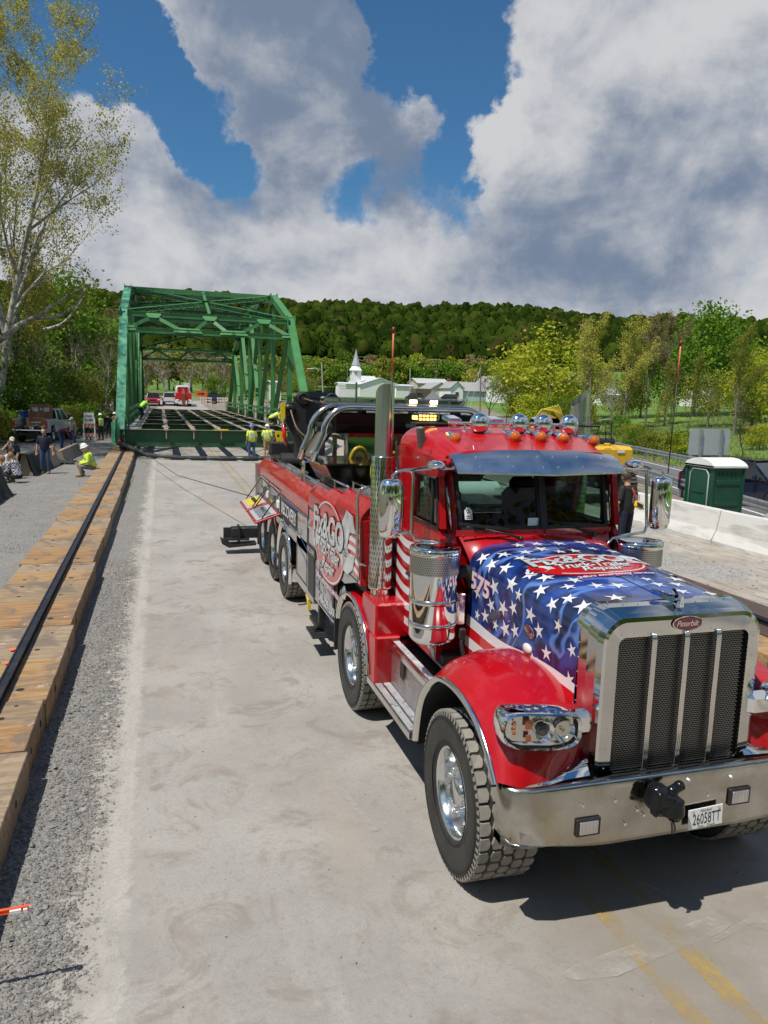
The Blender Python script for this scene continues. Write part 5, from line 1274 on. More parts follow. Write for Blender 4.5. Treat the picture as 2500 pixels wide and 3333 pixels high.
# ---------- roof lamps
for x in (2.40,2.92,3.17,3.40,3.76):
    y = 5.88+.1*(abs(x-XC)/.7)**2; z = 2.938-.03*(abs(x-XC)/.7)**2
    # chrome bullet with amber nose
    b = MB(); b.lathe([(0,.30),(.012,.27),(.040,.14),(.052,.04),(.054,0),(.047,0)], 16, (x, y, z), (0,1,.12)); b.box((x, y+.1, z-.035), (.05,.22,.06), ch=.015); r_ = P_('bullet_lamp', b, CHR)
    b = MB(); b.sphere((x, y-.006, z), .050, 16, 10, (1,1,1)); obj('amber_lens', b, AMB, r_)
for x in (2.68,3.06,3.30,3.56):
    b = MB(); c = Vector((x, 6.10, 3.045)); b.sphere(c, .092, 24, 16, (1,.75,1)); r_ = P_('roof_spotlight', b, CHR)
    b = MB(); b.cyl((x-.11, 6.17, 2.96), (x-.11, 6.17, 3.04), .012, n=8); b.cyl((x-.11,6.17,2.955),(x-.11,6.17,2.98), .03, .022, n=12); obj('lamp_foot', b, CHR, r_)
b = MB(); b.tube([(2.42,6.18,3.04),(3.66,6.18,3.04)], .014, 8); P_('lamp_rail', b, CHR)
for x in (2.62,3.05,3.55):   # air horns behind the rail
    b = MB(); b.box((x, 6.62, 3.06), (.13,.2,.05), Matrix.Rotation(.15,3,'X'), ch=.012); b.cyl((x,6.58,2.97),(x,6.58,3.03),.03,n=10); P_('roof_antenna_pod', b, CHR)
b = MB(); b.box((2.36, 6.62, 3.075), (.22,.20,.075), ch=.02); bc = P_('beacon_lens', b, LENS)
b = MB()
for i in range(5):
    for k in range(2): b.box((2.275+.035*i, 6.52, 3.058+.03*k), (.022,.01,.02))
for i in range(3): b.box((2.252, 6.56+.05*i, 3.07), (.01,.03,.035))
obj('beacon_leds', b, AMBL, bc, kind='stuff')
b = MB(); b.box((2.42, 6.62, 3.018), (.34,.24,.016), ch=.004); b.box((2.52,6.62,3.0), (.1,.1,.06)); obj('beacon_bracket', b, BLK, bc)
b = MB(); b.box((3.97, 6.62, 3.075), (.22,.20,.075), ch=.02); bc = P_('beacon_lens', b, LENS); b = MB(); b.box((3.97,6.62,3.02), (.34,.24,.016)); obj('beacon_bracket', b, BLK, bc)
b = MB(); b.box((2.19, 6.22, 2.84), (.045,.09,.30), Matrix.Rotation(-.12,3,'Y')); P_('cab_side_lamp', b, mat('smoked_lens', (0.10,0.11,0.11), .25, metal=.4))
# ---------- mirrors
for mir in (False, True):
    m_ = (lambda p: Vector(p)) if not mir else (lambda p: Vector((sx(p[0])+.07-(.27*max(0,(p[0]-1.97)/.29) if p[0] > 1.97 else 0), p[1], p[2]+.01)))
    b = MB(); c = m_((1.79,5.78,2.35)); b.lathe([(0,-.245),(.05,-.243),(.085,-.225),(.10,-.17),(.103,-.02),(.102,.10),(.097,.19),(.083,.228),(.05,.240),(0,.242)], 26, c, (0,0,1))
    for i in range(len(b.v)):  # flatten the rear side, mirror glass faces backwards
        x, y, z = b.v[i]; b.v[i] = (c.x+(x-c.x)*1.05, c.y+((y-c.y)*.8 if y < c.y else (y-c.y)*.25), z)
    mo = P_('mirror', b, CHR)
    b = MB(); b.box(c+Vector((0,.03,0)), (.17,.006,.42), ch=.002); obj('mirror_glass', b, mat('mirror_back', (0.05,0.05,0.05), .3), mo)
    b = MB()
    b.tube([m_(p) for p in ((1.79,5.76,2.56),(1.79,5.76,2.62),(1.83,5.76,2.655),(1.90,5.77,2.665),(2.10,5.70,2.68),(2.26,5.64,2.69))], .014, 8)
    b.tube([m_(p) for p in ((1.90,5.77,2.665),(1.955,5.77,2.655),(1.97,5.76,2.60),(1.955,5.74,2.30),(1.955,5.72,2.15),(1.98,5.70,2.10),(2.10,5.62,2.095),(2.20,5.56,2.08),(2.24,5.55,2.0),(2.24,5.56,1.95))], .014, 8)
    b.tube([m_(p) for p in ((1.79,5.78,2.13),(1.88,5.76,2.145),(1.96,5.72,2.16))], .012, 8)
    obj('mirror_bracket', b, CHR2, mo)
    b = MB(); c2 = m_((2.10,5.60,2.72)); b.sphere(c2, .075, 18, 10, (1,1.3,.55)); obj('spot_mirror', b, CHR, mo)
    b = MB(); b.tube([m_((1.93,5.76,2.66)), m_((2.0,5.68,2.69)), c2], .007, 6); obj('mirror_cable', b, BLK, mo)
    # whip antenna with orange tip
    b = MB(); ax_ = m_((1.755,5.74,2.62)) if not mir else Vector((4.36,5.7,2.64)); tip = ax_+Vector((.0 if not mir else .02,0,1.16)); b.tube([ax_, ax_*.3+tip*.7], .0055, 6); wa = P_('whip_antenna', b, BLK)
    b = MB(); b.tube([ax_*.3+tip*.7, tip], .0075, 6); obj('antenna_tip', b, mat('orange_fibre', (0.62,0.18,0.08), .5), wa)
    b = MB(); b.tube([ax_*.03+tip*.97, tip+Vector((0,0,.01))], .011, 6); obj('antenna_cap', b, mat('dark_red_cap', (0.25,0.01,0.01), .4), wa)
# ---------- air cleaners
for cx in (2.075, 3.955):
    b = MB(); c = Vector((cx, 5.48, 0)); b.lathe([(0,1.295),(.12,1.30),(.17,1.32),(.190,1.355),(.193,1.37),(.193,1.88)], 40, c); ac = P_('air_cleaner', b, CHR)
    b = MB(); b.lathe([(.2,1.88),(.2,2.03)], 40, c); obj('perforated_band', b, None or mat('perforated_steel', (0.55,0.55,0.55), .3, metal=1.0), ac)
    b = MB(); b.lathe([(.203,2.03),(.205,2.035),(.205,2.075),(.198,2.085),(.14,2.093),(0,2.096)], 40, c); obj('lid', b, CHR, ac)
    for z in (1.47, 1.66): b = MB(); b.lathe([(.193,z-.02),(.199,z-.018),(.199,z+.018),(.193,z+.02)], 40, c); obj('strap', b, CHR2, ac)
    b = MB(); sg = 1 if cx < XC else -1; b.box((cx+.225*sg,5.50,1.57), (.07,.16,.26), ch=.01); obj('mount', b, CHR2, ac)
    b = MB(); b.tube([(cx+.2*sg,5.5,1.85),(cx+.30*sg,5.5,1.86),(cx+.36*sg,5.48,1.72)], .07, 10); obj('intake_hose', b, BLK, ac)
# dimple dots of the perforated bands: real small holes drawn as dark discs
b = MB()
for cx in (2.075, 3.955):
    for r_ in range(8):
        for k in range(64):
            a = 2*pi*(k+.5*(r_%2))/64
            if sin(a) > .3: continue
            n = Vector((cos(a), sin(a), 0)); p = Vector((cx,5.48,1.893+r_*.0175))+n*.2008; t = Vector((-sin(a),cos(a),0)); q = .0048
            b.add([p+t*q*1.2, p+Vector((0,0,q)), p-t*q*1.2, p-Vector((0,0,q))], [(0,1,2,3)])
P_('perforations', b, BLK, kind='stuff')
# ---------- exhaust stacks
def NB(a, x):
    q = -sin(a) if x < XC else cos(a); return q if q < .55 else .55+.45*(1-(1-min(1,(q-.55)/.45))**2)*.6
for x in (2.01, sx(2.01)):
    c = Vector((x, 6.78, 0)); b = MB(); n = 28; vs = []
    for z in (2.66, None):
        for k in range(n):
            a = 2*pi*k/n; zz = 2.66 if z else 3.30+.085*cos(a+2.2)*1.0
            if not z: zz = 3.30+.085*(nz_[0] if False else (NB(a, x)))
            vs.append(c+Vector((.088*cos(a), .088*sin(a), zz)))
    b.add(vs, [(k,(k+1)%n,n+(k+1)%n,n+k) for k in range(n)], True)
    b.add([v*1.0-Vector((0,0,0)) for v in [c+(v-c)*1.0 for v in vs]], [], True)
    es = P_('exhaust_stack', b, mat('brushed_stack', (0.60,0.64,0.67), .24, metal=1.0, var=.12, vscale=3, stretch=(14,14,.3)))
    b = MB(); b.lathe([(.078,2.7),(.080,3.19)], 24, c); obj('stack_bore', b, BLK, es)
    b = MB(); b.lathe([(.100,1.42),(.113,1.42),(.115,1.44),(.115,2.69),(.112,2.70),(.09,2.70)], 36, c); obj('heat_shield', b, CHR2, es)
    b = MB(); b.lathe([(.09,1.30),(.09,1.43)], 24, c); b.lathe([(.10,1.33),(.10,1.36)], 24, c); obj('lower_pipe', b, CHR, es)
    b = MB()
    for r_ in range(24):
        for k in range(26):
            a = 2*pi*(k+.5*(r_%2))/26+rnd.uniform(-.01,.01); z = 1.47+r_*.051
            if sin(a) > .35: continue
            nrm = Vector((cos(a), sin(a), 0)); t = Vector((-sin(a), cos(a), 0)); p = c+Vector((0,0,z))+nrm*.1157
            b.add([p-t*.0032-Vector((0,0,.014)), p+t*.0032-Vector((0,0,.014)), p+t*.0032+Vector((0,0,.014)), p-t*.0032+Vector((0,0,.014))], [(0,1,2,3)])
    obj('slots', b, BLK, es, kind='stuff')
    sg = 1 if x < XC else -1
    b = MB()
    for z in (2.50,2.42): b.tube([(x+.1*sg,6.78,z),(x+.2*sg,6.80,z)], .008, 6)
    obj('stack_bracket', b, CHR2, es)
# ---------- steps
TREADM = mat('diamond_plate', (0.70,0.70,0.70), .26, metal=.95, bump=.6, bscale=90, rvar=.1)
def dots(b, x0, x1, y0, y1, z, nx_, ny_, r=.007):
    for i in range(nx_):
        for j in range(ny_):
            x = x0+(x1-x0)*(i+.5)/nx_; y = y0+(y1-y0)*(j+.5)/ny_
            b.add([(x-r,y,z),(x,y-r,z),(x+r,y,z),(x,y+r,z),(x,y,z+.006)], [(0,1,4),(1,2,4),(2,3,4),(3,0,4)])
for mir in (False, True):
    q = (lambda x: x) if not mir else sx
    for nm, x0, x1, y0, y1, z, bands in (('lower_step',1.855,2.04,5.34,6.62,.60,((1.875,1.935),(1.955,2.02))),('upper_step',2.00,2.40,5.30,6.50,1.00,((2.04,2.10),(2.24,2.31)))):
        b = MB(); b.box(((q(x0)+q(x1))/2,(y0+y1)/2,z-.03), (x1-x0,y1-y0,.06), ch=.006); st_ = P_(nm, b, CHR2)
        for (a, c) in bands:
            b = MB(); b.box(((q(a)+q(c))/2,(y0+y1)/2,z+.003), (c-a,y1-y0-.06,.006)); 
            dots(b, min(q(a),q(c)), max(q(a),q(c)), y0+.04, y1-.04, z+.006, 4, 64, .006); obj('tread_strip', b, ALU, st_, kind='stuff')
    b = MB(); b.box(((q(2.03)+q(2.06))/2, 5.92, .79), (.03,1.2,.38)); P_('step_riser', b, TREADM)
    b = MB(); b.box((q(2.22), 5.92, .78), (.34,1.15,.34)); P_('tool_box', b, BLKF)
    b = MB(); b.box((q(2.012), 6.02, .86), (.012,.10,.16), ch=.004); P_('box_latch', b, BLK)
    # red box under the stack
    b = MB(); b.box((q(2.10), 6.70, 1.18), (.44,.50,.34), ch=.02); rb_ = P_('battery_box', b, RED)
    b = MB(); dots(b, min(q(1.9),q(2.3)), max(q(1.9),q(2.3)), 6.46, 6.56, 1.351, 14, 4, .009); obj('step_dimples', b, RED, rb_, kind='stuff')
    b = MB(); b.box((q(1.99), 6.50, .80), (.25,.22,.50), ch=.015); P_('fairing', b, RED)
    # second fender
    F2 = [(7.93,.80),(7.89,.93),(7.79,1.05),(7.62,1.155),(7.43,1.205),(7.22,1.212),(7.02,1.17),(6.84,1.085),(6.71,.96),(6.62,.80),(6.58,.62)]
    b = MB(); b.grid(lambda u, v: Vector((q(1.86+.55*u), cr(F2, v)[0], cr(F2, v)[1]+.035*sin(pi*min(1,u*1.2))-.0)), 8, 36); ff = P_('axle_fender', b, RED)
    b = MB(); sg = -1 if not mir else 1; vs = []
    for k in range(37):
        y, z = cr(F2, k/36); rd = Vector((0, y-7.3, z-.5)).normalized(); p = Vector((q(1.86), y, z)); vs += [p+rd*.014, p+rd*.010+Vector((sg*.016,0,0)), p-rd*.024+Vector((sg*.018,0,0)), p-rd*.034+Vector((-sg*.03,0,0))]
    b.add(vs, [(i*4+j, i*4+4+j, i*4+5+j, i*4+1+j) for i in range(36) for j in range(3)], True); obj('fender_trim', b, CHR2, ff)
    b = MB(); b.box((q(2.0), 8.02, .62), (.30,.03,.46)); P_('mud_flap', b, BLK)
b = MB(); b.tube([(2.26,5.28,1.42),(2.24,5.26,1.35),(2.26,5.22,1.18),(2.28,5.22,1.10)], .016, 8); b.box((2.25,5.27,1.42), (.05,.04,.09), ch=.01); P_('hood_latch', b, BLK)
# ---------- wrecker body
BX = 1.86
secs = [  # y0, y1, lower z, top z (outer shoulder), rise
 (6.99, 8.12, 1.40, 2.09), (8.12, 9.72, .66, 2.00), (9.72, 15.15, 1.12, 1.86)]
def body_side(mir):
    X = BX if not mir else sx(BX); sg = 1 if not mir else -1
    for k, (y0, y1, zb, zt) in enumerate(secs):
        b = MB(); b.box((X+.025*sg, (y0+y1)/2, (zb+zt-.20)/2), (.05, y1-y0-.012, zt-.20-zb), ch=.004)
        sec = P_('body_panel', b, GREY)
        # red shoulder
        b = MB(); prof = [(0,zt-.22),(0,zt-.02),(.03,zt+.02),(.13,zt+.13),(.17,zt+.14),(.17,zt-.22)]
        b.prism([(p[0]*sg, p[1]) for p in prof], (X,y0+.006,0), (1,0,0), (0,0,1), (0,1,0), y1-y0-.012); obj('shoulder', b, RED, sec)
        b = MB(); b.box((X+.30*sg,(y0+y1)/2,zt+.115), (.26,y1-y0,.03)); obj('top_tread', b, ALU, sec)
        b = MB()
        for i in range(7): b.box((X+(.20+.034*i)*sg,(y0+y1)/2,zt+.134), (.012,y1-y0,.008))
        obj('tread_ribs', b, ALU, sec, kind='stuff')
        b = MB(); n = max(2, int((y1-y0)/.75)); zr = zt+.23
        b.tube([(X+.17*sg, y0+.1, zr),(X+.17*sg, y1-.1, zr)], .014, 8)
        for i in range(n+1): yy = y0+.12+(y1-y0-.24)*i/n; b.cyl((X+.17*sg, yy, zt+.13), (X+.17*sg, yy, zr), .009, n=6)
        obj('top_rail', b, CHR2, sec)
        b = MB(); b.box((X+.002*sg, y0+.004, (zb+zt)/2), (.012,.012,zt-zb-.1)); obj('panel_seam', b, BLK, sec)
    # lower part between the axles
    b = MB(); b.box((X+.03*sg, 10.05, .63), (.06,1.5,.12)); P_('rocker', b, GREY)
    b = MB(); b.box((X+.03*sg, 10.15, .98), (.06,.90,.60)); P_('body_panel', b, GREY)
    b = MB(); b.box((X+.01*sg, 9.42, .93), (.05,.40,.52)); P_('outrigger_recess', b, BLK)
    b = MB(); b.box((X-.008*sg, 9.42, 1.25), (.02,.56,.12), ch=.004); P_('recess_lettering_panel', b, BLK)
    b = MB(); b.box((X+.06*sg, 9.05, .60), (.08,.09,.55)); b.box((X+.02*sg, 9.25, .34), (.06,.5,.05)); b.box((X+.08*sg,9.38,.70), (.06,.5,.10)); P_('outrigger_leg', b, DK)
    b = MB(); b.box((X-.0*sg, 9.05, .27), (.20,.46,.03), ch=.006); b.box((X-.0*sg,9.05,.31), (.08,.10,.06)); P_('outrigger_foot', b, DK)
    b = MB(); b.prism([(0,0),(.06,.02),(.08,.10),(.20,.17),(.19,.22),(.0,.15)], (X+.0*sg, 9.66, .38), (0,1,0), (0,0,1), (1,0,0), .04*sg); P_('yellow_bracket', b, YEL)
    # dark frame outlines of the doors
    for (y0, y1, z0, z1) in ((7.05,8.06,1.42,1.86),(8.17,8.92,.70,1.78),(8.96,9.68,1.30,1.78),(9.78,10.55,.70,1.62),(10.60,12.02,1.30,1.62)):
        b = MB()
        for (a, c) in (((y0,z0),(y1,z0)),((y1,z0),(y1,z1)),((y1,z1),(y0,z1)),((y0,z1),(y0,z0))): b.bar((X-.001*sg,a[0],a[1]), (X-.001*sg,c[0],c[1]), .008, .008)
        P_('door_seam', b, BLK)
    for (y, z) in ((7.55,1.60),(9.60,1.58),(10.35,1.32),(8.75,1.20),(10.75,1.42),(7.62,1.16)):
        b = MB(); b.lathe([(0,.03),(.04,.028),(.062,.012),(.075,.004),(.078,0)], 18, (X, y, z), (-sg,0,0)); la = P_('door_latch', b, CHR)
        b = MB(); b.box((X-.035*sg, y, z), (.02,.02,.09), Matrix.Rotation(.5,3,'X')); obj('latch_handle', b, CHR2, la)
    # red corner post and slanted cut over the axle
    b = MB(); b.box((X+.10*sg, 6.975, 1.72), (.20,.03,.66), ch=.006); P_('body_front_corner', b, RED)
    b = MB(); b.prism([(6.99,1.40),(7.10,1.40),(7.62,1.26),(8.12,1.26),(8.12,1.45),(6.99,1.45)], (X+.004*sg,0,0), (0,1,0), (0,0,1), (1,0,0), .04*sg); P_('body_panel', b, GREY)
    # upper fender over the third axle
    for (yc, full) in ((11.81,True),(13.07,False),(14.45,False)):
        r = .68 if full else .64; b = MB(); vs = []; a0, a1 = (-20, 200) if full else (15, 150)
        for k in range(31):
            a = radians(a0+(a1-a0)*k/30); rd = Vector((0, cos(a), sin(a))); p = Vector((X-.0*sg, yc, .60))+rd*r
            vs += [p+Vector((.03*sg,0,0)), p+rd*.01+Vector((-.012*sg,0,0)), p-rd*.055+Vector((-.014*sg,0,0)), p-rd*.06+Vector((.05*sg,0,0)), p-rd*.01+Vector((.42*sg,0,0))]
        b.add(vs, [(i*5+j, i*5+5+j, i*5+6+j, i*5+1+j) for i in range(30) for j in range(4)], True); P_('rear_fender', b, CHR if full else CHR2)
    b = MB(); b.box((X+.25*sg, 13.2, 1.27), (.5,3.9,.06)); P_('body_underside', b, BLKF)
    b = MB(); b.box((X+.0*sg, 15.2, 1.45), (.1,.1,.85)); b.box((X+.6*sg, 15.2, 1.3), (1.2,.08,1.1)); P_('tail_panel', b, GREY)
    b = MB(); b.box((X-.01*sg, 15.22, 1.62), (.05,.06,.12)); P_('tail_lamp', b, WHT)
body_side(False); body_side(True)
sd = lambda y0, z0, o=.006: (lambda u, v: Vector((BX-o, y0-u, z0+v)))   # lettering map on the near side
# flag stripes and red field on the front panel
b = MB(); b.grid(lambda u, v: Vector((BX-.002, 7.0+1.1*u, 1.46+.44*v)), 4, 2); P_('red_decal', b, REDV)
for k in range(5):
    f0 = lambda y, k=k: 1.47+.095*k+.04*sin((y-7)*4.5)-.05*(y-7); f1 = lambda y, k=k: f0(y, k)+.050
    b = MB(); ribbon(b, f0, f1, 7.02, 7.72+.06*k, lambda y, z: Vector((BX-.004, y, min(z,1.94)))); P_('stripe_decal', b, WHT)
b = MB(); b.grid(lambda u, v: Vector((BX-.002, 8.13+1.5*u, 1.55+.24*v-.0*u)), 4, 2); P_('red_decal', b, REDV)
# side logo
A1, A2, A3 = sd(8.42, 1.56, .007), sd(8.42, 1.56, .010), sd(8.42, 1.56, .013)
_lm = lambda F: (lambda u, v: F(u*1.0, v*1.12))
def side_logo():
    s_ = 1.9
    b = MB(); oval(b, _lm(A1), 1.62, .86); o = P_('logo_oval', b, REDV)
    for (rx, ry, w) in ((.80,.42,.02),):
        b = MB()
        for k in range(48):
            a, c = 2*pi*k/48, 2*pi*(k+1)/48
            b.add([_lm(A2)(rx*cos(a), ry*sin(a)), _lm(A2)(rx*cos(c), ry*sin(c)), _lm(A2)((rx-w)*cos(c), (ry-w)*sin(c)), _lm(A2)((rx-w)*cos(a), (ry-w)*sin(a))], [(0,1,2,3)])
        obj('logo_ring', b, WHT, o)
    wr = [(-.50,-.03),(-.46,-.085),(-.38,-.085),(-.33,-.055),(.30,.0),(.38,-.06),(.50,-.07),(.62,-.02),(.66,.06),(.55,.03),(.48,.07),(.54,.15),(.66,.16),(.60,.24),(.46,.25),(.36,.18),(.31,.09),(-.34,.025),(-.40,.05),(-.47,.035)]
    poly = [Vector((x*s_, y*s_, 0)) for x, y in wr]; tri = tessellate_polygon([poly]); b = MB(); b.add([_lm(A2)(p.x, p.y-.02) for p in poly], [tuple(t) for t in tri]); obj('logo_wrench', b, SIL, o)
    b = MB(); b.add([A3(-.82+.05*cos(2*pi*k/14), -.05+.05*sin(2*pi*k/14)) for k in range(14)], [tuple(range(14))]); obj('logo_hole', b, REDV, o)
    for key, w, h, dx, dy, m, up in (('fixo',1.66,.36,-.02,.17,BLK,0),('fix',1.62,.33,-.02,.17,SIL,1),('tto',1.16,.20,.03,-.10,GRYP,0),('tt',1.13,.17,.03,-.10,WHT,1),('repo',.66,.22,.05,-.30,GRYP,0),('rep',.64,.19,.05,-.30,WHT,1),('emo',1.25,.12,.0,-.52,PINK,0),('em',1.23,.10,.0,-.52,WHT,1)):
        b = MB(); F = sd(8.42, 1.56, .016+.003*up); lettering(b, key, lambda u, v: F(u+dx, v+dy+.0*u), w=w, h=h); obj('logo_lettering', b, m, o)
side_logo()
b = MB(); lettering(b, 'ph', sd(8.45, .80, .008), w=.90, h=.11); P_('phone_number', b, WHT)
b = MB(); b.grid(lambda u, v: Vector((BX-.003, 10.55+1.5*u, 1.30+.30*v)), 2, 1); P_('dark_decal', b, BLK)
b = MB(); lettering(b, 'rec', sd(11.3, 1.46, .009), w=1.38, h=.20); P_('side_lettering', b, WHT)
b = MB(); lettering(b, 'rea', sd(9.42, 1.25, .022), w=.46, h=.07); P_('side_lettering', b, SIL)
BLU = mat('blue_line_vinyl', (0.03,0.07,0.42), .3)
for (y0, z0, y1, z1, w) in ((8.15,.70,10.6,1.15,.018),(8.15,.95,10.5,1.30,.012),(9.7,1.62,12.05,1.58,.012),(8.2,.62,9.0,.92,.01),(10.6,1.27,12.0,1.24,.01)):
    b = MB(); b.add([(BX-.005,y0,z0),(BX-.005,y1,z1),(BX-.005,y1,z1+w),(BX-.005,y0,z0+w)], [(0,1,2,3)]); P_('pinstripe', b, BLU)
for i in range(14):
    b = MB(); y = 8.2+.12*i; b.add([(BX-.0045,y,.9+.05*(i%3)+.0),(BX-.0045,y+.1,.9+.05*(i%3)),(BX-.0045,y+.14,.95+.05*(i%3)),(BX-.0045,y+.04,.95+.05*(i%3))], [(0,1,2,3)]); P_('checker_decal', b, GRYP)
# open locker doors at the rear
for (y0, y1, mm) in ((12.10,13.30,None),(13.42,14.60,YEL)):
    b = MB(); b.box((BX+.02, (y0+y1)/2, 1.50), (.03,y1-y0,.34)); lk = P_('locker_opening', b, BLK)
    b = MB()
    for (a, c) in (((y0,1.32),(y1,1.32)),((y1,1.32),(y1,1.69)),((y1,1.69),(y0,1.69)),((y0,1.69),(y0,1.32))): b.bar((BX-.01,a[0],a[1]), (BX-.01,c[0],c[1]), .03, .025)
    obj('locker_frame', b, CHR2, lk)
    h = Vector((BX-.005, 0, 1.31)); e = Vector((-.42, 0, -.14)); b = MB(); w = e.normalized()
    ym = (y0+y1)/2; R = Matrix((w, Vector((0,1,0)), w.cross(Vector((0,1,0))))).transposed()
    b.box(h+e/2+Vector((0,ym,0)), (.44,y1-y0-.02,.035), R, ch=.008); dr = P_('drop_door', b, RED)
    b = MB(); b.box(h+e*.52+Vector((0,ym,.026)), (.36,y1-y0-.14,.012), R, ch=.006); obj('door_liner', b, mat('liner_grey', (0.35,0.37,0.38), .5), dr)
    b = MB(); b.box(h+e*.55+Vector((0,ym,.038)), (.24 if mm else .2,y1-y0-.36,.012), R); obj('tool_tray', b, mm or mat('tray_grey', (0.16,0.18,0.20), .5), dr)
    b = MB(); b.box(h+e*.5+Vector((0,ym,.055)), (.06,.5,.03), R); obj('tool', b, DK if mm else CHR2, dr)
    for yy in (y0+.05, y1-.05): b = MB(); b.tube([Vector((BX+.0,yy,1.68)), h+e*.72+Vector((0,yy,.03))], .010, 6); obj('gas_strut', b, BLK, dr)
    for k in range(3): b = MB(); b.box((BX-.005, y0+.3+.3*k, 1.44+.03*(k%2)), (.05,.2,.14), ch=.02); obj('stored_tool', b, [WHT, DK, CHR2][k], lk)
# ---------- deck, turntable, boom
b = MB(); b.box((XC, 11.1, 1.35), (2.2,8.2,.12)); P_('deck', b, BLKF)
b = MB(); b.box((XC, 8.1, 1.75), (1.2,1.6,.8)); b.box((2.7,7.4,1.95), (.7,.5,.5)); b.box((3.5,9.9,1.7), (.9,1.5,.6)); b.box((2.5,9.9,1.65), (.6,1.3,.5)); P_('deck_machinery', b, DK, kind='stuff')
TY = 9.35
b = MB(); b.prism([(-1.10,0),(1.10,0),(1.15,.08),(.95,-.30),(.6,-.46),(-.6,-.46),(-.95,-.30),(-1.15,.08)], (XC, TY-.30, 2.42), (1,0,0), (0,0,1), (0,1,0), 1.3); P_('rotator_base', b, BLKG)
b = MB(); b.cyl((XC,TY+.3,1.4),(XC,TY+.3,2.0), .7, n=28); P_('turntable', b, BLKF)
b = MB(); b.box((XC, TY-.02, 2.435), (2.45,1.05,.02)); P_('winch_platform', b, CHR2)
# stainless reflective panel and winches
b = MB(); b.box((XC+.0, TY-.24, 2.62), (1.62,.02,.36)); P_('polished_panel', b, mat('mirror_stainless', (0.62,0.62,0.58), .04, metal=1))
b = MB(); b.box((XC, TY+.15, 2.92), (1.9,.5,.26), ch=.02); wv_ = P_('winch_housing', b, BLKG)
for x in (XC-.55, XC+.15, XC+.75):
    b = MB(); b.cyl((x-.03, TY+.1, 2.96), (x+.03, TY+.1, 2.96), .16, n=20); obj('winch_flange', b, BLKG, wv_)
b = MB(); b.cyl((XC-1.15, TY+.02, 2.86), (XC-.6, TY+.02, 2.86), .06, n=14); b.cyl((XC-1.0,TY+.02,2.86),(XC-.8,TY+.02,2.86),.08,n=14); obj('winch_motor', b, BLKF, wv_)
b = MB(); b.box((XC+.05, TY-.13, 2.90), (.14,.01,.05)); obj('maker_plate', b, GRYP, wv_)
b = MB(); b.box((XC-.95, TY-.12, 2.60), (.05,.05,.34)); b.box((XC-.80, TY-.12, 2.60), (.05,.05,.34)); P_('panel_post', b, CHR2)
# twin chrome hoops
for dy, dx in ((0,0),(.34,-.10)):
    xl, xr = 1.93+dx, sx(1.93+dx); y = 9.15+dy; zt = 3.12-.0*dy; r = .34
    pts = [(xl-.13, y, 2.44),(xl-.09,y,2.58),(xl,y,zt-r)]+[(xl+r-r*cos(radians(90*k/8)), y, zt-r+r*sin(radians(90*k/8))) for k in range(1,9)]
    pts += [(xr-(p[0]-xl), p[1], p[2]) for p in pts[::-1]]
    b = MB(); b.tube(pts, .042, 12); P_('chrome_hoop', b, CHR2)
# light bar
b = MB(); b.box((2.88, 9.30, 3.205), (1.90,.24,.075), ch=.02); lb = P_('light_bar', b, glass('bar_lens', (0.75,0.76,0.78), .05, 1.45, .15))
b = MB(); b.box((2.88, 9.32, 3.165), (1.86,.2,.02)); obj('bar_base', b, ALU, lb)
for k in range(9):
    b = MB(); x = 2.04+.21*k; b.box((x, 9.32, 3.205), (.17,.14,.045)); obj('lamp_module', b, CHR2 if k not in (5,6) else DGR, lb)
for x in (3.10, 3.38):
    b = MB(); b.box((x, 9.185, 3.205), (.10,.03,.05), ch=.008); obj('lit_module', b, WHL, lb)
b = MB(); b.box((2.3,9.3,3.15), (.1,.1,.05)); b.box((3.5,9.3,3.15), (.1,.1,.05)); obj('bar_foot', b, BLK, lb)
# main boom, pointing back towards the bridge
def bm(p0, p1, w, h, nm, m=BLKG): b = MB(); b.bar(p0, p1, w, h, (0,0,1), ch=.02); return P_(nm, b, m)
bm((2.98, 9.6, 2.80), (2.62, 13.4, 3.02), .52, .42, 'boom')
bm((2.80, 11.5, 2.95), (2.60, 14.2, 3.08), .42, .34, 'boom_section')
b = MB(); poly = [(.0,0),(.12,.14),(.5,.16),(.62,0),(.5,-.16),(.12,-.14)]
for k, z in enumerate((3.21,)):
    for x0 in (2.36, 2.78):
        pass
b.box((2.62, 13.0, 3.20), (.80,.22,.24), ch=.10); bh = P_('boom_head', b, BLKG)
for x in (2.36, 2.86):
    b = MB(); b.lathe([(.055,-.02),(.075,.0),(.105,.0),(.11,-.02),(.11,-.22)], 20, (x, 12.88, 3.20), (0,-1,0)); sh_ = obj('sheave', b, BLKF, bh)
    b = MB(); b.lathe([(0,.001),(.06,.001)], 16, (x,12.88,3.20), (0,-1,0)); obj('sheave_hole', b, BLK, bh)
b = MB(); b.prism([(-.20,.32),(.20,.36),(.30,.1),(.22,-.45),(.05,-.75),(-.08,-.3),(-.25,.0)], (2.30, 12.9, 2.80), (1,0,0), (0,0,1), (0,1,0), .3); obj('boom_nose', b, BLKF, bh)
b = MB(); b.lathe([(.04,0),(.10,.0),(.10,-.1)], 18, (2.12, 12.86, 3.0), (0,-1,0)); obj('sheave', b, BLK, bh)
b = MB(); b.prism([(-.04,.14),(.04,.15),(.035,-.10),(.0,-.17),(-.035,-.07)], (1.99,12.8,2.97), (1,0,0), (0,0,1), (0,1,0), .06); P_('yellow_hook', b, YEL)
b = MB(); b.cyl((2.42,12.4,2.35),(2.62,11.6,2.9), .11, n=18); P_('boom_cylinder', b, CHR2)
b = MB(); b.tube([(2.02,12.9,2.75),(2.03,12.9,2.55),(2.08,12.9,2.4)], .035, 8); P_('red_load_hook', b, REDV)
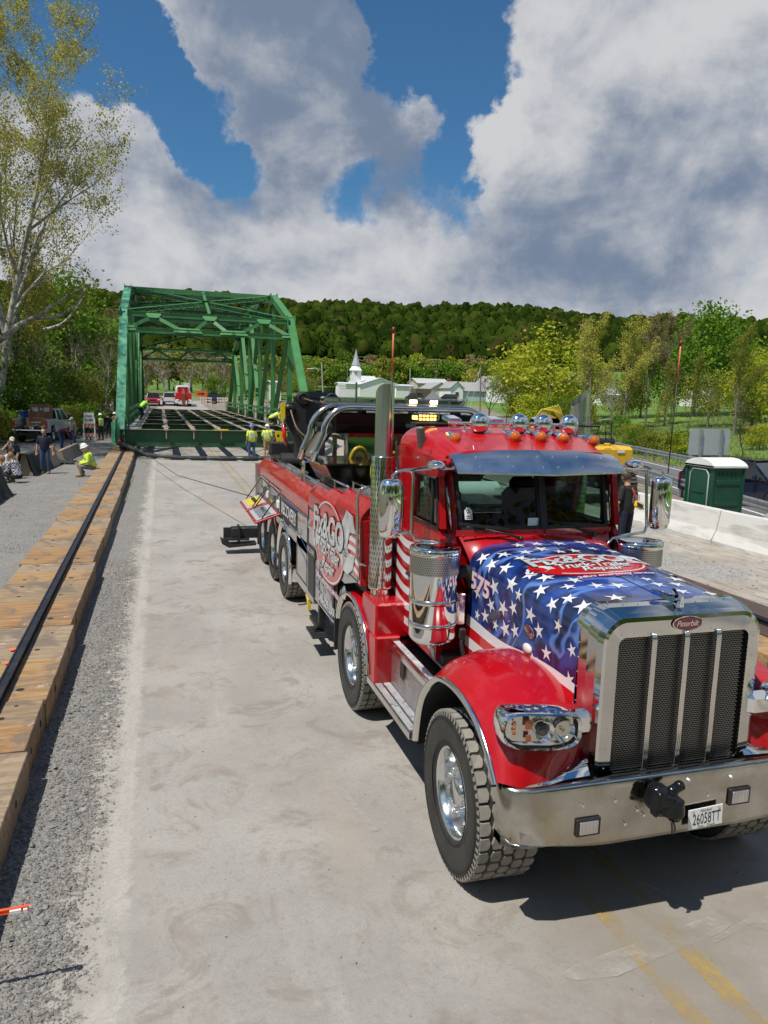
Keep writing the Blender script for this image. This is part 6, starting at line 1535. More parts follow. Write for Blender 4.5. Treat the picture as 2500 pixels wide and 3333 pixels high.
CAB = mat('wire_rope', (0.20,0.15,0.10), .6, metal=.5, var=.3, vscale=40)
for pts in ([(2.36,12.85,3.2),(2.7,11.6,3.05),(3.0,9.9,2.95)], [(2.86,12.85,3.2),(3.3,11.2,3.08),(3.7,9.7,2.95)], [(2.12,12.8,3.0),(2.2,12.6,2.7),(2.4,12.5,2.5),(2.55,12.6,2.3)], [(2.2,12.85,2.75),(2.35,12.8,2.45),(2.42,12.7,2.2)]):
    b = MB(); b.tube([cr(pts, k/12) for k in range(13)], .014, 6); P_('wire_rope', b, CAB)
# yellow plates and rear gear
def plate(c, w, h, nm='pulley_plate'):
    b = MB(); b.prism([(-w/2+.03,h/2),(w/2-.03,h/2),(w/2,h/2-.05),(w*.42,0),(w*.36,-h/2),(-w*.30,-h/2),(-w*.34,0),(-w/2,h/2-.05)], c, (1,0,0), (0,0,1), (0,1,0), .05); p = P_(nm, b, YEL)
    for (u, v, r) in ((-.26,.30,.11),(.24,.30,.11),(-.18,.02,.10),(.2,.02,.10)):
        b = MB(); q = Vector(c)+Vector((u*w,-.002,v*h)); b.lathe([(0,0),(r*w,0)], 14, q, (0,-1,0)); obj('plate_hole', b, BLK, p)
    b = MB(); q = Vector(c); b.box(q+Vector((.02*w,-.01,-.30*h)), (w*.42,.02,h*.16)); obj('plate_boss', b, mat('yellow_dark', (0.55,0.38,0.01), .4), p)
plate((2.27, 14.8, 2.32), .24, .46)
b = MB(); b.box((2.6,14.9,2.2), (1.1,.3,.28), ch=.03); b.box((2.3,14.4,1.95), (.5,.5,.3), ch=.03); b.cyl((2.15,14.1,2.0),(2.5,14.1,2.0),.17,n=18); b.cyl((2.6,13.9,2.0),(2.9,13.9,2.0),.14,n=18)
for k in range(9): b.box((2.35+.03*k, 13.6, 2.25), (.012,.3,.24))
P_('rear_winch', b, BLKF)
b = MB(); b.box((2.12, 10.9, 2.10), (.26,.20,.40), ch=.02); b.box((2.32,10.95,2.12),(.18,.2,.36),ch=.02); P_('chrome_light_box', b, CHR)
b = MB(); b.prism([(0,0),(.55,-.12),(.62,-.32),(.1,-.34),(0,-.25)], (2.2,10.82,2.26), (1,0,0), (0,0,1), (0,1,0), .02); P_('tread_wing', b, TREADM)
b = MB(); b.lathe([(.16,0),(.18,.02),(.18,.16),(.1,.2),(0,.2)], 20, (2.36,9.95,2.02), (-.2,-.9,.35)); P_('work_lamp', b, CHR2)
b = MB(); b.tube([(2.52+.13*cos(2*pi*k/20)*.8, 8.55, 2.37+.20*sin(2*pi*k/20)) for k in range(20)], .042, 8, closed=True); P_('yellow_tow_ring', b, YEL)
b = MB(); b.tube([(3.0+.13*cos(2*pi*k/20)*.8, 8.55, 2.30+.20*sin(2*pi*k/20)) for k in range(20)], .042, 8, closed=True); P_('yellow_tow_ring', b, YEL)
b = MB(); b.cyl((2.36,8.3,2.13),(3.9,8.3,2.13), .15, n=24); rl = P_('white_cable_roll', b, mat('white_roll', (0.72,0.75,0.73), .5, var=.05))
b = MB(); b.lathe([(.035,.001),(.07,.001)], 14, (2.36,8.3,2.13), (-1,0,0)); obj('roll_core', b, GRYP, rl)
# underlift at the tail
b = MB(); b.box((XC,15.4,.55), (.4,.6,.3)); b.box((2.2,15.55,.42), (1.2,.2,.2), ch=.02); b.box((1.62,15.5,.42), (.55,.26,.22), ch=.02); b.box((1.50,15.45,.40), (.04,.3,.34)); b.box((1.34,15.45,.43), (.30,.04,.20)); b.box((1.45,15.45,.30), (.50,.34,.04)); b.box((1.9,15.35,.46), (.05,.1,.55))
P_('underlift', b, DK)
b = MB(); b.prism([(-.32,.10),(-.30,.0),(-.16,-.08),(.38,-.04),(.40,0),(-.12,-.02),(-.26,.06)], (1.45,15.25,.22), (1,0,0), (0,0,1), (0,1,0), .35); P_('underlift_fork', b, DK)
# bracket ladder of the near stack
b = MB()
for z in (2.58,2.30): b.tube([(2.10,6.80,z),(2.28,6.84,z)], .008, 6); b.tube([(2.14,6.82,2.62),(2.14,6.82,2.26)], .006, 6)
b.tube([(2.22,6.83,2.66),(2.22,6.83,2.22)], .006, 6); P_('stack_clamp', b, CHR2)
b = MB(); b.tube([(1.90,6.88,1.62),(1.83,6.90,1.64),(1.81,6.92,1.70),(1.81,6.95,2.28),(1.83,6.95,2.36),(1.92,6.93,2.39)], .016, 8); P_('grab_bar', b, CHR2)
# ================================================================ ROADSIDE THINGS
GALV = mat('galvanised_steel', (0.42,0.44,0.46), .38, metal=.75, var=.2, vscale=3, rvar=.15)
def wbeam(name, xf, y0, y1, z, label, posts):
    t = thing(name, label, 'guardrail', (xf(y0), y0, hz))
    n = int((y1-y0)/3.8)
    for k in range(n):
        a, c = y0+(y1-y0)*k/n, y0+(y1-y0)*(k+1)/n; b = MB()
        prof = [(0,.16),(-.04,.12),(-.05,.08),(0,.03),(0,-.03),(-.05,-.08),(-.04,-.12),(0,-.16)]
        vs = [(xf(yy)+p[0], yy, z+p[1]) for yy in (a, c) for p in prof]; m_ = len(prof)
        b.add(vs, [(j, j+1, m_+j+1, m_+j) for j in range(m_-1)], True); obj('rail_panel', b, GALV, t)
        b = MB(); b.box((xf(a)+.12, a, (z+hz)/2+.05), (.12,.16,z-hz+.2)); b.box((xf(a)+.05, a, z), (.12,.12,.3)); obj('post', b, GALV, t)
    return t
wbeam('guardrail', lambda y: HN(y)-.6, -16, 60, hz+.62, 'grey steel guardrail on the near side of the highway, running behind the green toilet', 1)
wbeam('guardrail', lambda y: HN(y)+5.6, -16, 64, hz+.62, 'grey steel guardrail on the far side of the highway, below the grassy bank', 1)
# jersey barrier
CONCW = mat('white_painted_concrete', (0.60,0.59,0.56), .8, col2=(0.30,0.285,0.26), vscale=1.6, detail=10, vlo=.50, vhi=.76, stretch=(3,.5,3), bump=.3, bscale=20)
CONCG = mat('old_concrete', (0.33,0.255,0.18), .9, col2=(0.22,0.20,0.17), vscale=3, detail=9, vlo=.4, vhi=.7, bump=.5, bscale=25)
JP = [(-.30,0),(-.30,.08),(-.18,.33),(-.085,.80),(-.07,.815),(.07,.815),(.085,.80),(.18,.33),(.30,.08),(.30,0)]
def jersey(name, a, c, label, m=CONCW, broken=False, group=None, h=1.0):
    a = Vector(a); c = Vector(c); L_ = (c-a).length; d = (c-a).normalized(); s_ = d.cross(Vector((0,0,1)))
    n = max(2, int(L_/.25)); b = MB(); R_ = random.Random(int(abs(a.x*10)+L_)); vs = []
    for k in range(n+1):
        for j, (u, z) in enumerate(JP):
            jj = R_.uniform(-.006,.006); ch = 0
            if broken and j in (0,1,9,8): ch = max(0, R_.gauss(.02,.05))*(1 if sin(k*.8)+sin(k*.37) > .2 else .25)
            vs.append(a+d*(L_*k/n)+s_*(u+jj+(ch if j <= 1 else 0))+Vector((0,0,z*h+(ch*.7 if j <= 1 else 0))))
    m_ = len(JP); b.add(vs, [(i*m_+j, i*m_+j+1, i*m_+m_+j+1, i*m_+m_+j) for i in range(n) for j in range(m_-1)])
    b.add([vs[j] for j in range(m_)], [tuple(range(m_))]); b.add([vs[n*m_+j] for j in range(m_)], [tuple(range(m_))[::-1]])
    o = obj(name, b, m); return tag(o, label, 'concrete barrier', group)
jersey('jersey_barrier', (12.95,18.6,0), (12.95,14.75,0), 'long white concrete barrier segment with chipped base, ending beside the chrome mirror', CONCW, True)
jersey('jersey_barrier', (12.95,14.72,0), (12.98,10.9,0), 'white concrete barrier segment at the right edge, in front of the dirt mound', CONCW, True)
# portable toilet
PTG = mat('toilet_green', (0.005,0.065,0.036), .42, var=.12, vscale=3)
PTD = mat('toilet_green_dark', (0.004,0.045,0.026), .45)
PTW = mat('toilet_roof_white', (0.72,0.73,0.72), .5, var=.06)
PT = thing('portable_toilet', 'dark green portable toilet with arched white roof beyond the concrete barrier', 'portable toilet', (14.5, 17.0, -.4))
x0, x1, y0, y1, zb, zt = 13.97, 14.93, 16.4, 17.45, -.4, 1.72
b = MB(); b.box(((x0+x1)/2,(y0+y1)/2,(zb+zt)/2), (x1-x0,y1-y0,zt-zb), ch=.02); obj('shell', b, PTG, PT)
b = MB()
n = 12
for k in range(n):
    a0, a1 = k/n, (k+1)/n
    f = lambda t: (y0-.06+(y1-y0+.12)*t, zt+.0+.19*sin(pi*t)**.7)
    (ya, za), (yb, zb2) = f(a0), f(a1); b.add([(x0-.07,ya,za),(x1+.07,ya,za),(x1+.07,yb,zb2),(x0-.07,yb,zb2),(x0-.07,ya,zt-.04),(x0-.07,yb,zt-.04),(x1+.07,ya,zt-.04),(x1+.07,yb,zt-.04)], [(0,1,2,3),(4,0,3,5),(1,6,7,2)])
b.box(((x0+x1)/2,(y0+y1)/2,zt-.02), (x1-x0+.14,y1-y0+.12,.05)); obj('roof', b, PTW, PT)
b = MB(); b.box((x0-.012,(y0+y1)/2,(zb+zt)/2-.02), (.02,.66,1.86), ch=.03); dr = obj('door', b, PTG, PT)
b = MB(); b.tube([(x0-.02,(y0+y1)/2-.36,zb+.1),(x0-.02,(y0+y1)/2-.36,zt-.25),(x0-.02,(y0+y1)/2-.26,zt-.12),(x0-.02,(y0+y1)/2+.26,zt-.12),(x0-.02,(y0+y1)/2+.36,zt-.25),(x0-.02,(y0+y1)/2+.36,zb+.1)], .022, 6); obj('door_frame', b, mat('toilet_grey', (0.40,0.44,0.42), .5), dr)
for z in (.45,.62,1.0): b = MB(); b.tube([(x0-.022,(y0+y1)/2-.25,z),(x0-.03,(y0+y1)/2-.2,z-.03),(x0-.03,(y0+y1)/2+.2,z-.03),(x0-.022,(y0+y1)/2+.25,z)], .014, 6); obj('door_rib', b, PTD, dr)
b = MB(); b.box((x0-.03,y0+.28,.55), (.03,.10,.10), ch=.01); obj('latch', b, PTW, dr)
for (zc, w, h) in ((1.28,.74,.12),(.70,.72,.10),(.22,.66,.34)):
    b = MB(); b.box(((x0+x1)/2,y0-.012,zc), (w,.02,h), ch=.012); obj('side_panel', b, PTG, PT)
for k in range(5): b = MB(); b.box((x0+.22+.13*k,y0-.006,1.50), (.09,.012,.10)); obj('vent', b, PTD, PT)
b = MB(); b.box(((x0+x1)/2,y0-.026,.22), (.30,.01,.16)); obj('recess', b, PTD, PT)
for (x, y) in ((x0,y0),(x1,y0),(x0,y1)): b = MB(); b.box((x,y,(zb+zt)/2), (.05,.05,zt-zb)); obj('corner_strip', b, PTG, PT)
# back of a road sign
SG = thing('road_sign', 'back of a large pale grey road sign on two posts, seen above the green toilet', 'road sign', (20.1,24.2,-.4))
b = MB(); b.prism(rr_rect(.92, 1.45, 2.45, .08, .08), (20.1,24.0,0), (1,.0,0), (0,0,1), (0,1,0), .012); obj('panel', b, mat('sign_back', (0.50,0.52,0.54), .45, metal=.3, var=.05), SG)
for x in (19.68,20.62): b = MB(); b.box((x,23.95,1.0), (.09,.05,2.85)); obj('post', b, GALV, SG)
# dirt mound
b = MB()
def mound(u, v):
    a = 2*pi*u; r = v; R_ = 2.1; z = 1.25*(1-r)**1.15*(1+.18*sin(a*3+1))-.4; return Vector((15.9+R_*r*cos(a)*(1+.1*sin(a*2)), 15.5+R_*.8*r*sin(a)*(1+.12*cos(a*3)), z+.04*sin(a*9+r*14)*(1-r)))
b.grid(mound, 48, 16, flip=True); tag(obj('dirt_mound', b, sheet_mat('mound_dirt', dirt_fac)), 'heap of brown gravelly dirt behind the white barrier, right of the toilet', 'dirt mound')

# ---- vehicles -------------------------------------------------------------
def wheel_simple(b_t, b_r, c, r, w=.26, sgn=1):
    b_t.lathe([(r*.58,-w/2),(r*.9,-w/2),(r,-w/2+.03),(r,w/2-.03),(r*.9,w/2),(r*.58,w/2)], 20, c, (1,0,0)); b_r.lathe([(0,w/2-.06),(r*.3,w/2-.04),(r*.55,w/2-.05),(r*.6,w/2)], 14, c, (sgn,0,0))
def car(name, label, loc, rz, L_, W_, H, prof, roofprof, paint, cat='car', group=None, lights=(True,True), grille=True, r=.36, axles=(.17,.83), clad=None, dark=None):
    """prof: lower body outline (y from tail 0 to nose L, z); roofprof: greenhouse outline"""
    t = thing(name, label, cat, (0,0,0), group)
    y_ = lambda y: y-L_/2
    b = MB(); hw = W_/2
    # body lofted from side profile with tumblehome
    P2 = [(y_(y), z) for y, z in prof]; n = len(P2); zmx = max(z for _, z in P2)
    cols = [(-hw*.97,.02),(-hw,.05),(hw,.05),(hw*.97,.02)]
    vs = []
    for x, ins in ((-hw*.93, .05),(-hw, .0),(hw, .0),(hw*.93, .05)):
        for (y, z) in P2: vs.append((x, y*(1-ins*.35), z-(ins*.9 if z > zmx*.75 else 0)))
    fs = [(c_*n+i, c_*n+(i+1)%n, (c_+1)*n+(i+1)%n, (c_+1)*n+i) for c_ in range(3) for i in range(n)]
    fs += [tuple(range(n)), tuple(range(3*n,4*n))[::-1]]
    b.add(vs, fs); obj('body', b, paint, t)
    G = [(y_(y), z) for y, z in roofprof]; b = MB(); m_ = len(G); zr = max(z for _, z in G); zl = min(z for _, z in G)
    wz = lambda z: hw*(.95-.20*((z-zl)/(zr-zl)))
    b.add([(-wz(z), y, z) for y, z in G]+[(wz(z), y, z) for y, z in G], [(i, (i+1)%m_, m_+(i+1)%m_, m_+i) for i in range(m_)]+[tuple(range(m_)), tuple(range(m_,2*m_))[::-1]]); gh = obj('windows', b, dark or mat('car_glass', (0.012,0.016,0.02), .06, coat=.8), t)
    # roof skin and pillars
    top = [p for p in G if p[1] > zr-.12]; ys = [p[0] for p in top]; b = MB(); b.box((0,(min(ys)+max(ys))/2,zr), (wz(zr)*2+.02,max(ys)-min(ys)+.06,.05), ch=.02)
    fr = max(G, key=lambda p: p[0]); rr_ = min(G, key=lambda p: p[0]); ft = max(top, key=lambda p: p[0]); rt = min(top, key=lambda p: p[0])
    for sg in (-1,1):
        for (p, q) in ((fr, ft), (rr_, rt), ((ft[0]*.4+rt[0]*.6, zl), (ft[0]*.4+rt[0]*.6, zr))): b.bar((sg*(wz(p[1])+.005), p[0], p[1]), (sg*(wz(q[1])+.005), q[0], q[1]), .05, .08)
    obj('roof', b, paint, t)
    for a in axles:
        for sg in (-1,1):
            bt, br = MB(), MB(); c = Vector((sg*(hw-.13), y_(L_*a), r)); wheel_simple(bt, br, c, r, .26, sg); w_ = obj('wheel', bt, RUB, t); obj('rim', br, CHR2, w_)
            b = MB(); b.lathe([(r*1.02,0),(r*1.22,0)], 20, c+Vector((sg*.136,0,.03)), (sg,0,0)); obj('wheel_arch', b, clad or BLK, t)
    for sg in (-1,1):
        b = MB(); b.box((sg*(hw*.80), y_(L_)-.01, zmx*.72), (.34,.12,.16), ch=.04); obj('headlight', b, mat('car_headlight', (0.7,0.72,0.75), .1, coat=1), t)
        b = MB(); b.box((sg*(hw*.92), y_(0)+.0, zmx*.8), (.16,.06,.34), ch=.02); obj('tail_light', b, mat('tail_red', (0.30,0.01,0.012), .2, coat=1), t)
        b = MB(); b.box((sg*(hw+.12), fr[0]-.45, zl+.10), (.2,.10,.18), ch=.03); obj('mirror', b, paint if sg < 3 else BLK, t)
    if grille:
        b = MB(); b.box((0, y_(L_)+.0, zmx*.66), (W_*.48,.06,.30), ch=.03); obj('grille', b, BLK, t); b = MB(); b.box((0,y_(L_)+.01,.42), (W_*.92,.1,.22), ch=.04); obj('bumper', b, clad or BLK, t)
    b = MB(); b.box((0,y_(0)-.02,.5), (W_*.9,.12,.2), ch=.03); obj('rear_bumper', b, CHR2, t)
    b = MB(); b.box((0,y_(0)-.03,zmx*.62), (.32,.03,.16)); obj('number_plate', b, PTW, t)
    t.location = loc; t.rotation_euler = (0,0,rz); return t
SUVP = [(0,.35),(0,.95),(.08,1.08),(3.5,1.05),(4.55,.95),(4.80,.78),(4.85,.35),(4.4,.28),(.4,.28)]
SUVG = [(.15,1.05),(.35,1.62),(.7,1.72),(2.6,1.72),(3.0,1.66),(3.75,1.03)]
PUP = [(0,.55),(0,1.20),(2.15,1.20),(2.2,1.12),(4.1,1.15),(5.55,1.10),(5.80,.95),(5.85,.45),(5.4,.38),(.3,.42)]
PUG = [(2.15,1.12),(2.25,1.80),(2.5,1.90),(3.55,1.90),(3.8,1.84),(4.35,1.14)]
car('parked_suv', 'dark blue sport utility vehicle on the highway, cut off by the right edge', (21.75,23.6,-.39), pi+.28, 4.85, 1.95, 1.75, SUVP, SUVG, mat('navy_paint', (0.008,0.014,0.035), .2, coat=1), 'car')
car('far_suv', 'small dark blue car facing the camera far beyond the bridge, right of the barricades', (8.6,133,zg(3,133)+.0), pi, 4.6, 1.85, 1.7, [(a*.95,z) for a,z in SUVP], [(a*.95,z) for a,z in SUVG], mat('dusk_blue_paint', (0.02,0.035,0.06), .25, coat=1), 'car')
car('far_pickup', 'red pickup truck facing the camera far beyond the bridge, left of the white pickup', (-1.1,122,zg(3,122)+.0), pi, 5.8, 2.0, 1.9, PUP, PUG, mat('pickup_red', (0.42,0.015,0.015), .25, coat=1), 'pickup truck')
car('far_pickup', 'white pickup truck seen from behind far beyond the bridge, beside the red tow truck', (1.35,124,zg(3,124)+.0), -.05, 5.8, 2.0, 1.9, PUP, PUG, mat('pickup_white', (0.72,0.73,0.75), .25, coat=1), 'pickup truck', grille=False)
# far cars by the buildings
# white pickup with tool box on the left
PWH = mat('pickup_pale', (0.55,0.57,0.60), .25, coat=.8)
def work_pickup():
    t = thing('pickup_truck', 'white pickup truck with open tailgate carrying a brown steel job box under the trees', 'pickup truck', (0,0,0))
    hw = 1.0
    for sg in (-1,1):
        b = MB(); b.prism([(-1.1,.62),(-1.15,1.42),(1.05,1.45),(1.05,.62),(.50,.62),(.42,.95),(.2,1.08),(-.2,1.08),(-.42,.95),(-.5,.62)], (sg*hw,0,0), (0,1,0), (0,0,1), (-sg,0,0), .12); obj('bed_side', b, PWH, t)
        b = MB(); b.box((sg*.93,-1.16,1.12), (.15,.05,.52), ch=.02); obj('tail_light', b, mat('tail_red', (0.30,0.01,0.012), .2), t)
    b = MB(); b.box((0,-.05,.72), (1.85,2.2,.08)); b.box((0,1.0,1.05), (1.85,.06,.75)); obj('bed', b, BLK, t)
    b = MB(); b.box((0,-1.42,.78), (1.72,.55,.07), Matrix.Rotation(-.05,3,'X'), ch=.015); obj('tailgate', b, CHR2, t)
    b = MB(); b.box((0,-1.2,.52), (1.9,.16,.24), ch=.03); obj('rear_bumper', b, BLK, t)
    b = MB(); b.prism([(1.06,.55),(1.06,1.35),(3.1,1.33),(4.75,1.22),(4.95,.95),(4.95,.5),(4.35,.45),(4.2,.85),(3.9,1.0),(3.6,1.0),(3.3,.85),(3.15,.45)], (-hw,0,0), (0,1,0), (0,0,1), (1,0,0), 2*hw); obj('body', b, PWH, t)
    G = [(1.08,1.33),(1.25,1.88),(1.5,1.97),(2.7,1.97),(2.95,1.90),(3.5,1.32)]; wz = lambda z: hw*(.96-.2*((z-1.33)/.64)); b = MB(); n = len(G)
    b.add([(-wz(z), y, z) for y, z in G]+[(wz(z), y, z) for y, z in G], [(i,(i+1)%n,n+(i+1)%n,n+i) for i in range(n)]+[tuple(range(n)), tuple(range(n,2*n))[::-1]]); obj('windows', b, mat('car_glass', (0.012,0.016,0.02), .06), t)
    b = MB(); b.box((0,2.1,1.98), (1.56,1.5,.06), ch=.02)
    for sg in (-1,1):
        for p, q in (((1.08,1.33),(1.3,1.95)),((2.1,1.33),(2.1,1.95)),((3.5,1.32),(2.85,1.94))): b.bar((sg*wz(p[1]),p[0],p[1]),(sg*wz(q[1]),q[0],q[1]), .07,.10)
    obj('cab_roof', b, PWH, t)
    for sg in (-1,1):
        for y in (0,3.75):
            bt, br = MB(), MB(); c = Vector((sg*.87,y,.42)); wheel_simple(bt, br, c, .42, .28, sg); w_ = obj('wheel', bt, RUB, t); obj('rim', br, CHR2, w_)
        b = MB(); b.box((sg*1.2,2.95,1.52), (.26,.12,.34), ch=.04); obj('mirror', b, BLK, t)
    BRN = mat('job_box_brown', (0.16,0.075,0.035), .55, var=.2, vscale=3)
    t2 = thing('job_box', 'brown steel job site box with raised lid standing in the pickup bed', 'tool box', (0,0,0))
    b = MB(); b.box((.10,.35,1.15), (1.35,.72,.62), ch=.01); obj('chest', b, BRN, t2)
    b = MB(); b.box((.10,.72,1.86), (1.38,.10,.86), Matrix.Rotation(-.08,3,'X'), ch=.01); ld = obj('lid', b, BRN, t2)
    b = MB()
    for x in (-.22,.45): b.box((x,.65,1.98), (.34,.012,.26))
    b.box((.12,.65,1.99), (.13,.012,.1)); obj('lid_papers', b, mat('paper_grey', (0.42,0.42,0.38), .7), ld)
    b = MB(); lettering(b, 'kn', lambda u, v: Vector((.0+u, -.02, 1.20+v)), w=.62, h=.10); obj('lettering', b, PTW, t2)
    t3 = thing('plastic_bin', 'blue plastic bin beside the brown job box in the pickup bed', 'bin', (0,0,0)); b = MB(); b.lathe([(.22,1.40),(.27,1.85),(.29,1.87),(.29,1.90),(0,1.91)], 14, (-.78,.2,0)); obj('tub', b, mat('bin_blue', (0.02,0.06,0.22), .5), t3)
    t4 = thing('tool_pile', 'heap of tools with yellow and orange cords on the open tailgate', 'tools', (0,0,0)); R_ = random.Random(3)
    for k in range(26):
        b = MB(); x, y = R_.uniform(-.8,.8), R_.uniform(-1.3,-.3); z = .80+R_.uniform(0,.2)
        if k % 3: b.box((x,y,z), (R_.uniform(.08,.3),R_.uniform(.08,.3),R_.uniform(.06,.22)), Matrix.Rotation(R_.uniform(0,3),3,'Z'), ch=.01)
        else: b.tube([(x+.15*cos(a)*(1+.2*sin(3*a)),y+.12*sin(a),z+.05+.02*cos(2*a)) for a in [2*pi*i/12 for i in range(12)]], .016, 5, closed=True)
        obj(['cord','tool','case'][k % 3], b, [mat('cord_yellow',(0.6,0.42,0.03),.6), DK, mat('tool_grey',(0.2,0.2,0.2),.6)][k % 3] if k % 6 else mat('cord_orange',(0.6,0.12,0.02),.6), t4)
    b = MB(); b.lathe([(.05,0),(.055,.14)], 10, (.22,-1.35,.83)); obj('cup', b, PTW, t4)
    for q in (t, t2, t3, t4): q.location = (-7.45,51.0,0); q.rotation_euler = (0,0,-.16)
work_pickup()
# far red rotator seen from behind
def far_tow():
    t = thing('far_tow_truck', 'red and white tow truck seen from behind far beyond the bridge deck', 'tow truck', (0,0,0)); RD = mat('tow_red', (0.48,0.015,0.02), .3, coat=.6); WT_ = mat('tow_white', (0.7,0.7,0.72), .4)
    b = MB(); b.box((0,2.2,1.5), (2.4,4.6,1.1), ch=.04); obj('body', b, RD, t)
    b = MB(); b.box((0,6.0,2.2), (2.1,2.2,2.0), ch=.25); obj('cab', b, WT_, t)
    b = MB(); b.tube([(-.95,3.4,1.9),(-.85,3.3,2.9),(-.6,3.3,3.15),(.6,3.3,3.15),(.85,3.3,2.9),(.95,3.4,1.9)], .09, 8); obj('hoop', b, WT_, t)
    b = MB(); b.box((0,3.45,2.45), (1.5,.2,1.1), ch=.1); obj('back_panel', b, RD, t)
    b = MB(); b.bar((0,3.6,2.6),(0,-.2,1.8), .4,.4); b.box((0,-.3,1.2), (.5,.3,1.6), ch=.03); obj('boom', b, mat('rusty_red', (0.20,0.05,0.03), .6), t)
    for x in (-.35,.35): b = MB(); b.cyl((x,1.5,2.5),(x,2.1,2.5), .2, n=12); obj('winch', b, RD, t)
    for x in (-.95,.95): b = MB(); b.box((x,-.1,.75), (.6,.3,.6), ch=.05); obj('tail_box', b, WT_, t); b = MB(); b.box((x*.75,-.27,.9), (.25,.04,.15)); obj('tail_light', b, REDV, t)
    for x in (-.95,.95):
        for y in (.8,2.1,6.3): bt, br = MB(), MB(); wheel_simple(bt, br, Vector((x,y,.5)), .5, .4, 1 if x > 0 else -1); w_ = obj('wheel', bt, RUB, t); obj('rim', br, CHR2, w_)
    for x in (-1.35,1.35): b = MB(); b.box((x,6.6,2.7), (.25,.1,.7), ch=.03); obj('mirror', b, BLK, t)
    t.location = (3.35,120,zg(3,120)); return t
far_tow()
# excavator
EY = mat('machine_yellow', (0.70,0.42,0.03), .4, col2=(0.50,0.27,0.02), vscale=2.5, vlo=.5, vhi=.8, rvar=.2)
EX = thing('excavator', 'yellow excavator with black tracks parked right of the tow truck cab', 'excavator', (15.2,25,0))
for x in (14.5,16.6):
    b = MB(); pts = [(-1.5,.42),(-1.32,.12),(-1.1,.02),(1.1,.02),(1.32,.12),(1.5,.42),(1.32,.72),(1.1,.82),(-1.1,.82),(-1.32,.72)]
    b.prism(pts, (x-.25,25.2,0), (0,1,0), (0,0,1), (1,0,0), .5); tr_ = obj('track', b, BLKF, EX)
    b = MB()
    for k in range(18):
        a = k/18*2.8-1.4; b.box((x,25.2+a,.83), (.56,.09,.05)); b.box((x,25.2+a,.02), (.56,.09,.05))
    for z in (.2,.33,.46,.6,.72): b.box((x,23.72+abs(z-.42)*.45,z), (.56,.06,.06))
    obj('track_pads', b, mat('track_dust', (0.20,0.17,0.13), .9), tr_, kind='stuff')
b = MB(); b.box((15.55,25.2,.95), (1.6,1.8,.25)); obj('turntable', b, BLKF, EX)
b = MB(); b.prism([(-1.45,1.06),(-1.45,1.62),(-1.25,1.74),(.6,1.74),(1.1,1.7),(1.1,1.06)], (14.35,25.4,0), (0,1,0), (0,0,1), (1,0,0), 2.35); obj('counterweight', b, EY, EX)
b = MB(); b.cyl((15.05,24.4,1.90),(16.15,24.4,1.90), .12, n=16); obj('black_roller', b, mat('vinyl_blue_black',(0.02,0.025,0.035),.5), EX)
b = MB(); b.box((16.2,23.93,1.56), (.30,.02,.10)); obj('light_patch', b, PTW, EX)
b = MB(); b.tube([(15.5,23.95,1.76),(15.5,23.95,1.84),(15.72,23.95,1.84),(15.72,23.95,1.76)], .03, 6); obj('lift_handle', b, EY, EX)
b = MB(); b.tube([(15.25,24.2,1.98),(15.5,24.3,2.62),(15.56,24.3,2.66),(15.95,24.3,2.66),(15.98,24.3,2.0)], .025, 6); b.tube([(15.7,24.3,2.6),(15.75,24.3,2.0)], .02, 6); obj('guard_frame', b, BLK, EX)
b = MB(); b.prism([(-.1,0),(.05,.85),(.45,1.15),(1.1,.85),(1.4,.3),(1.15,.2),(.95,.6),(.5,.8),(.3,.65),(.25,0)], (13.2,25,1.75), (1,0,0), (0,0,1), (0,1,0), .35); obj('boom', b, EY, EX)
for k in range(7):
    b = MB(); b.tube([(13.0+.12*k,24.9,2.55+.05*k),(13.35+.11*k,24.85,3.02+.03*k-.0*k),(13.8+.06*k,24.8,2.98-.02*k),(14.15+.03*k,24.85,2.62)], .022, 6); obj('boom_hose', b, mat('hose_yellow',(0.62,0.47,0.05),.5), EX)
b = MB(); b.box((14.2,25.6,2.25), (.9,1.2,1.0), ch=.05); obj('cab', b, BLKG, EX)
# barricades, arrow sign, sheets
ORW = mat('barricade_white', (0.72,0.72,0.70), .5); ORO = mat('barricade_orange', (0.75,0.14,0.03), .5)
def barricade(x, y, z, w, label, sign=False, rz=0):
    t = thing('barricade', label, 'barricade', (0,0,0), None)
    for k, zz in enumerate((1.35,.95,.5) if not sign else (.95,.35)):
        b = MB(); b.box((0,0,zz), (w,.03,.22)); bd = obj('board', b, ORW, t)
        b = MB()
        for j in range(4): xx = -w/2+w*(j+.3)/4; b.add([(xx,-.018,zz-.11),(xx+.12,-.018,zz-.11),(xx+.22,-.018,zz+.11),(xx+.10,-.018,zz+.11)], [(0,1,2,3)])
        obj('orange_stripes', b, ORO, bd, kind='stuff')
    for sx_ in (-w*.42,w*.42): b = MB(); b.bar((sx_,.02,1.5),(sx_,.35,0), .05,.05); b.bar((sx_,.02,1.5),(sx_,-.3,0), .05,.05); obj('leg', b, ORW, t)
    if sign:
        b = MB(); b.box((0,-.03,1.45), (.62,.02,.72)); pn = obj('sign_panel', b, ORW, t)
        b = MB(); lettering(b, 'cl', lambda u, v: Vector((u,-.045,1.58+v)), w=.42, h=.16); obj('sign_text', b, BLKT, pn); b = MB(); lettering(b, 'cl2', lambda u, v: Vector((u,-.045,1.34+v)), w=.48, h=.16); obj('sign_text', b, BLKT, pn)
    t.location = (x,y,z); t.rotation_euler = (0,0,rz); return t
barricade(-4.55,53.0,0,.80,'orange and white striped barricade carrying a white sign beside the group of workers', True, .1)
barricade(6.75,121,zg(3,121),1.8,'orange and white barricade far beyond the bridge, nearer the red tow truck')
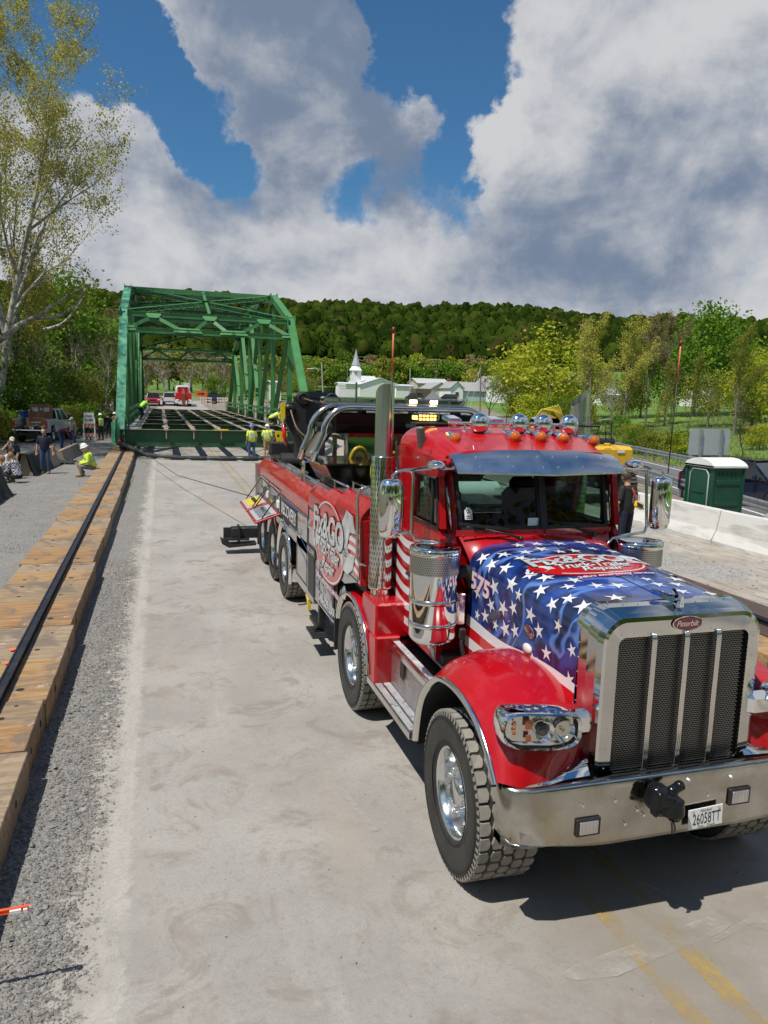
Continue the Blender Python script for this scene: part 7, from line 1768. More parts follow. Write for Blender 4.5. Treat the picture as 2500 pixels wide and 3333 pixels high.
barricade(9.4,122,zg(3,122),1.8,'orange and white barricade far beyond the bridge, nearer the dark car')
b = MB(); b.box((7.3,118,.45), (4.0,.4,.75), ch=.05); tag(obj('concrete_block', b, CONCW), 'white concrete block barrier under the far barricades', 'concrete barrier')
AS = thing('arrow_sign', 'orange rectangular sign with a black arrow far beyond the bridge', 'road sign', (7.5,130,.5))
b = MB(); b.box((6.5,130,3.25), (1.9,.05,1.0)); pn = obj('panel', b, ORO, AS)
b = MB(); b.add([(5.9,129.96,3.15),(6.6,129.96,3.15),(6.6,129.96,2.98),(7.1,129.96,3.25),(6.6,129.96,3.52),(6.6,129.96,3.35),(5.9,129.96,3.35)], [tuple(range(7))]); obj('arrow', b, BLKT, pn)
b = MB(); b.box((6.5,130.1,1.8), (.1,.1,2.6)); obj('post', b, GALV, AS)
WS_ = thing('white_sign', 'tall narrow white sign standing behind the far red tow truck', 'road sign', (4.4,140,.7))
b = MB(); b.box((4.45,140,4.1), (1.1,.08,2.0)); obj('panel', b, ORW, WS_); b = MB(); b.box((4.45,140.1,2.0), (.12,.12,3.0)); obj('post', b, GALV, WS_)
# draped barriers on the left
FAB = mat('black_geotextile', (0.022,0.026,0.024), .75, var=.35, vscale=4, bump=.8, bscale=9)
def drape(name, a, c, h, w, label, amp=.05):
    a = Vector(a); c = Vector(c); L_ = (c-a).length; d = (c-a).normalized(); s_ = d.cross(Vector((0,0,1))); b = MB(); R_ = random.Random(9)
    pr = [(-w,.0),(-w*.72,h*.3),(-w*.52,h*.7),(-w*.34,h),(0,h*1.02),(w*.34,h),(w*.52,h*.7),(w*.8,h*.3),(w*1.1,.0)]
    def fn(u, v):
        x = v*(len(pr)-1); i = min(int(x), len(pr)-2); f = x-i; p = (pr[i][0]*(1-f)+pr[i+1][0]*f, pr[i][1]*(1-f)+pr[i+1][1]*f)
        wob = amp*(sin(u*L_*4.1+v*2)+.6*sin(u*L_*9.3+v*5)+.4*sin(u*L_*17))*(1-.6*abs(p[1]/h-1)*0)
        return a+d*(L_*u)+s_*(p[0]+wob*(1-p[1]/h*.8))+Vector((0,0,max(.0,p[1]+.3*wob*(p[1]/h))))
    b.grid(fn, int(L_*9), 24); return tag(obj(name, b, FAB), label, 'tarp')
drape('fabric_cover', (-4.95,18.5,0), (-4.88,25.2,0), .88, .46, 'black fabric draped over the barrier at the left edge, in front of the seated people')
jersey('concrete_block', (-4.95,30.6,0), (-4.55,35.4,0), 'tan concrete barrier behind the man in the navy shirt, partly under black fabric', CONCG, True)
drape('fabric_cover', (-4.95,30.4,0), (-4.72,34.0,0), .83, .38, 'black fabric draped over the tan barrier behind the man in the navy shirt', .03)
jersey('concrete_block', (-4.40,36.2,0), (-4.20,41.4,0), 'low tan concrete barrier beside the seated worker, with black fabric at its near end', CONCG, True, h=.68)
b = MB(); b.grid(lambda u, v: Vector((-4.55+.8*u+.1*sin(v*9), 35.4+1.6*v, .03+.42*(1-u)**1.5*(.6+.4*sin(v*5))*v+.05*sin(u*11+v*4)**2)), 14, 14); tag(obj('fabric_pile', b, FAB), 'crumpled black fabric lying on the gravel at the foot of the low tan barrier', 'tarp')
# black hose / rolled fabric in front of the bridge
b = MB(); pts = [(-2.1,39.35,.75),(-1.4,39.1,.45),(-.6,38.6,.18),(.6,38.0,.12),(1.8,37.7,.10),(3.2,37.5,.10),(4.5,37.55,.11),(5.8,37.9,.11),(7.4,38.3,.12)]
pp = [cr(pts, k/60) for k in range(61)]; b.tube(pp, [.10+.035*sin(k*.9)+.02*sin(k*2.3) for k in range(61)], 10); tag(obj('rolled_silt_sock', b, FAB), 'long black rolled fabric lying across the road in front of the bridge', 'fabric roll')
b = MB(); b.tube([(-2.05,39.3,.78),(-2.0,39.2,.86),(-1.95,39.15,.8)], .05, 6); tag(obj('red_strap', b, REDV), 'small red strap tied at the left end of the black fabric roll', 'strap')
# winch rope from the truck to the bridge and loose line on the road
b = MB(); pts = [(2.1,15.2,2.3),(-1.7,39.3,.62)]; b.tube([(2.0,15.4,1.1),(.5,26.0,.5),(-1.0,36.4,.6),(-1.75,39.4,.72)], .012, 5); tag(obj('winch_line', b, mat('line_dark', (0.06,0.055,0.05), .7)), 'thin dark winch line stretched low over the road from truck to bridge', 'rope')
b = MB(); b.tube([(2.25,14.6,2.6),(3.4,24,1.6),(4.0,34,.7),(4.2,37.4,.2)], .012, 5); tag(obj('winch_line', b, mat('line_dark', (0.06,0.055,0.05), .7)), 'thin dark rope running down from the yellow plate towards the two workers', 'rope')
# hand held level
LV = thing('spirit_level', 'short orange spirit level poking in from the left edge above the gravel', 'spirit level', (-.78,3.85,.5)); c = Vector((-.72,3.98,.49))
LR = Matrix.Rotation(radians(3),3,'Z')
b = MB()
for z in (.0,.022): b.box(c+Vector((-.30,0,z)), (.62,.018,.004), LR)
b.box(c+Vector((-.30,0,.011)), (.62,.006,.020), LR); obj('beam', b, mat('level_orange', (0.80,0.10,0.025), .35, coat=.4), LV)
b = MB(); b.box(c+Vector((.012,.0,.011)), (.012,.022,.030), LR); obj('end_cap', b, mat('cap_grey', (0.30,0.32,0.36), .4), LV)
b = MB(); b.box(c+Vector((-.06,-.006,.0125)), (.055,.014,.018), LR); b.box(c+Vector((-.012,-.006,.0125)), (.02,.014,.016), LR); obj('vial', b, ORW, LV)
# ================================================================ PEOPLE
SKIN = mat('skin', (0.50,0.27,0.18), .55, var=.08, vscale=9)
HIV = mat('hi_vis_yellow', (0.62,0.80,0.05), .7, var=.08, vscale=8); HIVG = mat('hi_vis_green', (0.35,0.78,0.06), .7, var=.08, vscale=8); ORV = mat('hi_vis_orange', (0.85,0.22,0.04), .7)
BAND = mat('reflective_band', (0.50,0.50,0.48), .4); JEAN = mat('blue_denim', (0.035,0.075,0.16), .8, var=.3, vscale=14); JEAND = mat('dark_denim', (0.02,0.032,0.065), .8, var=.3, vscale=14)
TAN = mat('tan_cloth', (0.42,0.25,0.12), .8, var=.12, vscale=9); GRYC = mat('grey_cloth', (0.20,0.19,0.16), .8, var=.15, vscale=9); BLKC = mat('black_cloth', (0.012,0.012,0.013), .75, var=.3, vscale=9)
NAVY = mat('navy_cloth', (0.007,0.011,0.034), .8, var=.15, vscale=9); TEAL = mat('slate_cloth', (0.03,0.055,0.075), .8, var=.15, vscale=9); MAR = mat('maroon_cloth', (0.10,0.02,0.035), .8, var=.2, vscale=9); KHK = mat('khaki_jacket', (0.22,0.21,0.16), .8, var=.12, vscale=9); LGR = mat('pale_sweater', (0.52,0.50,0.46), .85, var=.1)
BOOT = mat('boot_tan', (0.30,0.18,0.08), .7, var=.2); HATW = mat('hard_hat_white', (0.75,0.76,0.75), .3); HATB = mat('hard_hat_blue', (0.04,0.16,0.42), .3); HAIRB = mat('hair_brown', (0.045,0.025,0.015), .7, var=.3, vscale=30); HAIRR = mat('hair_auburn', (0.20,0.10,0.03), .7, var=.3, vscale=30)
def plaid_fac(nt, N, L, b):
    tc = N.new('ShaderNodeTexCoord'); ck = N.new('ShaderNodeTexChecker'); ck.inputs['Scale'].default_value = 18; L.new(tc.outputs['Object'], ck.inputs['Vector']); ck.inputs['Color1'].default_value = (0.55,0.56,0.58,1); ck.inputs['Color2'].default_value = (0.03,0.035,0.06,1); L.new(ck.outputs[0], b.inputs['Base Color'])
PLAID = sheet_mat('plaid_shirt', plaid_fac)
def J(**k):
    d = dict(pel=(0,0,.95), wai=(0,.0,1.08), che=(0,.01,1.28), nek=(0,.0,1.47), hed=(0,.03,1.64),
             sl=(-.185,0,1.41), el=(-.25,-.02,1.14), wl=(-.25,.07,.90), sr=(.185,0,1.41), er=(.25,-.02,1.14), wr=(.25,.07,.90),
             hl=(-.095,0,.92), kl=(-.11,.02,.50), al=(-.12,-.02,.09), hr=(.095,0,.92), kr=(.11,.02,.50), ar=(.12,-.02,.09), foot=(0,1,0), face=(0,1,0)); d.update(k); return {a: Vector(c) for a, c in d.items()}
def seg(b, pts, rs, n=10):
    """tapered limb with round ends"""
    P = [Vector(p) for p in pts]; d0 = (P[0]-P[1]).normalized(); d1 = (P[-1]-P[-2]).normalized()
    PP = [P[0]+d0*rs[0]*.9, P[0]+d0*rs[0]*.55]+P+[P[-1]+d1*rs[-1]*.55, P[-1]+d1*rs[-1]*.9]; RR = [rs[0]*.3, rs[0]*.8]+list(rs)+[rs[-1]*.8, rs[-1]*.3]
    b.tube(PP, RR, n)
def torso(b, j, g=0.0, lo=0, hi=5, belly=0.0, n=18):
    side = (j['sr']-j['sl']).normalized(); hs_ = (j['hr']-j['hl']).normalized()
    S_ = [(j['pel']-(j['wai']-j['pel'])*.35, .15,.11, hs_), (j['pel'], .165,.12, hs_), (j['wai'], .155+belly*.5,.115+belly, side), (j['che'], .18,.125+belly*.4, side), ((j['che']+j['nek'])*.5+Vector((0,0,.03)), .195,.115, side), (j['nek']+(j['che']-j['nek'])*.12, .13,.085, side), (j['nek'], .065,.065, side)]
    S_ = S_[lo:hi+2]; up = None; vs = []; m_ = len(S_)
    for i, (c, rx, ry, s_) in enumerate(S_):
        d = (S_[min(i+1,m_-1)][0]-S_[max(i-1,0)][0]).normalized(); f = d.cross(s_).normalized(); s2 = f.cross(d)
        for k in range(n): a = 2*pi*k/n; vs.append(c+s2*(rx+g)*cos(a)+f*(ry+g)*sin(a))
    b.add(vs, [(i*n+k, i*n+(k+1)%n, (i+1)*n+(k+1)%n, (i+1)*n+k) for i in range(m_-1) for k in range(n)]+[tuple(range(n))[::-1], tuple(range((m_-1)*n, m_*n))], True)
def remesh(o, vx, smooth=2):
    m = o.modifiers.new('merge', 'REMESH'); m.mode = 'VOXEL'; m.voxel_size = vx; m.use_smooth_shade = True
    if smooth: s_ = o.modifiers.new('soften', 'SMOOTH'); s_.iterations = smooth; s_.factor = .6
def hand(b, w, e, face):
    d = (w-e).normalized(); s_ = d.cross(face).normalized() if d.cross(face).length > .1 else Vector((1,0,0)); f = s_.cross(d)
    b.box(w+d*.05, (.075,.09,.028), Matrix((s_, d, f)).transposed(), ch=.012)
    for k, (o, l) in enumerate(((-.03,.065),(-.01,.078),(.011,.074),(.03,.055))):
        p = w+d*.09+s_*o; b.tube([p, p+d*l*.5+f*.006, p+d*l*.85+f*.022], [.0095,.0085,.0065], 6)
    p = w+d*.03-s_*.035; b.tube([p, p-s_*.028+d*.03+f*.012, p-s_*.03+d*.055+f*.02], [.011,.0095,.007], 6)
def person(label, loc, rz, j, shirt, trous, sleeve='short', hat=None, hair=None, vest=None, boots=BOOT, vx=.020, belly=0.0, scale=1.0, beard=False, group=None):
    t = thing('person', label, 'person', (0,0,0), group); F = j['face'].normalized(); h = j['hed']; upv = (h-j['nek']).normalized(); sd_ = F.cross(upv).normalized()
    Rh = Matrix((sd_, upv.cross(sd_)*-1 if False else (upv.cross(sd_)), upv)).transposed()
    b = MB(); torso(b, j, -.012, 0, 5, belly)
    seg(b, [j['nek']-upv*.03, h-upv*.06], [.058,.055]); b.sphere(h, .098, 16, 12, (.80,.98,1.18), Rh)
    b.sphere(h+F*.092-upv*.012, .018, 8, 6, (.8,1,1.4), Rh); b.sphere(h+F*.055-upv*.075, .045, 10, 8, (.9,.9,.7), Rh)
    for s_ in (-1,1): b.sphere(h+sd_*.078*s_-upv*.005, .026, 8, 6, (.4,.8,1.2), Rh); b.sphere(h+F*.083+sd_*.032*s_+upv*.018, .013, 6, 5)
    for a in ('l','r'):
        seg(b, [j['s'+a], (j['s'+a]+j['e'+a])/2, j['e'+a]], [.055,.050,.040]); seg(b, [j['e'+a], (j['e'+a]*.6+j['w'+a]*.4), j['w'+a]], [.040,.040,.027])
        seg(b, [j['h'+a], (j['h'+a]+j['k'+a])/2, j['k'+a]], [.080,.072,.052]); seg(b, [j['k'+a], j['k'+a]*.6+j['a'+a]*.4, j['a'+a]], [.052,.052,.034])
    bo = obj('body', b, SKIN, t); remesh(bo, vx)
    for a in ('l','r'): b = MB(); hand(b, j['w'+a], j['e'+a], F); obj('hand', b, SKIN, bo)
    b = MB()
    for s_ in (-1,1): b.sphere(h+F*.095+sd_*.032*s_+upv*.018, .006, 6, 4)
    b.box(h+F*.094-upv*.055, (.035,.006,.006), Rh); obj('face_features', b, mat('face_dark', (0.05,0.02,0.015), .6), bo)
    # shirt
    b = MB(); torso(b, j, .012, 0, 5, belly)
    for a in ('l','r'):
        S0 = j['s'+a]; E0 = j['e'+a]; 
        if sleeve == 'short': seg(b, [S0, S0*.45+E0*.55, S0*.25+E0*.75], [.072,.068,.066])
        else: seg(b, [S0, (S0+E0)/2, E0], [.072,.064,.058]); seg(b, [E0, E0*.5+j['w'+a]*.5, E0*.05+j['w'+a]*.95], [.058,.052,.042])
    so = obj('shirt' if sleeve == 'short' else 'jacket', b, shirt, t); remesh(so, vx)
    b = MB()
    S_ = j['pel']-(j['wai']-j['pel'])*.2; torso(b, j, .006, 0, 1, belly)
    for a in ('l','r'): seg(b, [j['h'+a], (j['h'+a]+j['k'+a])/2, j['k'+a]], [.098,.088,.070]); seg(b, [j['k'+a], j['k'+a]*.6+j['a'+a]*.4, j['a'+a]+(j['k'+a]-j['a'+a])*.08], [.070,.066,.060])
    to = obj('trousers', b, trous, t); remesh(to, vx)
    ft = j['foot'].normalized()
    for a in ('l','r'):
        A = j['a'+a]; b = MB(); seg(b, [A+Vector((0,0,.05)), A+Vector((0,0,-.02)), A+ft*.06+Vector((0,0,-.045)), A+ft*.15+Vector((0,0,-.05))], [.055,.055,.048,.042]); b.box(A+ft*.055+Vector((0,0,-.078)), (.09,.27,.025), Matrix((ft.cross(Vector((0,0,1))), ft, Vector((0,0,1)))).transposed(), ch=.008); obj('boot', b, boots, t)
    if vest is not None:
        b = MB(); torso(b, j, .026, 1, 4, belly); vo = obj('vest', b, vest, t)
        b = MB()
        for c0, c1, f_ in (('wai','che',.35),('wai','che',1.05)):
            c = j[c0]+(j[c1]-j[c0])*f_; d = (j[c1]-j[c0]).normalized(); side = (j['sr']-j['sl']).normalized(); f2 = d.cross(side).normalized(); rx, ry = .178+.03+belly*.4, .122+.034+belly*.8
            vs = []
            for dz in (-.028,.028):
                for k in range(20): a = 2*pi*k/20; vs.append(c+d*dz+side*rx*cos(a)+f2*ry*sin(a))
            b.add(vs, [(k,(k+1)%20,20+(k+1)%20,20+k) for k in range(20)], True)
        for s_ in (-.085,.085):
            side = (j['sr']-j['sl']).normalized(); d = (j['nek']-j['wai']).normalized(); f2 = d.cross(side).normalized()
            for q in (-1,1): p = j['wai']+side*s_+f2*q*(.150+belly*.7); r_ = j['nek']-d*.03+side*s_*.9+f2*q*.125; b.bar(p, r_, .045, .006, f2*q)
        obj('reflective_bands', b, BAND, vo)
    if hat == 'cap': b = MB(); b.lathe([(.0,.105),(.05,.10),(.088,.06),(.098,.01),(.098,-.005)], 18, h+upv*.03-F*.005, upv); b.box(h+F*.13+upv*.035, (.13,.10,.012), Rh, ch=.005); obj('cap', b, mat('pale_cap', (0.48,0.45,0.40), .8), t)
    elif hat is not None:
        b = MB(); b.lathe([(0,.125),(.05,.12),(.095,.085),(.118,.03),(.122,.0),(.150,-.012),(.152,-.018),(.118,-.012)], 22, h+upv*.035, upv); b.bar(h+upv*.16-F*.09, h+upv*.16+F*.09, .02, .014, upv); obj('hard_hat', b, hat, t)
    if hair is not None:
        b = MB(); b.sphere(h+upv*.02-F*.012, .106, 16, 10, (.84,1.0,1.12), Rh); n0 = len(b.v)
        keep = [i for i, v in enumerate(b.v) if (Vector(v)-h).dot(F) < .052+(.5*max(0,(Vector(v)-h).dot(upv))) and (Vector(v)-h).dot(upv) > -.06]; ks = set(keep)
        b.f, b.s, b.m = map(list, zip(*[(f, s_, m_) for f, s_, m_ in zip(b.f, b.s, b.m) if all(i in ks for i in f)])); obj('hair', b, hair, t)
    t.location = loc; t.rotation_euler = (0,0,rz); t.scale = (scale,)*3
    return t
G_ = 0.0
# man at the right, seen from behind
PR = person('man in black t-shirt seen from behind, orange strap across his back', (9.62,13.85,0), .35, J(wl=(-.20,.26,1.06), el=(-.30,.0,1.12), wr=(.18,.26,1.06), er=(.29,.0,1.12), hed=(0,.07,1.62), nek=(0,.02,1.47)), BLKC, NAVY, hair=HAIRB, boots=BLKC, vx=.014, belly=.035, scale=1.05)
def onto_back(b, pts, w, up=None): pass
bm_ = MB(); P0 = [(-.13,-.185,1.44),(-.085,-.20,1.36),(-.02,-.205,1.24),(.03,-.205,1.15)]
for p, q in zip(P0, P0[1:]): bm_.bar(p, q, .042, .008, (0,-1,0))
o = obj('orange_strap', bm_, mat('strap_orange', (0.85,0.10,0.03), .5), None); o.parent = PR
rc = thing('remote_control', 'yellow crane remote control hanging on the back of the man in black', 'remote control', (0,0,0)); rc.location = PR.location; rc.rotation_euler = PR.rotation_euler; rc.scale = PR.scale
b = MB(); b.box((.06,-.235,1.08), (.26,.07,.13), Matrix.Rotation(.35,3,'Y'), ch=.02); obj('housing', b, mat('remote_yellow', (0.72,0.50,0.02), .4), rc)
b = MB(); b.box((.06,-.275,1.08), (.18,.02,.07), Matrix.Rotation(.35,3,'Y'), ch=.01); b.tube([(-.05,-.27,1.16),(-.06,-.30,1.10),(.14,-.30,1.02),(.17,-.27,.99)], .01, 6); obj('control_face', b, BLK, rc)
b = MB(); lettering(b, 'fix', lambda u, v: Vector((.03+u, -.178-.05*0, 1.37+v)), w=.28, h=.06); o = obj('shirt_lettering', b, mat('olive_print', (0.20,0.22,0.05), .6)); o.parent = PR
b = MB()
for k in range(5): b.box((-.06+.05*k, -.182, 1.22), (.022,.004,.20-.02*k))
o = obj('shirt_flag_print', b, mat('grey_shirt_print', (0.35,0.36,0.38), .6)); o.parent = PR
# seated worker on the mat
sit = J(pel=(0,0,.45), wai=(0,.05,.56), che=(0,.14,.74), nek=(0,.20,.93), hed=(0,.27,1.10), sl=(-.19,.18,.87), sr=(.19,.18,.87), el=(-.24,.22,.62), er=(.24,.22,.62), wl=(-.14,.42,.56), wr=(.14,.42,.56), hl=(-.1,0,.42), hr=(.1,0,.42), kl=(-.16,.44,.46), kr=(.16,.44,.46), al=(-.16,.42,.10), ar=(.18,.30,.10), face=(0,1,-.1))
person('worker in yellow jacket and white hard hat seated on the timber mats', (-2.52,30.5,0.0), pi/2+.25, {k: (v+Vector((0,0,-.10)) if k not in ('face','foot','al','ar') else v) for k, v in sit.items()}, HIV, GRYC, 'long', HATW, vest=HIV, vx=.016, scale=1.1)
stand_d = J(hed=(0,.06,1.62), face=(0,1,-.45))
person('bald man in a navy t-shirt and blue jeans standing on the gravel looking down', (-4.33,31.45,0), pi-.15, J(hed=(0,.07,1.62), face=(0,1,-.5), wl=(-.30,.02,.86), wr=(.30,.02,.86), el=(-.27,-.02,1.13), er=(.27,-.02,1.13), kl=(-.12,.02,.5), kr=(.12,.02,.5)), NAVY, JEAN, vx=.016, belly=.02)
S0 = {k: (v+Vector((0,0,.05)) if k not in ('face','foot','al','ar') else v) for k, v in sit.items()}
ph = dict(S0); ph['er'] = Vector((.34,.30,.80)); ph['wr'] = Vector((.16,.34,1.04)); ph['face'] = Vector((.3,1,-.1))
person('man in slate t-shirt and pale cap holding a phone to his ear', (-5.50,31.4,.15), pi+.35, ph, TEAL, GRYC, 'short', 'cap', vx=.018)
person('woman with auburn hair in a black and white plaid shirt', (-4.78,28.3,-.22), -.55+pi*.5, dict(S0), PLAID, BLKC, 'long', hair=HAIRR, vx=.018)
person('man in a pale sweater seated at the far left between barrier and plaid shirt', (-5.45,29.8,-.10), pi+1.2, dict(S0), LGR, GRYC, 'long', hair=HAIRB, vx=.018)
lie = dict(S0); person('man at the left edge in a cream shirt leaning low behind the draped barrier', (-5.55,28.6,-.35), pi+1.3, lie, LGR, GRYC, 'short', hair=HAIRR, vx=.02)
bend = J(pel=(0,-.10,.93), wai=(0,.02,1.02), che=(0,.22,1.08), nek=(0,.40,1.06), hed=(0,.56,1.02), sl=(-.18,.34,1.05), sr=(.18,.34,1.05), el=(-.18,.42,.78), er=(.18,.42,.78), wl=(-.12,.50,.55), wr=(.12,.50,.55), hl=(-.1,-.1,.9), hr=(.1,-.1,.9), kl=(-.11,.02,.5), kr=(.11,.02,.5), face=(0,1,-1.2))
person('man in a maroon shirt and jeans bending forward between barrier and pickup', (-5.2,44.0,0), -pi/2-.1, bend, MAR, JEAN, 'long', hair=HAIRB, vx=.02)
person('man in a grey jacket, green shirt and white cap standing behind the bending man', (-4.75,45.2,0), pi-.6, J(wr=(.30,.25,1.0), er=(.28,.05,1.12), hed=(0,.05,1.62), face=(.3,1,-.35)), KHK, JEAN, 'long', 'cap', vx=.02)
# group by the trees
person('worker in orange shirt and white hard hat behind the striped barricade', (-4.65,53.4,0), pi*.9, J(), ORV, JEAND, 'long', HATW, vx=.022)
person('worker in black sleeves and yellow vest, right of the striped barricade', (-3.85,53.3,0), .5, J(), BLKC, JEAND, 'long', HATW, vest=HIV, vx=.022)
person('bareheaded man in black among the workers by the trees', (-3.55,55.6,0), -.2, J(), BLKC, BLKC, 'long', hair=HAIRB, vx=.022)
person('worker in yellow shirt and orange harness straps near the bridge post', (-3.2,56.8,0), -.9, J(wl=(-.15,.35,1.1), wr=(.15,.35,1.1)), HIV, JEAND, 'long', HATW, vest=ORV, vx=.022)
person('worker in lime shirt half hidden behind the left bridge post', (-2.75,57.6,0), .7, J(), HIVG, JEAND, 'long', HATW, vx=.022)
cl = J(pel=(0,-.1,.80), wai=(0,.02,.92), che=(0,.2,1.06), nek=(0,.34,1.18), hed=(0,.48,1.25), sl=(-.18,.3,1.14), sr=(.18,.3,1.14), el=(-.30,.35,.95), er=(.22,.42,.92), wl=(-.34,.1,1.05), wr=(.2,.55,.7), hl=(-.1,-.1,.78), hr=(.1,-.1,.78), kl=(-.13,.22,.50), kr=(.13,.05,.42), al=(-.12,.0,.09), ar=(.14,-.25,.09), face=(.2,1,-.5))
person('worker in lime t-shirt crouching on the left side of the bridge deck', (-1.25,52.6,1.42), -.9, cl, HIVG, NAVY, 'short', mat('hard_hat_grey', (0.12,0.11,0.10), .5), vx=.022)
crk = J(pel=(0,-.1,.45), wai=(0,.04,.55), che=(0,.24,.64), nek=(0,.42,.70), hed=(0,.56,.74), sl=(-.18,.36,.68), sr=(.18,.36,.68), el=(-.22,.42,.45), er=(.22,.42,.45), wl=(-.1,.55,.25), wr=(.1,.55,.25), hl=(-.1,-.1,.42), hr=(.1,-.1,.42), kl=(-.15,.28,.45), kr=(.15,.25,.40), al=(-.14,.1,.09), ar=(.14,.0,.09), face=(0,1,-1))
person('worker in yellow vest kneeling on the right side of the bridge deck', (6.55,46.5,1.42), -pi/2+.2, crk, HIV, NAVY, 'long', HATW, vest=HIV, vx=.022)
person('worker in yellow with white hard hat seen far down the right side of the deck', (8.0,92,1.1), 2.6, J(), HIV, GRYC, 'long', HATW, vx=.03)
person('worker in blue hard hat, yellow t-shirt and blue jeans before the bridge', (4.38,38.3,0), .25, J(kl=(-.13,.04,.5), kr=(.10,-.02,.5), ar=(.17,-.10,.09)), HIV, JEAN, 'short', HATB, vest=HIV, vx=.016)
person('worker in white hard hat, yellow hi-vis shirt and tan trousers standing before the bridge beam', (5.25,39.0,0), -.2, J(wl=(-.22,.18,1.0)), HIV, TAN, 'short', HATW, vest=HIV, vx=.016)
b = MB(); b.box((4.30,38.1,.14), (.14,.2,.16)); b.box((4.62,38.15,.14), (.14,.2,.16)); 
# ================================================================ TREES, TOWN, HILL
def at_px(px, y, py=1300):
    d = px_dir(px, py); t = y/d.y; return Vector((d.x*t, y, CAMH+d.z*t))
def leaf_mat(name, a, c, tr=.35):
    return mat(name, a, .65, col2=c, vscale=.55, detail=4, vlo=.35, vhi=.65, obj_rand=.16, transl=tr, spec=.15)
LM = {'lime':leaf_mat('leaves_yellow_green',(0.27,0.34,0.02),(0.46,0.46,0.045)), 'green':leaf_mat('leaves_spring_green',(0.085,0.17,0.016),(0.17,0.28,0.025)),
      'dark':leaf_mat('leaves_deep_green',(0.07,0.135,0.015),(0.15,0.24,0.025)), 'bud':leaf_mat('buds_olive',(0.34,0.32,0.05),(0.52,0.48,0.11)), 'brown':leaf_mat('buds_brown',(0.20,0.155,0.07),(0.32,0.26,0.12)),
      'olive':leaf_mat('leaves_olive',(0.17,0.20,0.025),(0.30,0.30,0.045))}
BARK = {'grey':mat('bark_grey', (0.12,0.105,0.085), .9, col2=(0.20,0.18,0.15), vscale=4, bump=.4, bscale=15), 'white':mat('bark_sycamore', (0.40,0.39,0.34), .8, col2=(0.15,0.13,0.10), vscale=2.2, vlo=.42, vhi=.62), 'dark':mat('bark_dark', (0.045,0.038,0.03), .9, var=.3, vscale=5)}
def branches(rng, h, r0, levels=4, nch=(7,6,5,4), up=.25, spread=.9, bare=.28, lr=.62, wob=.18, trunk_top=.92, lean=(0,0)):
    out = []
    def grow(p, d, L_, r, lev):
        n = 6 if lev == 0 else 4; pts = [p]; rs = [r]
        for k in range(n):
            w = wob*(.35 if lev == 0 else 1.0)
            d = (d+Vector((rng.gauss(0,w), rng.gauss(0,w), rng.gauss(0,w*.6)+ (up*.25 if lev else .05)))).normalized(); p = p+d*(L_/n); pts.append(p); rs.append(max(.004, r*(1-(k+1)/n*(.80 if lev < levels-1 else .9))))
        out.append((lev, pts, rs))
        if lev >= levels-1: return
        m_ = nch[lev]
        for k in range(m_):
            t = bare+(1-bare)*(k+rng.random())/m_ if lev == 0 else .25+.75*(k+rng.random())/m_
            x = t*(len(pts)-1); i = min(int(x), len(pts)-2); f = x-i; q = pts[i].lerp(pts[i+1], f); rr = rs[i]*(1-f)+rs[i+1]*f
            az = rng.uniform(0, 2*pi); ax = (pts[i+1]-pts[i]).normalized(); o = ax.orthogonal().normalized(); o = (Matrix.Rotation(az, 3, ax) @ o)
            a = spread*rng.uniform(.6,1.15)*(1-.35*t if lev == 0 else 1); nd = (ax*cos(a)+o*sin(a)+Vector((0,0,up*.5))).normalized()
            grow(q, nd, L_*lr*rng.uniform(.75,1.15)*(1.0-.45*t if lev == 0 else 1), rr*rng.uniform(.5,.72), lev+1)
    grow(Vector((0,0,-.2)), Vector((lean[0],lean[1],1)).normalized(), h*trunk_top, r0, 0); return out
def leaf_arrays(R, P, size, jit, flat=.0):
    n = len(P); c = P+R.normal(0, jit, (n,3)); a = R.normal(0,1,(n,3)); a /= np.linalg.norm(a,axis=1)[:,None]+1e-9; e = R.normal(0,1,(n,3)); e -= (e*a).sum(1)[:,None]*a; e /= np.linalg.norm(e,axis=1)[:,None]+1e-9; g = np.cross(a,e)
    s = (size*R.uniform(.5,1.3,n))[:,None]
    V = np.stack([c-e*s*.6, c+g*s*.5+e*s*.1, c+e*s*.7, c-g*s*.45], 1).reshape(-1,3); return V, np.arange(n*4).reshape(-1,4)
TREES = {}
def tree_proto(key, seed, h, r0, bark, leaf, nleaf, lsize, jit, levels=4, **k):
    rng = random.Random(seed); R = np.random.RandomState(seed); br = branches(rng, h, r0, levels, **k); b = MB()
    tips = []
    for lev, pts, rs in br:
        b.tube(pts, rs, (8,6,4,3,3)[lev], caps=False)
        if lev >= levels-2: 
            for i in range(len(pts)-1):
                for f in (.3,.8): tips.append(tuple(pts[i].lerp(pts[i+1], f)))
    T = np.array(tips); idx = R.randint(0, len(T), nleaf); V, F = leaf_arrays(R, T[idx], lsize, jit)
    cb = MB(); cb.arrays(V, F)
    TREES[key] = (b.mesh('trunk', BARK[bark]), cb.mesh('crown', LM[leaf])); return h
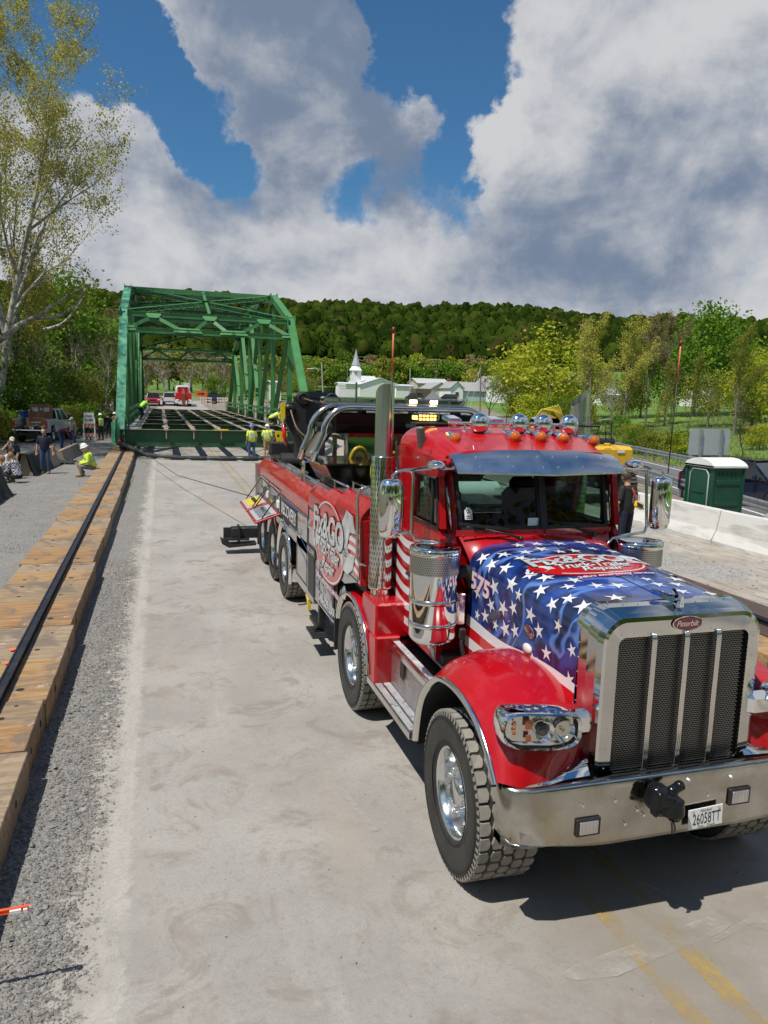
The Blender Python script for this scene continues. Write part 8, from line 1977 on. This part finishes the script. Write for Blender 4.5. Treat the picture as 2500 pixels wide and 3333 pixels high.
def cloud_proto(key, seed, h, rx, leaf, nclump, per, lsize, bark='grey', low=.22, rz=None):
    rng = random.Random(seed); R = np.random.RandomState(seed); b = MB(); rz = rz or h*.42; cz = h-rz
    b.tube([(0,0,-.5),(rng.uniform(-.1,.1),0,h*.3),(rng.uniform(-.3,.3),rng.uniform(-.3,.3),h*.8)], [h*.022,h*.018,h*.006], 6, caps=False)
    C = []
    for k in range(nclump):
        while True:
            v = Vector((rng.uniform(-1,1), rng.uniform(-1,1), rng.uniform(-1,1)))
            if .35 < v.length < 1: break
        c = Vector((v.x*rx*(1-.25*max(0,v.z)), v.y*rx*(1-.25*max(0,v.z)), max(h*low, cz+v.z*rz))); C.append(c)
        if k % 4 == 0: b.tube([(0,0,h*rng.uniform(.25,.55)), tuple(c*.6+Vector((0,0,h*.2))), tuple(c)], [h*.008,h*.005,h*.002], 4, caps=False)
    P = np.concatenate([np.array([tuple(c)])+R.normal(0,1,(per,3))*np.array([rx*.17,rx*.17,rz*.13])*rng.uniform(.7,1.3) for c in C])
    V, F = leaf_arrays(R, P, lsize, .05); cb = MB(); cb.arrays(V, F); TREES[key] = (b.mesh('trunk', BARK[bark]), cb.mesh('crown', LM[leaf])); return h
def plant(key, loc, s, rz, label, group=None, name='tree', cat='tree', sz=None, leafm=None):
    t = bpy.data.objects.new(name, None); COL.objects.link(t); t.location = loc; t.rotation_euler = (0,0,rz); t.scale = (s, s, sz or s); tag(t, label, cat, group)
    for nm, me in zip(('trunk','crown'), TREES[key]):
        o = bpy.data.objects.new(nm, me); COL.objects.link(o); o.parent = t
        if leafm and nm == 'crown': o.material_slots[0].link = 'OBJECT'; o.material_slots[0].material = LM[leafm]
    return t
tree_proto('syc', 11, 27, .46, 'white', 'bud', 32000, .12, .22, 5, nch=(13,7,5,4), spread=1.0, bare=.18, lr=.50, up=.30, wob=.2)
tree_proto('syc2', 12, 27, .30, 'white', 'bud', 26000, .125, .22, 5, nch=(12,7,5,4), spread=.85, bare=.25, lr=.46, up=.35, wob=.2)
tree_proto('budA', 21, 13, .20, 'grey', 'bud', 9000, .13, .18, 4, nch=(10,8,6), spread=.75, bare=.2, lr=.50, up=.5)
tree_proto('budB', 22, 15, .18, 'grey', 'bud', 8000, .13, .2, 4, nch=(12,7,6), spread=.6, bare=.25, lr=.42, up=.6)
tree_proto('bareW', 23, 15, .26, 'white', 'brown', 1500, .12, .2, 4, nch=(9,6,6), spread=.9, bare=.3, lr=.55, up=.35, wob=.25)
tree_proto('sap', 24, 9, .055, 'grey', 'olive', 1500, .11, .15, 4, nch=(9,5,4), spread=.6, bare=.3, lr=.35, up=.6, wob=.12)
tree_proto('bareS', 25, 6, .07, 'dark', 'brown', 500, .06, .1, 4, nch=(9,7,6), spread=.8, bare=.12, lr=.6, up=.45, wob=.2)
cloud_proto('cA', 31, 10, 4.4, 'green', 46, 120, .26); cloud_proto('cB', 32, 10, 3.6, 'lime', 42, 130, .25); cloud_proto('cC', 33, 10, 4.8, 'olive', 52, 95, .24, low=.12); cloud_proto('cD', 34, 10, 3.2, 'dark', 40, 130, .25, low=.1)
cloud_proto('shrub', 35, 4, 2.6, 'green', 40, 110, .16, low=.06, rz=1.9)
cloud_proto('fA', 41, 12, 5.2, 'green', 34, 60, .62); cloud_proto('fB', 42, 12, 4.4, 'olive', 32, 60, .60); cloud_proto('fC', 43, 12, 6.0, 'dark', 36, 60, .66, low=.1); cloud_proto('fD', 44, 12, 4.2, 'brown', 30, 50, .5)
HH = {'syc':27,'syc2':27,'budA':13,'budB':15,'bareW':15,'sap':9,'bareS':6,'cA':10,'cB':10,'cC':10,'cD':10,'shrub':4,'fA':12,'fB':12,'fC':12,'fD':12}
TR = random.Random(5)
LABEL_SETS = {}
def put(key, px, y, ptop, label, group=None, wide=1.0, name='tree', cat='tree', leafm=None):
    top = at_px(px, y, ptop); zb = zg(top.x, y); h = top.z-zb; s = h/HH[key]/(1.17 if key in ('budA','budB','bareW','sap','bareS') else 1.0)
    t = plant(key, (top.x, y, zb), s*wide, TR.uniform(0,6.28), label, group, name, cat, sz=s, leafm=leafm)
    if group: LABEL_SETS.setdefault((label, group), []).append((px, t))
    return t
# left bank
plant('syc', (-16.0, 43, -.8), 1.15, 2.2, 'tall pale barked sycamore with sparse olive buds, reaching out over the left edge', name='sycamore_tree', cat='tree')
plant('syc2', (-9.6, 60, -.6), 1.12, .6, 'sycamore behind the white pickup with a grey trunk and a big leaning white limb', name='sycamore_tree', cat='tree')
b = MB()   # the long leaning white limb that crosses the left of the picture
pts = [at_px(-160,46,1190), at_px(0,46,1105), at_px(60,46,1060), at_px(110,46,1035), at_px(165,46.4,1000), at_px(220,46.8,965), at_px(290,47,925)]
pp = [tuple(cr([tuple(p) for p in pts], k/30)) for k in range(31)]; b.tube(pp, [.21-.155*k/30 for k in range(31)], 10)
p2 = [tuple(at_px(105,46,1037)), tuple(at_px(175,46.2,1032)), tuple(at_px(240,46.4,1003)), tuple(at_px(265,46.8,960)), tuple(at_px(278,47,925))]; b.tube([cr(p2, k/18) for k in range(19)], [.10-.07*k/18 for k in range(19)], 8)
p3 = [tuple(at_px(140,58,1075)), tuple(at_px(200,58,1055)), tuple(at_px(245,58,1010)), tuple(at_px(275,58,960))]; b.tube([cr(p3, k/14) for k in range(15)], [.13-.09*k/14 for k in range(15)], 8)
put('syc2', -70, 54, 120, 'olive sycamore between the tall one and the wood behind the pickup', None, 1.0, 'sycamore_tree')
ro = thing('leaning_tree', 'pale leaning tree crossing the left edge above the pickup', 'tree', (pts[0].x, 46, -1)); 
b.tube([(pts[0].x-5,46,-1),(pts[0].x-2.2,46,2.6),tuple(pts[0])], [.34,.28,.21], 10); obj('trunk', b, BARK['white'], ro)
R = np.random.RandomState(77); A_ = np.array([p for p in pp[12:]+[cr(p2,k/18) for k in range(6,19)]]); V, F = leaf_arrays(R, A_[R.randint(0,len(A_),900)], .14, .55); cb = MB(); cb.arrays(V, F); obj('crown', cb, LM['olive'], ro)
for i, (k, px, y, pt, lm, w) in enumerate([('budA',20,64,760,'bud',1.0),('budB',90,72,820,'bud',1.2),('cA',235,84,900,'green',.9),('budA',300,92,1010,'brown',1.3),('budB',200,88,930,'olive',1.3),('budB',345,100,1060,'brown',1.4),('bareW',270,80,1060,'brown',1.1),('bareW',335,76,1100,'brown',1.0),('bareW',190,70,1120,'brown',1.0),('bareW',120,66,1060,'olive',1.0),
      ('cD',30,56,1160,'dark',1.1),('cD',-60,54,1120,'dark',1.2),('cD',95,60,1210,'dark',1.1),('cC',165,66,1190,'dark',1.0),('cC',240,70,1200,'olive',1.0),('cC',330,80,1180,'green',1.0),('cC',370,90,1160,'olive',1.0),('cA',-20,75,1000,'dark',1.1),('cA',60,84,1040,'olive',1.1),('cC',135,92,1050,'brown',1.2),('cC',-90,66,1000,'dark',1.2),('cC',290,110,1090,'brown',1.2),('cC',200,105,1080,'brown',1.2)]):
    put(k, px, y, pt, ['dense dark green','olive budding','brownish budding','pale bare','bright spring green'][{'dark':0,'bud':1,'olive':1,'brown':2 if k != 'bareW' else 3,'green':4}[lm]]+' tree in the left wood', 'trees of the wood on the left bank', w, leafm=lm)
for i, (px, y, pt) in enumerate([(0,52,1330),(60,54,1340),(215,58,1320),(262,60,1310),(285,64,1330),(330,66,1330),(355,62,1360),(375,68,1340),(-60,50,1320),(240,61,1350),(130,58,1330)]):
    put('shrub', px, y, pt, 'low green shrub at the foot of the left wood', 'shrubs along the foot of the left wood', 1.2, 'shrub', 'shrub', leafm=('green','dark','olive')[i%3])
# beyond the bridge
for i, (k, px, y, pt, lm, w) in enumerate([('bareW',545,138,1120,'brown',1.5),('bareW',610,146,1130,'brown',1.0),('bareW',715,142,1150,'brown',1.5),('bareW',480,142,1140,'brown',1.0),('bareW',660,156,1140,'brown',1.2)]):
    put(k, px, y, pt, 'bare sycamore with white forked limbs seen through the bridge, %s' % ['behind the far white pickup','behind the far red tow truck','above the far dark car','by the left truss','in the middle of the opening'][i], 'bare white sycamores beyond the bridge', w, name='sycamore_tree')
for i in range(17):
    px = 400+i*37; y = TR.uniform(160,215); k = ('fD','fB','fD','cC')[i%4] if i%4 != 3 else 'fD'
    put(k, px, y, TR.uniform(1120,1165) if px < 700 else TR.uniform(1150,1190), 'brown budding tree beyond the far end of the bridge', 'brown trees beyond the bridge', TR.uniform(1.1,1.4), leafm=('brown','olive','brown')[i%3])
put('cA', 703, 134, 1225, 'round bright green bushy tree beyond the right end of the bridge opening', None, 1.1); put('cA', 435, 130, 1215, 'bright green bushy tree beyond the bridge beside the left truss', None, .9)
for i, px in enumerate((800,850,900,940,985,1010,760)): put('cC', px, 150+6*i, 1215+6*(i%3), 'low olive tree by the street light', 'olive trees right of the bridge', 1.2, leafm=('olive','green','brown')[i%3])
# tree line behind the town
n = 40
for i in range(n):
    px = 900+i*22+TR.uniform(-6,6); y = TR.uniform(250,330); pt = 1168+14*sin(i*1.7)+TR.uniform(-10,10)
    if 1090 < px < 1200: pt += 15
    put(('fA','fB','fC','fA','fD')[i%5], px, y, pt, '%s tree in the row behind the town' % ('spring green','olive','deep green','spring green','tan budding')[i%5], 'trees in the row behind the town', TR.uniform(1.0,1.5), leafm=('green','lime','olive','green','brown')[i%5])
put('fD', 1535, 215, 1200, 'round tan budding tree standing behind the long shed', None, 1.2, leafm='bud')
put('fC', 1125, 330, 1140, 'dark round evergreen tree on the slope left of the steeple', None, .9, leafm='dark')
# right bank
for (k, px, y, pt, lm, w, lab) in [('cB',1800,88,1082,'lime',1.5,'broad yellow green tree left of the right exhaust stack'),('cB',1700,104,1150,'lime',1.2,'smaller yellow green tree in front of the white houses'),('cB',1885,96,1140,'lime',1.1,'yellow green tree just behind the right exhaust stack'),
      ('budA',1945,70,1035,'bud',1.0,'olive budding tree right of the exhaust stack'),('budA',2050,74,1045,'bud',1.15,'olive budding tree with forked grey trunk above the excavator'),('budB',2130,80,1010,'brown',1.0,'tall brown budding tree between olive trees on the bank'),('budB',2195,76,1005,'brown',1.0,'tall thin brown budding tree left of the big green tree'),
      ('cA',2285,88,1002,'green',1.0,'tall big green tree above the road sign'),('cA',2365,92,1012,'green',1.0,'second tall green tree near the right edge'),('budA',2420,60,1075,'olive',1.0,'grey barked budding tree right of the road sign'),('cB',2470,62,1160,'lime',1.1,'yellow green tree at the right edge'),('cB',2530,72,1120,'lime',1.2,'yellow green tree cut off by the right edge'),
      ('cC',2320,70,1200,'olive',1.0,'low olive tree right of the sign'),('cC',2030,78,1220,'olive',1.0,'low olive tree over the excavator'),('cA',2100,90,1150,'green',.9,'green tree behind the budding trees'),
      ('sap',2182,46,1150,'olive',.9,'thin grey sapling left of the road sign'),('sap',2215,47,1120,'olive',1.0,'tall thin pale sapling behind the whip antenna'),('sap',2262,48,1110,'olive',1.0,'pale sapling above the road sign'),('sap',2140,50,1250,'olive',1.0,'short leafy sapling above the guardrail'),('sap',2340,50,1200,'olive',1.0,'sapling right of the road sign'),('bareS',1600,98,1190,'brown',1.4,'small bare tree on the green field by the wooden pole'),('bareS',1655,92,1240,'brown',1.2,'small bare bush on the green field left of the roof lamps'),
      ('bareW',2010,62,1200,'olive',.8,'grey forked tree over the excavator'),('bareS',2440,44,1290,'brown',1.2,'bare bush leaning at the right edge')]:
    put(k, px, y, pt, lab, None, w, leafm=lm)
for i, (px, y, pt) in enumerate([(2085,50,1395),(2130,48,1400),(2185,47,1405),(2225,48,1400),(2060,58,1375),(2480,48,1380),(2020,70,1350),(1720,90,1280),(1760,84,1270),(1840,80,1290),(1880,78,1300)]):
    put('shrub', px, y, pt, 'low green bush on the grassy bank', 'bushes on the grassy bank', 1.0, 'shrub', 'shrub', leafm=('green','olive','lime')[i%3])
# trees behind the photographer (seen in the chrome)
for k_, (x, y, s) in enumerate([(-22+4.4*i, -30-6*sin(i*1.3), 1.3+.35*sin(i*2.1)) for i in range(15)]+[(-16,-14,1.1),(27,-12,1.1),(30,-2,1.0),(-20,-4,1.1),(-19,6,1.2)]): LABEL_SETS.setdefault(('leafy green tree behind the photographer','b'), []).append((x, plant(('cA','cC','cD')[k_%3], (x,y,0), s*1.1, x, 'leafy green tree behind the photographer', 'trees behind the photographer')))
# ---- far wooded hill
def hill_forest():
    R = np.random.RandomState(4); pts = []
    for i in range(7000):
        az = R.uniform(-.52, 1.12); r = sqrt(R.uniform(395**2, 850**2)); x, y = r*sin(az), r*cos(az); pts.append((x, y, zg(x, y)))
    C = np.array(pts); n = len(C); m_ = 46
    q_ = R.uniform(0,1,n)**1.6; H = 8+10*q_*R.uniform(.7,1.2,n); RX = 3.2+5.2*q_*R.uniform(.7,1.2,n)
    v = R.normal(0,1,(n,m_,3)); v /= np.linalg.norm(v,axis=2)[...,None]; v[...,2] = np.abs(v[...,2])*.9+.05*R.uniform(-1,1,(n,m_))
    # each crown: a lumpy dome with loose clusters of leaves over it
    nr, ns_ = 3, 7; b = MB(); F = []
    th = np.array([0.25,.62,1.0])*pi/2*1.08
    D0 = [(0,0,1.0)]+[(sin(t)*cos(2*pi*(k+.5*i)/ns_), sin(t)*sin(2*pi*(k+.5*i)/ns_), cos(t)) for i, t in enumerate(th) for k in range(ns_)]
    D0 = np.array(D0); nv = len(D0)
    F += [(0, 1+k, 1+(k+1)%ns_) for k in range(ns_)]
    for i in range(nr-1):
        for k in range(ns_): a = 1+i*ns_; c = a+ns_; F += [(a+k, c+k, a+(k+1)%ns_), (a+(k+1)%ns_, c+k, c+(k+1)%ns_)]
    F = np.array(F); rr = R.uniform(.78,1.18,(n,nv,1)); rot = R.uniform(0,6.28,n); cr_, sr_ = np.cos(rot)[:,None], np.sin(rot)[:,None]
    X = D0[None,:,0]*cr_-D0[None,:,1]*sr_; Y = D0[None,:,0]*sr_+D0[None,:,1]*cr_; Dn = np.stack([X, Y, np.broadcast_to(D0[None,:,2], X.shape)], 2)*rr
    V = C[:,None,:]+Dn*np.stack([RX,RX,H*.6],1)[:,None,:]; V[...,2] += (H*.4)[:,None]
    V[...,2] -= .4
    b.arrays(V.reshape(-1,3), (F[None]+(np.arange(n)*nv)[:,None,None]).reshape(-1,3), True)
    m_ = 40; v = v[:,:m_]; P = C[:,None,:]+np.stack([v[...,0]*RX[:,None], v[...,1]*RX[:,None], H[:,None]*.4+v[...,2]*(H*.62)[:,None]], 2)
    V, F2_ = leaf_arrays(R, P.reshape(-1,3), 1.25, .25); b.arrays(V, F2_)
    m = mat('hill_leaves_cloud_shaded', (0.010,0.022,0.006), .9, spec=0.0)  # cloud shadow over the hill is put into these darkened leaf colours
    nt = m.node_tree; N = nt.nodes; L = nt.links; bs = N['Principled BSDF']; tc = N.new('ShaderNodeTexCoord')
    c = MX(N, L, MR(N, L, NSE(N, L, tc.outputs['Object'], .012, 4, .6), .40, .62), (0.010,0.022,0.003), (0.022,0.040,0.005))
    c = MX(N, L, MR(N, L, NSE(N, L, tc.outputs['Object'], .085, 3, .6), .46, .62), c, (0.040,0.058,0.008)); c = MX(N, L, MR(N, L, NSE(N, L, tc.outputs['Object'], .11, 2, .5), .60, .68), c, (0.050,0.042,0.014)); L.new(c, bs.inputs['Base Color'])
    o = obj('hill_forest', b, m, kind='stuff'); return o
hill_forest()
# ---- town
WALLW = mat('white_siding', (0.82,0.82,0.82), .6, var=.04, vscale=2); ROOFG = mat('grey_roof', (0.30,0.30,0.29), .7, var=.12, vscale=3); ROOFW = mat('pale_metal_roof', (0.60,0.61,0.62), .45, var=.06); BRWN = mat('brown_boards', (0.14,0.10,0.065), .8, var=.3, vscale=6); TANW = mat('tan_wall', (0.52,0.46,0.40), .8, var=.08); STEEP = mat('steeple_grey', (0.36,0.38,0.42), .5, var=.1)
def house(label, px0, px1, y, ptop, peave, pbase, dep, wall=WALLW, roof=ROOFG, gable_front=True, windows=2, cat='building', name='house'):
    a = at_px(px0, y, peave); c = at_px(px1, y, peave); x0, x1 = a.x, c.x; ze = (a.z+c.z)/2; zr = at_px((px0+px1)/2, y, ptop).z; zb = min(at_px(px0, y, pbase).z, zg(x0, y))-.6
    t = thing(name, label, cat, ((x0+x1)/2, y, zb)); b = MB(); b.box(((x0+x1)/2, y+dep/2, (ze+zb)/2), (x1-x0, dep, ze-zb))
    if gable_front: b.prism([(x0,ze),(x1,ze),((x0+x1)/2,zr-.05)], (0,y,0), (1,0,0), (0,0,1), (0,1,0), dep)
    else: b.prism([(y,ze),(y+dep,ze),(y+dep/2,zr-.05)], (x0,0,0), (0,1,0), (0,0,1), (1,0,0), x1-x0)
    obj('wall', b, wall, t); b = MB()
    if gable_front:
        xm = (x0+x1)/2
        for (xa, xb) in ((x0-.3, xm),(x1+.3, xm)): b.bar(((xa+xb)/2-0, y-.3, 0),((xa+xb)/2, y-.3, 0.001), .001,.001) if False else b.add([(xa,y-.3,ze-.1),(xb,y-.3,zr),(xb,y+dep+.3,zr),(xa,y+dep+.3,ze-.1),(xa,y-.3,ze-.22),(xb,y-.3,zr-.12),(xb,y+dep+.3,zr-.12),(xa,y+dep+.3,ze-.22)], [(0,1,2,3),(4,7,6,5),(0,4,5,1),(3,2,6,7),(0,3,7,4)])
    else:
        ym = y+dep/2
        for (ya, yb) in ((y-.3, ym),(y+dep+.3, ym)): b.add([(x0-.3,ya,ze-.1),(x0-.3,yb,zr),(x1+.3,yb,zr),(x1+.3,ya,ze-.1),(x0-.3,ya,ze-.22),(x0-.3,yb,zr-.12),(x1+.3,yb,zr-.12),(x1+.3,ya,ze-.22)], [(0,1,2,3),(4,7,6,5),(0,4,5,1),(3,2,6,7),(0,3,7,4)])
    obj('roof', b, roof, t)
    for k in range(windows):
        xx = x0+(x1-x0)*(k+.5)/windows; b = MB(); b.box((xx, y-.05, zb+.6+(ze-zb-.6)*.5), (.9,.08,1.1)); w_ = obj('window', b, mat('window_frame', (0.5,0.5,0.5), .5), t); b = MB(); b.box((xx, y-.09, zb+.6+(ze-zb-.6)*.5), (.75,.04,.95)); obj('pane', b, mat('window_dark', (0.03,0.035,0.045), .1), w_)
    return t, x0, x1, ze, zr, zb
house('long white church hall with pale gabled roof under the steeple', 1172, 1304, 182, 1229, 1252, 1296, 16, WALLW, ROOFW, True, 0, 'church')
house('low white flat annex wall right of the church hall', 1290, 1347, 181, 1250, 1254, 1296, 10, WALLW, ROOFW, False, 0)
house('small white church building behind the steeple', 1155, 1228, 196, 1222, 1236, 1290, 8, WALLW, ROOFW, False, 2, 'church')
st = thing('steeple', 'white church steeple with a pointed grey spire', 'steeple', (at_px(1157,188).x, 188, 3)); c = at_px(1157, 188, 1258)
zt = lambda p: at_px(1157, 188, p).z
b = MB(); b.box((c.x, 188, (zt(1300)+zt(1206))/2-.5), (2.3,2.3,zt(1206)-zt(1300)+1)); obj('tower', b, WALLW, st)
b = MB(); b.lathe([(1.75,zt(1206)),(1.6,zt(1206)+.2),(1.25,zt(1197)),(1.1,zt(1192))], 8, (c.x,188,0), smooth=False); obj('belfry_roof', b, WALLW, st)
b = MB(); b.box((c.x,188,zt(1188)), (1.1,1.1,1.0)); obj('belfry', b, WALLW, st)
b = MB(); b.lathe([(1.15,zt(1190)),(.55,zt(1165)),(.06,zt(1139)),(.03,zt(1133))], 8, (c.x,188,0), smooth=False); obj('spire', b, STEEP, st)
for dz in (0,): b = MB(); b.box((c.x-.2,186.8,zt(1215)), (.5,.06,1.0)); obj('louvre', b, STEEP, st)
house('flat white canopy left of the steeple on thin posts', 1105, 1165, 175, 1244, 1247, 1250, 4, WALLW, ROOFW, False, 0)
t, x0, x1, ze, zr, zb = house('tan garage with grey gabled roof and brown boarded side in front of the town', 1402, 1468, 172, 1244, 1266, 1297, 9, TANW, ROOFG, True, 0)
b = MB()
a_ = at_px(1356,172,1266); 
for k in range(12): b.box((a_.x+.15+(x0-a_.x)*k/12, 172.0, (ze+zb)/2), ((x0-a_.x)/13,.15,ze-zb-.1))
b.box(((a_.x+x0)/2, 175, (ze+zb)/2), (x0-a_.x,5,ze-zb-.2)); obj('boarded_side', b, BRWN, t)
house('grey roofed house with a brick chimney behind the tan garage', 1360, 1462, 205, 1231, 1247, 1290, 9, TANW, mat('pale_grey_roof', (0.42,0.43,0.42), .7, var=.1), False, 2)
b = MB(); q = at_px(1461,203,1245); b.box((q.x,203,q.z), (.8,.8,2.4)); tag(obj('brick_chimney', b, mat('brick_red', (0.26,0.08,0.05), .8, var=.2, vscale=8)), 'red brick chimney at the right end of the grey roofed house', 'chimney')
house('long low shed with grey roof and pale corrugated wall', 1490, 1612, 165, 1243, 1272, 1303, 10, mat('pale_corrugated', (0.50,0.56,0.62), .5, var=.1, stretch=(8,1,.2)), ROOFG, False, 0)
house('white gable end of the long shed', 1468, 1508, 164.5, 1241, 1262, 1303, 8, WALLW, ROOFG, True, 1)
house('white house with steep gable behind the long shed', 1590, 1645, 176, 1222, 1250, 1300, 9, WALLW, ROOFG, True, 1)
house('white house with grey lower wall behind the yellow green tree', 1640, 1738, 150, 1250, 1262, 1300, 9, WALLW, ROOFG, False, 3)
house('pale house with grey roof seen through the trees right of the exhaust stack', 1955, 2035, 128, 1262, 1285, 1305, 9, WALLW, ROOFG, False, 3)
house('white house half hidden by trees above the road sign', 2305, 2350, 120, 1266, 1285, 1312, 8, WALLW, ROOFG, True, 1)
house('small white building seen between the bridge members', 885, 915, 150, 1238, 1242, 1275, 8, WALLW, ROOFW, False, 0)
# poles
WOODP = mat('pole_wood', (0.22,0.17,0.13), .9, var=.2, vscale=5); WHP = mat('pole_white', (0.6,0.6,0.58), .6)
def pole(px, y, ptop, pbase, label, m=WOODP, r=.14, arm=0, name='utility_pole', cat='pole', lean=0):
    a = at_px(px, y, pbase); c = at_px(px+lean, y, ptop); t = thing(name, label, cat, tuple(a)); b = MB(); b.cyl((a.x,y,min(a.z,zg(a.x,y))-.3), tuple(c), r, r*.7, 8); obj('shaft', b, m, t)
    if arm == 1: b = MB(); b.bar(c+Vector((-1.1,0,-.5)), c+Vector((1.1,0,-.5)), .1,.12); b.cyl(c+Vector((.4,0,-1.8)), c+Vector((.4,0,-.9)), .25, n=8); obj('crossarm', b, m, t)
    if arm == 2: b = MB(); b.tube([c+Vector((0,0,-1.2)), c+Vector((-.9,0,-.9)), c+Vector((-1.7,0,-1.0))], .05, 6); b.box(c+Vector((-1.9,0,-1.03)), (.8,.3,.14), ch=.04); obj('lamp_arm', b, WHP, t)
    return t, c
pole(1055, 118, 1180, 1290, 'leaning grey street light pole right of the green bridge', mat('pole_concrete', (0.42,0.40,0.35), .8), .13, 2, 'street_light', 'street light', -8)
t, pc = pole(1563, 118, 1187, 1325, 'tall brown wooden pole with guy wires on the green field', WOODP, .13, 0, lean=3)
for dx in (-3.6,-1.8): b = MB(); b.cyl(tuple(pc-Vector((0,0,.4))), (pc.x+dx,118,zg(pc.x,118)), .03, n=4); obj('guy_wire', b, WHP, t)
b = MB(); b.cyl((pc.x-3.6,118,zg(pc.x,118)), (pc.x-3.2,118,zg(pc.x,118)+1.6), .05, n=5); obj('yellow_guard', b, YEL, t)
pole(1335, 170, 1199, 1292, 'thin white pole in front of the church annex', WHP, .10)
pole(1420, 240, 1194, 1245, 'utility pole with crossarm above the grey roofed house', WOODP, .16, 1)
pole(1131, 210, 1185, 1250, 'thin utility pole just left of the steeple', WOODP, .12)
pole(1160, 120, 1244, 1293, 'dark square post in front of the church', mat('post_dark', (0.08,0.08,0.07), .8), .22)
SB = thing('sign_rack', 'tall narrow rack of white signs left of the church', 'sign', tuple(at_px(1113,118,1290)))
for k in range(5): p = at_px(1113,118,1252+9*k); b = MB(); b.box(tuple(p), (1.3,.1,.32)); obj('board', b, WALLW, SB)
# small parked cars by the town
car('town_car', 'dark parked car between the church annex and the tan garage', (at_px(1348,166).x,166,zg(at_px(1348,166).x,166)-.2), .3, 4.6,1.85,1.6, [(a*.95,z) for a,z in SUVP], [(a*.95,z) for a,z in SUVG], mat('town_black', (0.02,0.02,0.02), .3, coat=.5), 'car')
car('town_car', 'dark parked car between the tan garage and the long shed', (at_px(1455,162).x,162,zg(at_px(1455,162).x,162)-.2), 1.3, 4.6,1.85,1.6, [(a*.95,z) for a,z in SUVP], [(a*.95,z) for a,z in SUVG], mat('town_grey', (0.05,0.05,0.06), .3, coat=.5), 'car')
b = MB(); b.box((24.5,58.5,1.6), (2.4,.4,1.0), ch=.05); tag(obj('orange_barrier', b, ORO), 'orange plastic barrier at the near end of the grey panel bridge', 'barrier')
p = at_px(1410,62,1300); ds = thing('diamond_sign', 'grey back of a diamond road sign beyond the light bar', 'road sign', (p.x,62,.2)); b = MB(); b.prism([(-.9,-.9),(0,-1.35),(.9,-.9),(.75,.1),(.0,.75),(-.75,.1)], tuple(p), (1,0,0), (0,0,1), (0,1,0), .02); obj('panel', b, mat('sign_back', (0.5,0.52,0.54), .45), ds); b = MB(); b.box((p.x,62.1,1.5), (.1,.1,3.0)); obj('post', b, GALV, ds)

for (lab, grp), lst in LABEL_SETS.items():
    lst.sort(key=lambda q: q[0]); n = len(lst)
    if n > 1:
        for i, (px, t) in enumerate(lst): t['label'] = ('%s from the left, ' % nth(i, n) if i < 20 else '%s, ' % nth(i, n))+lab
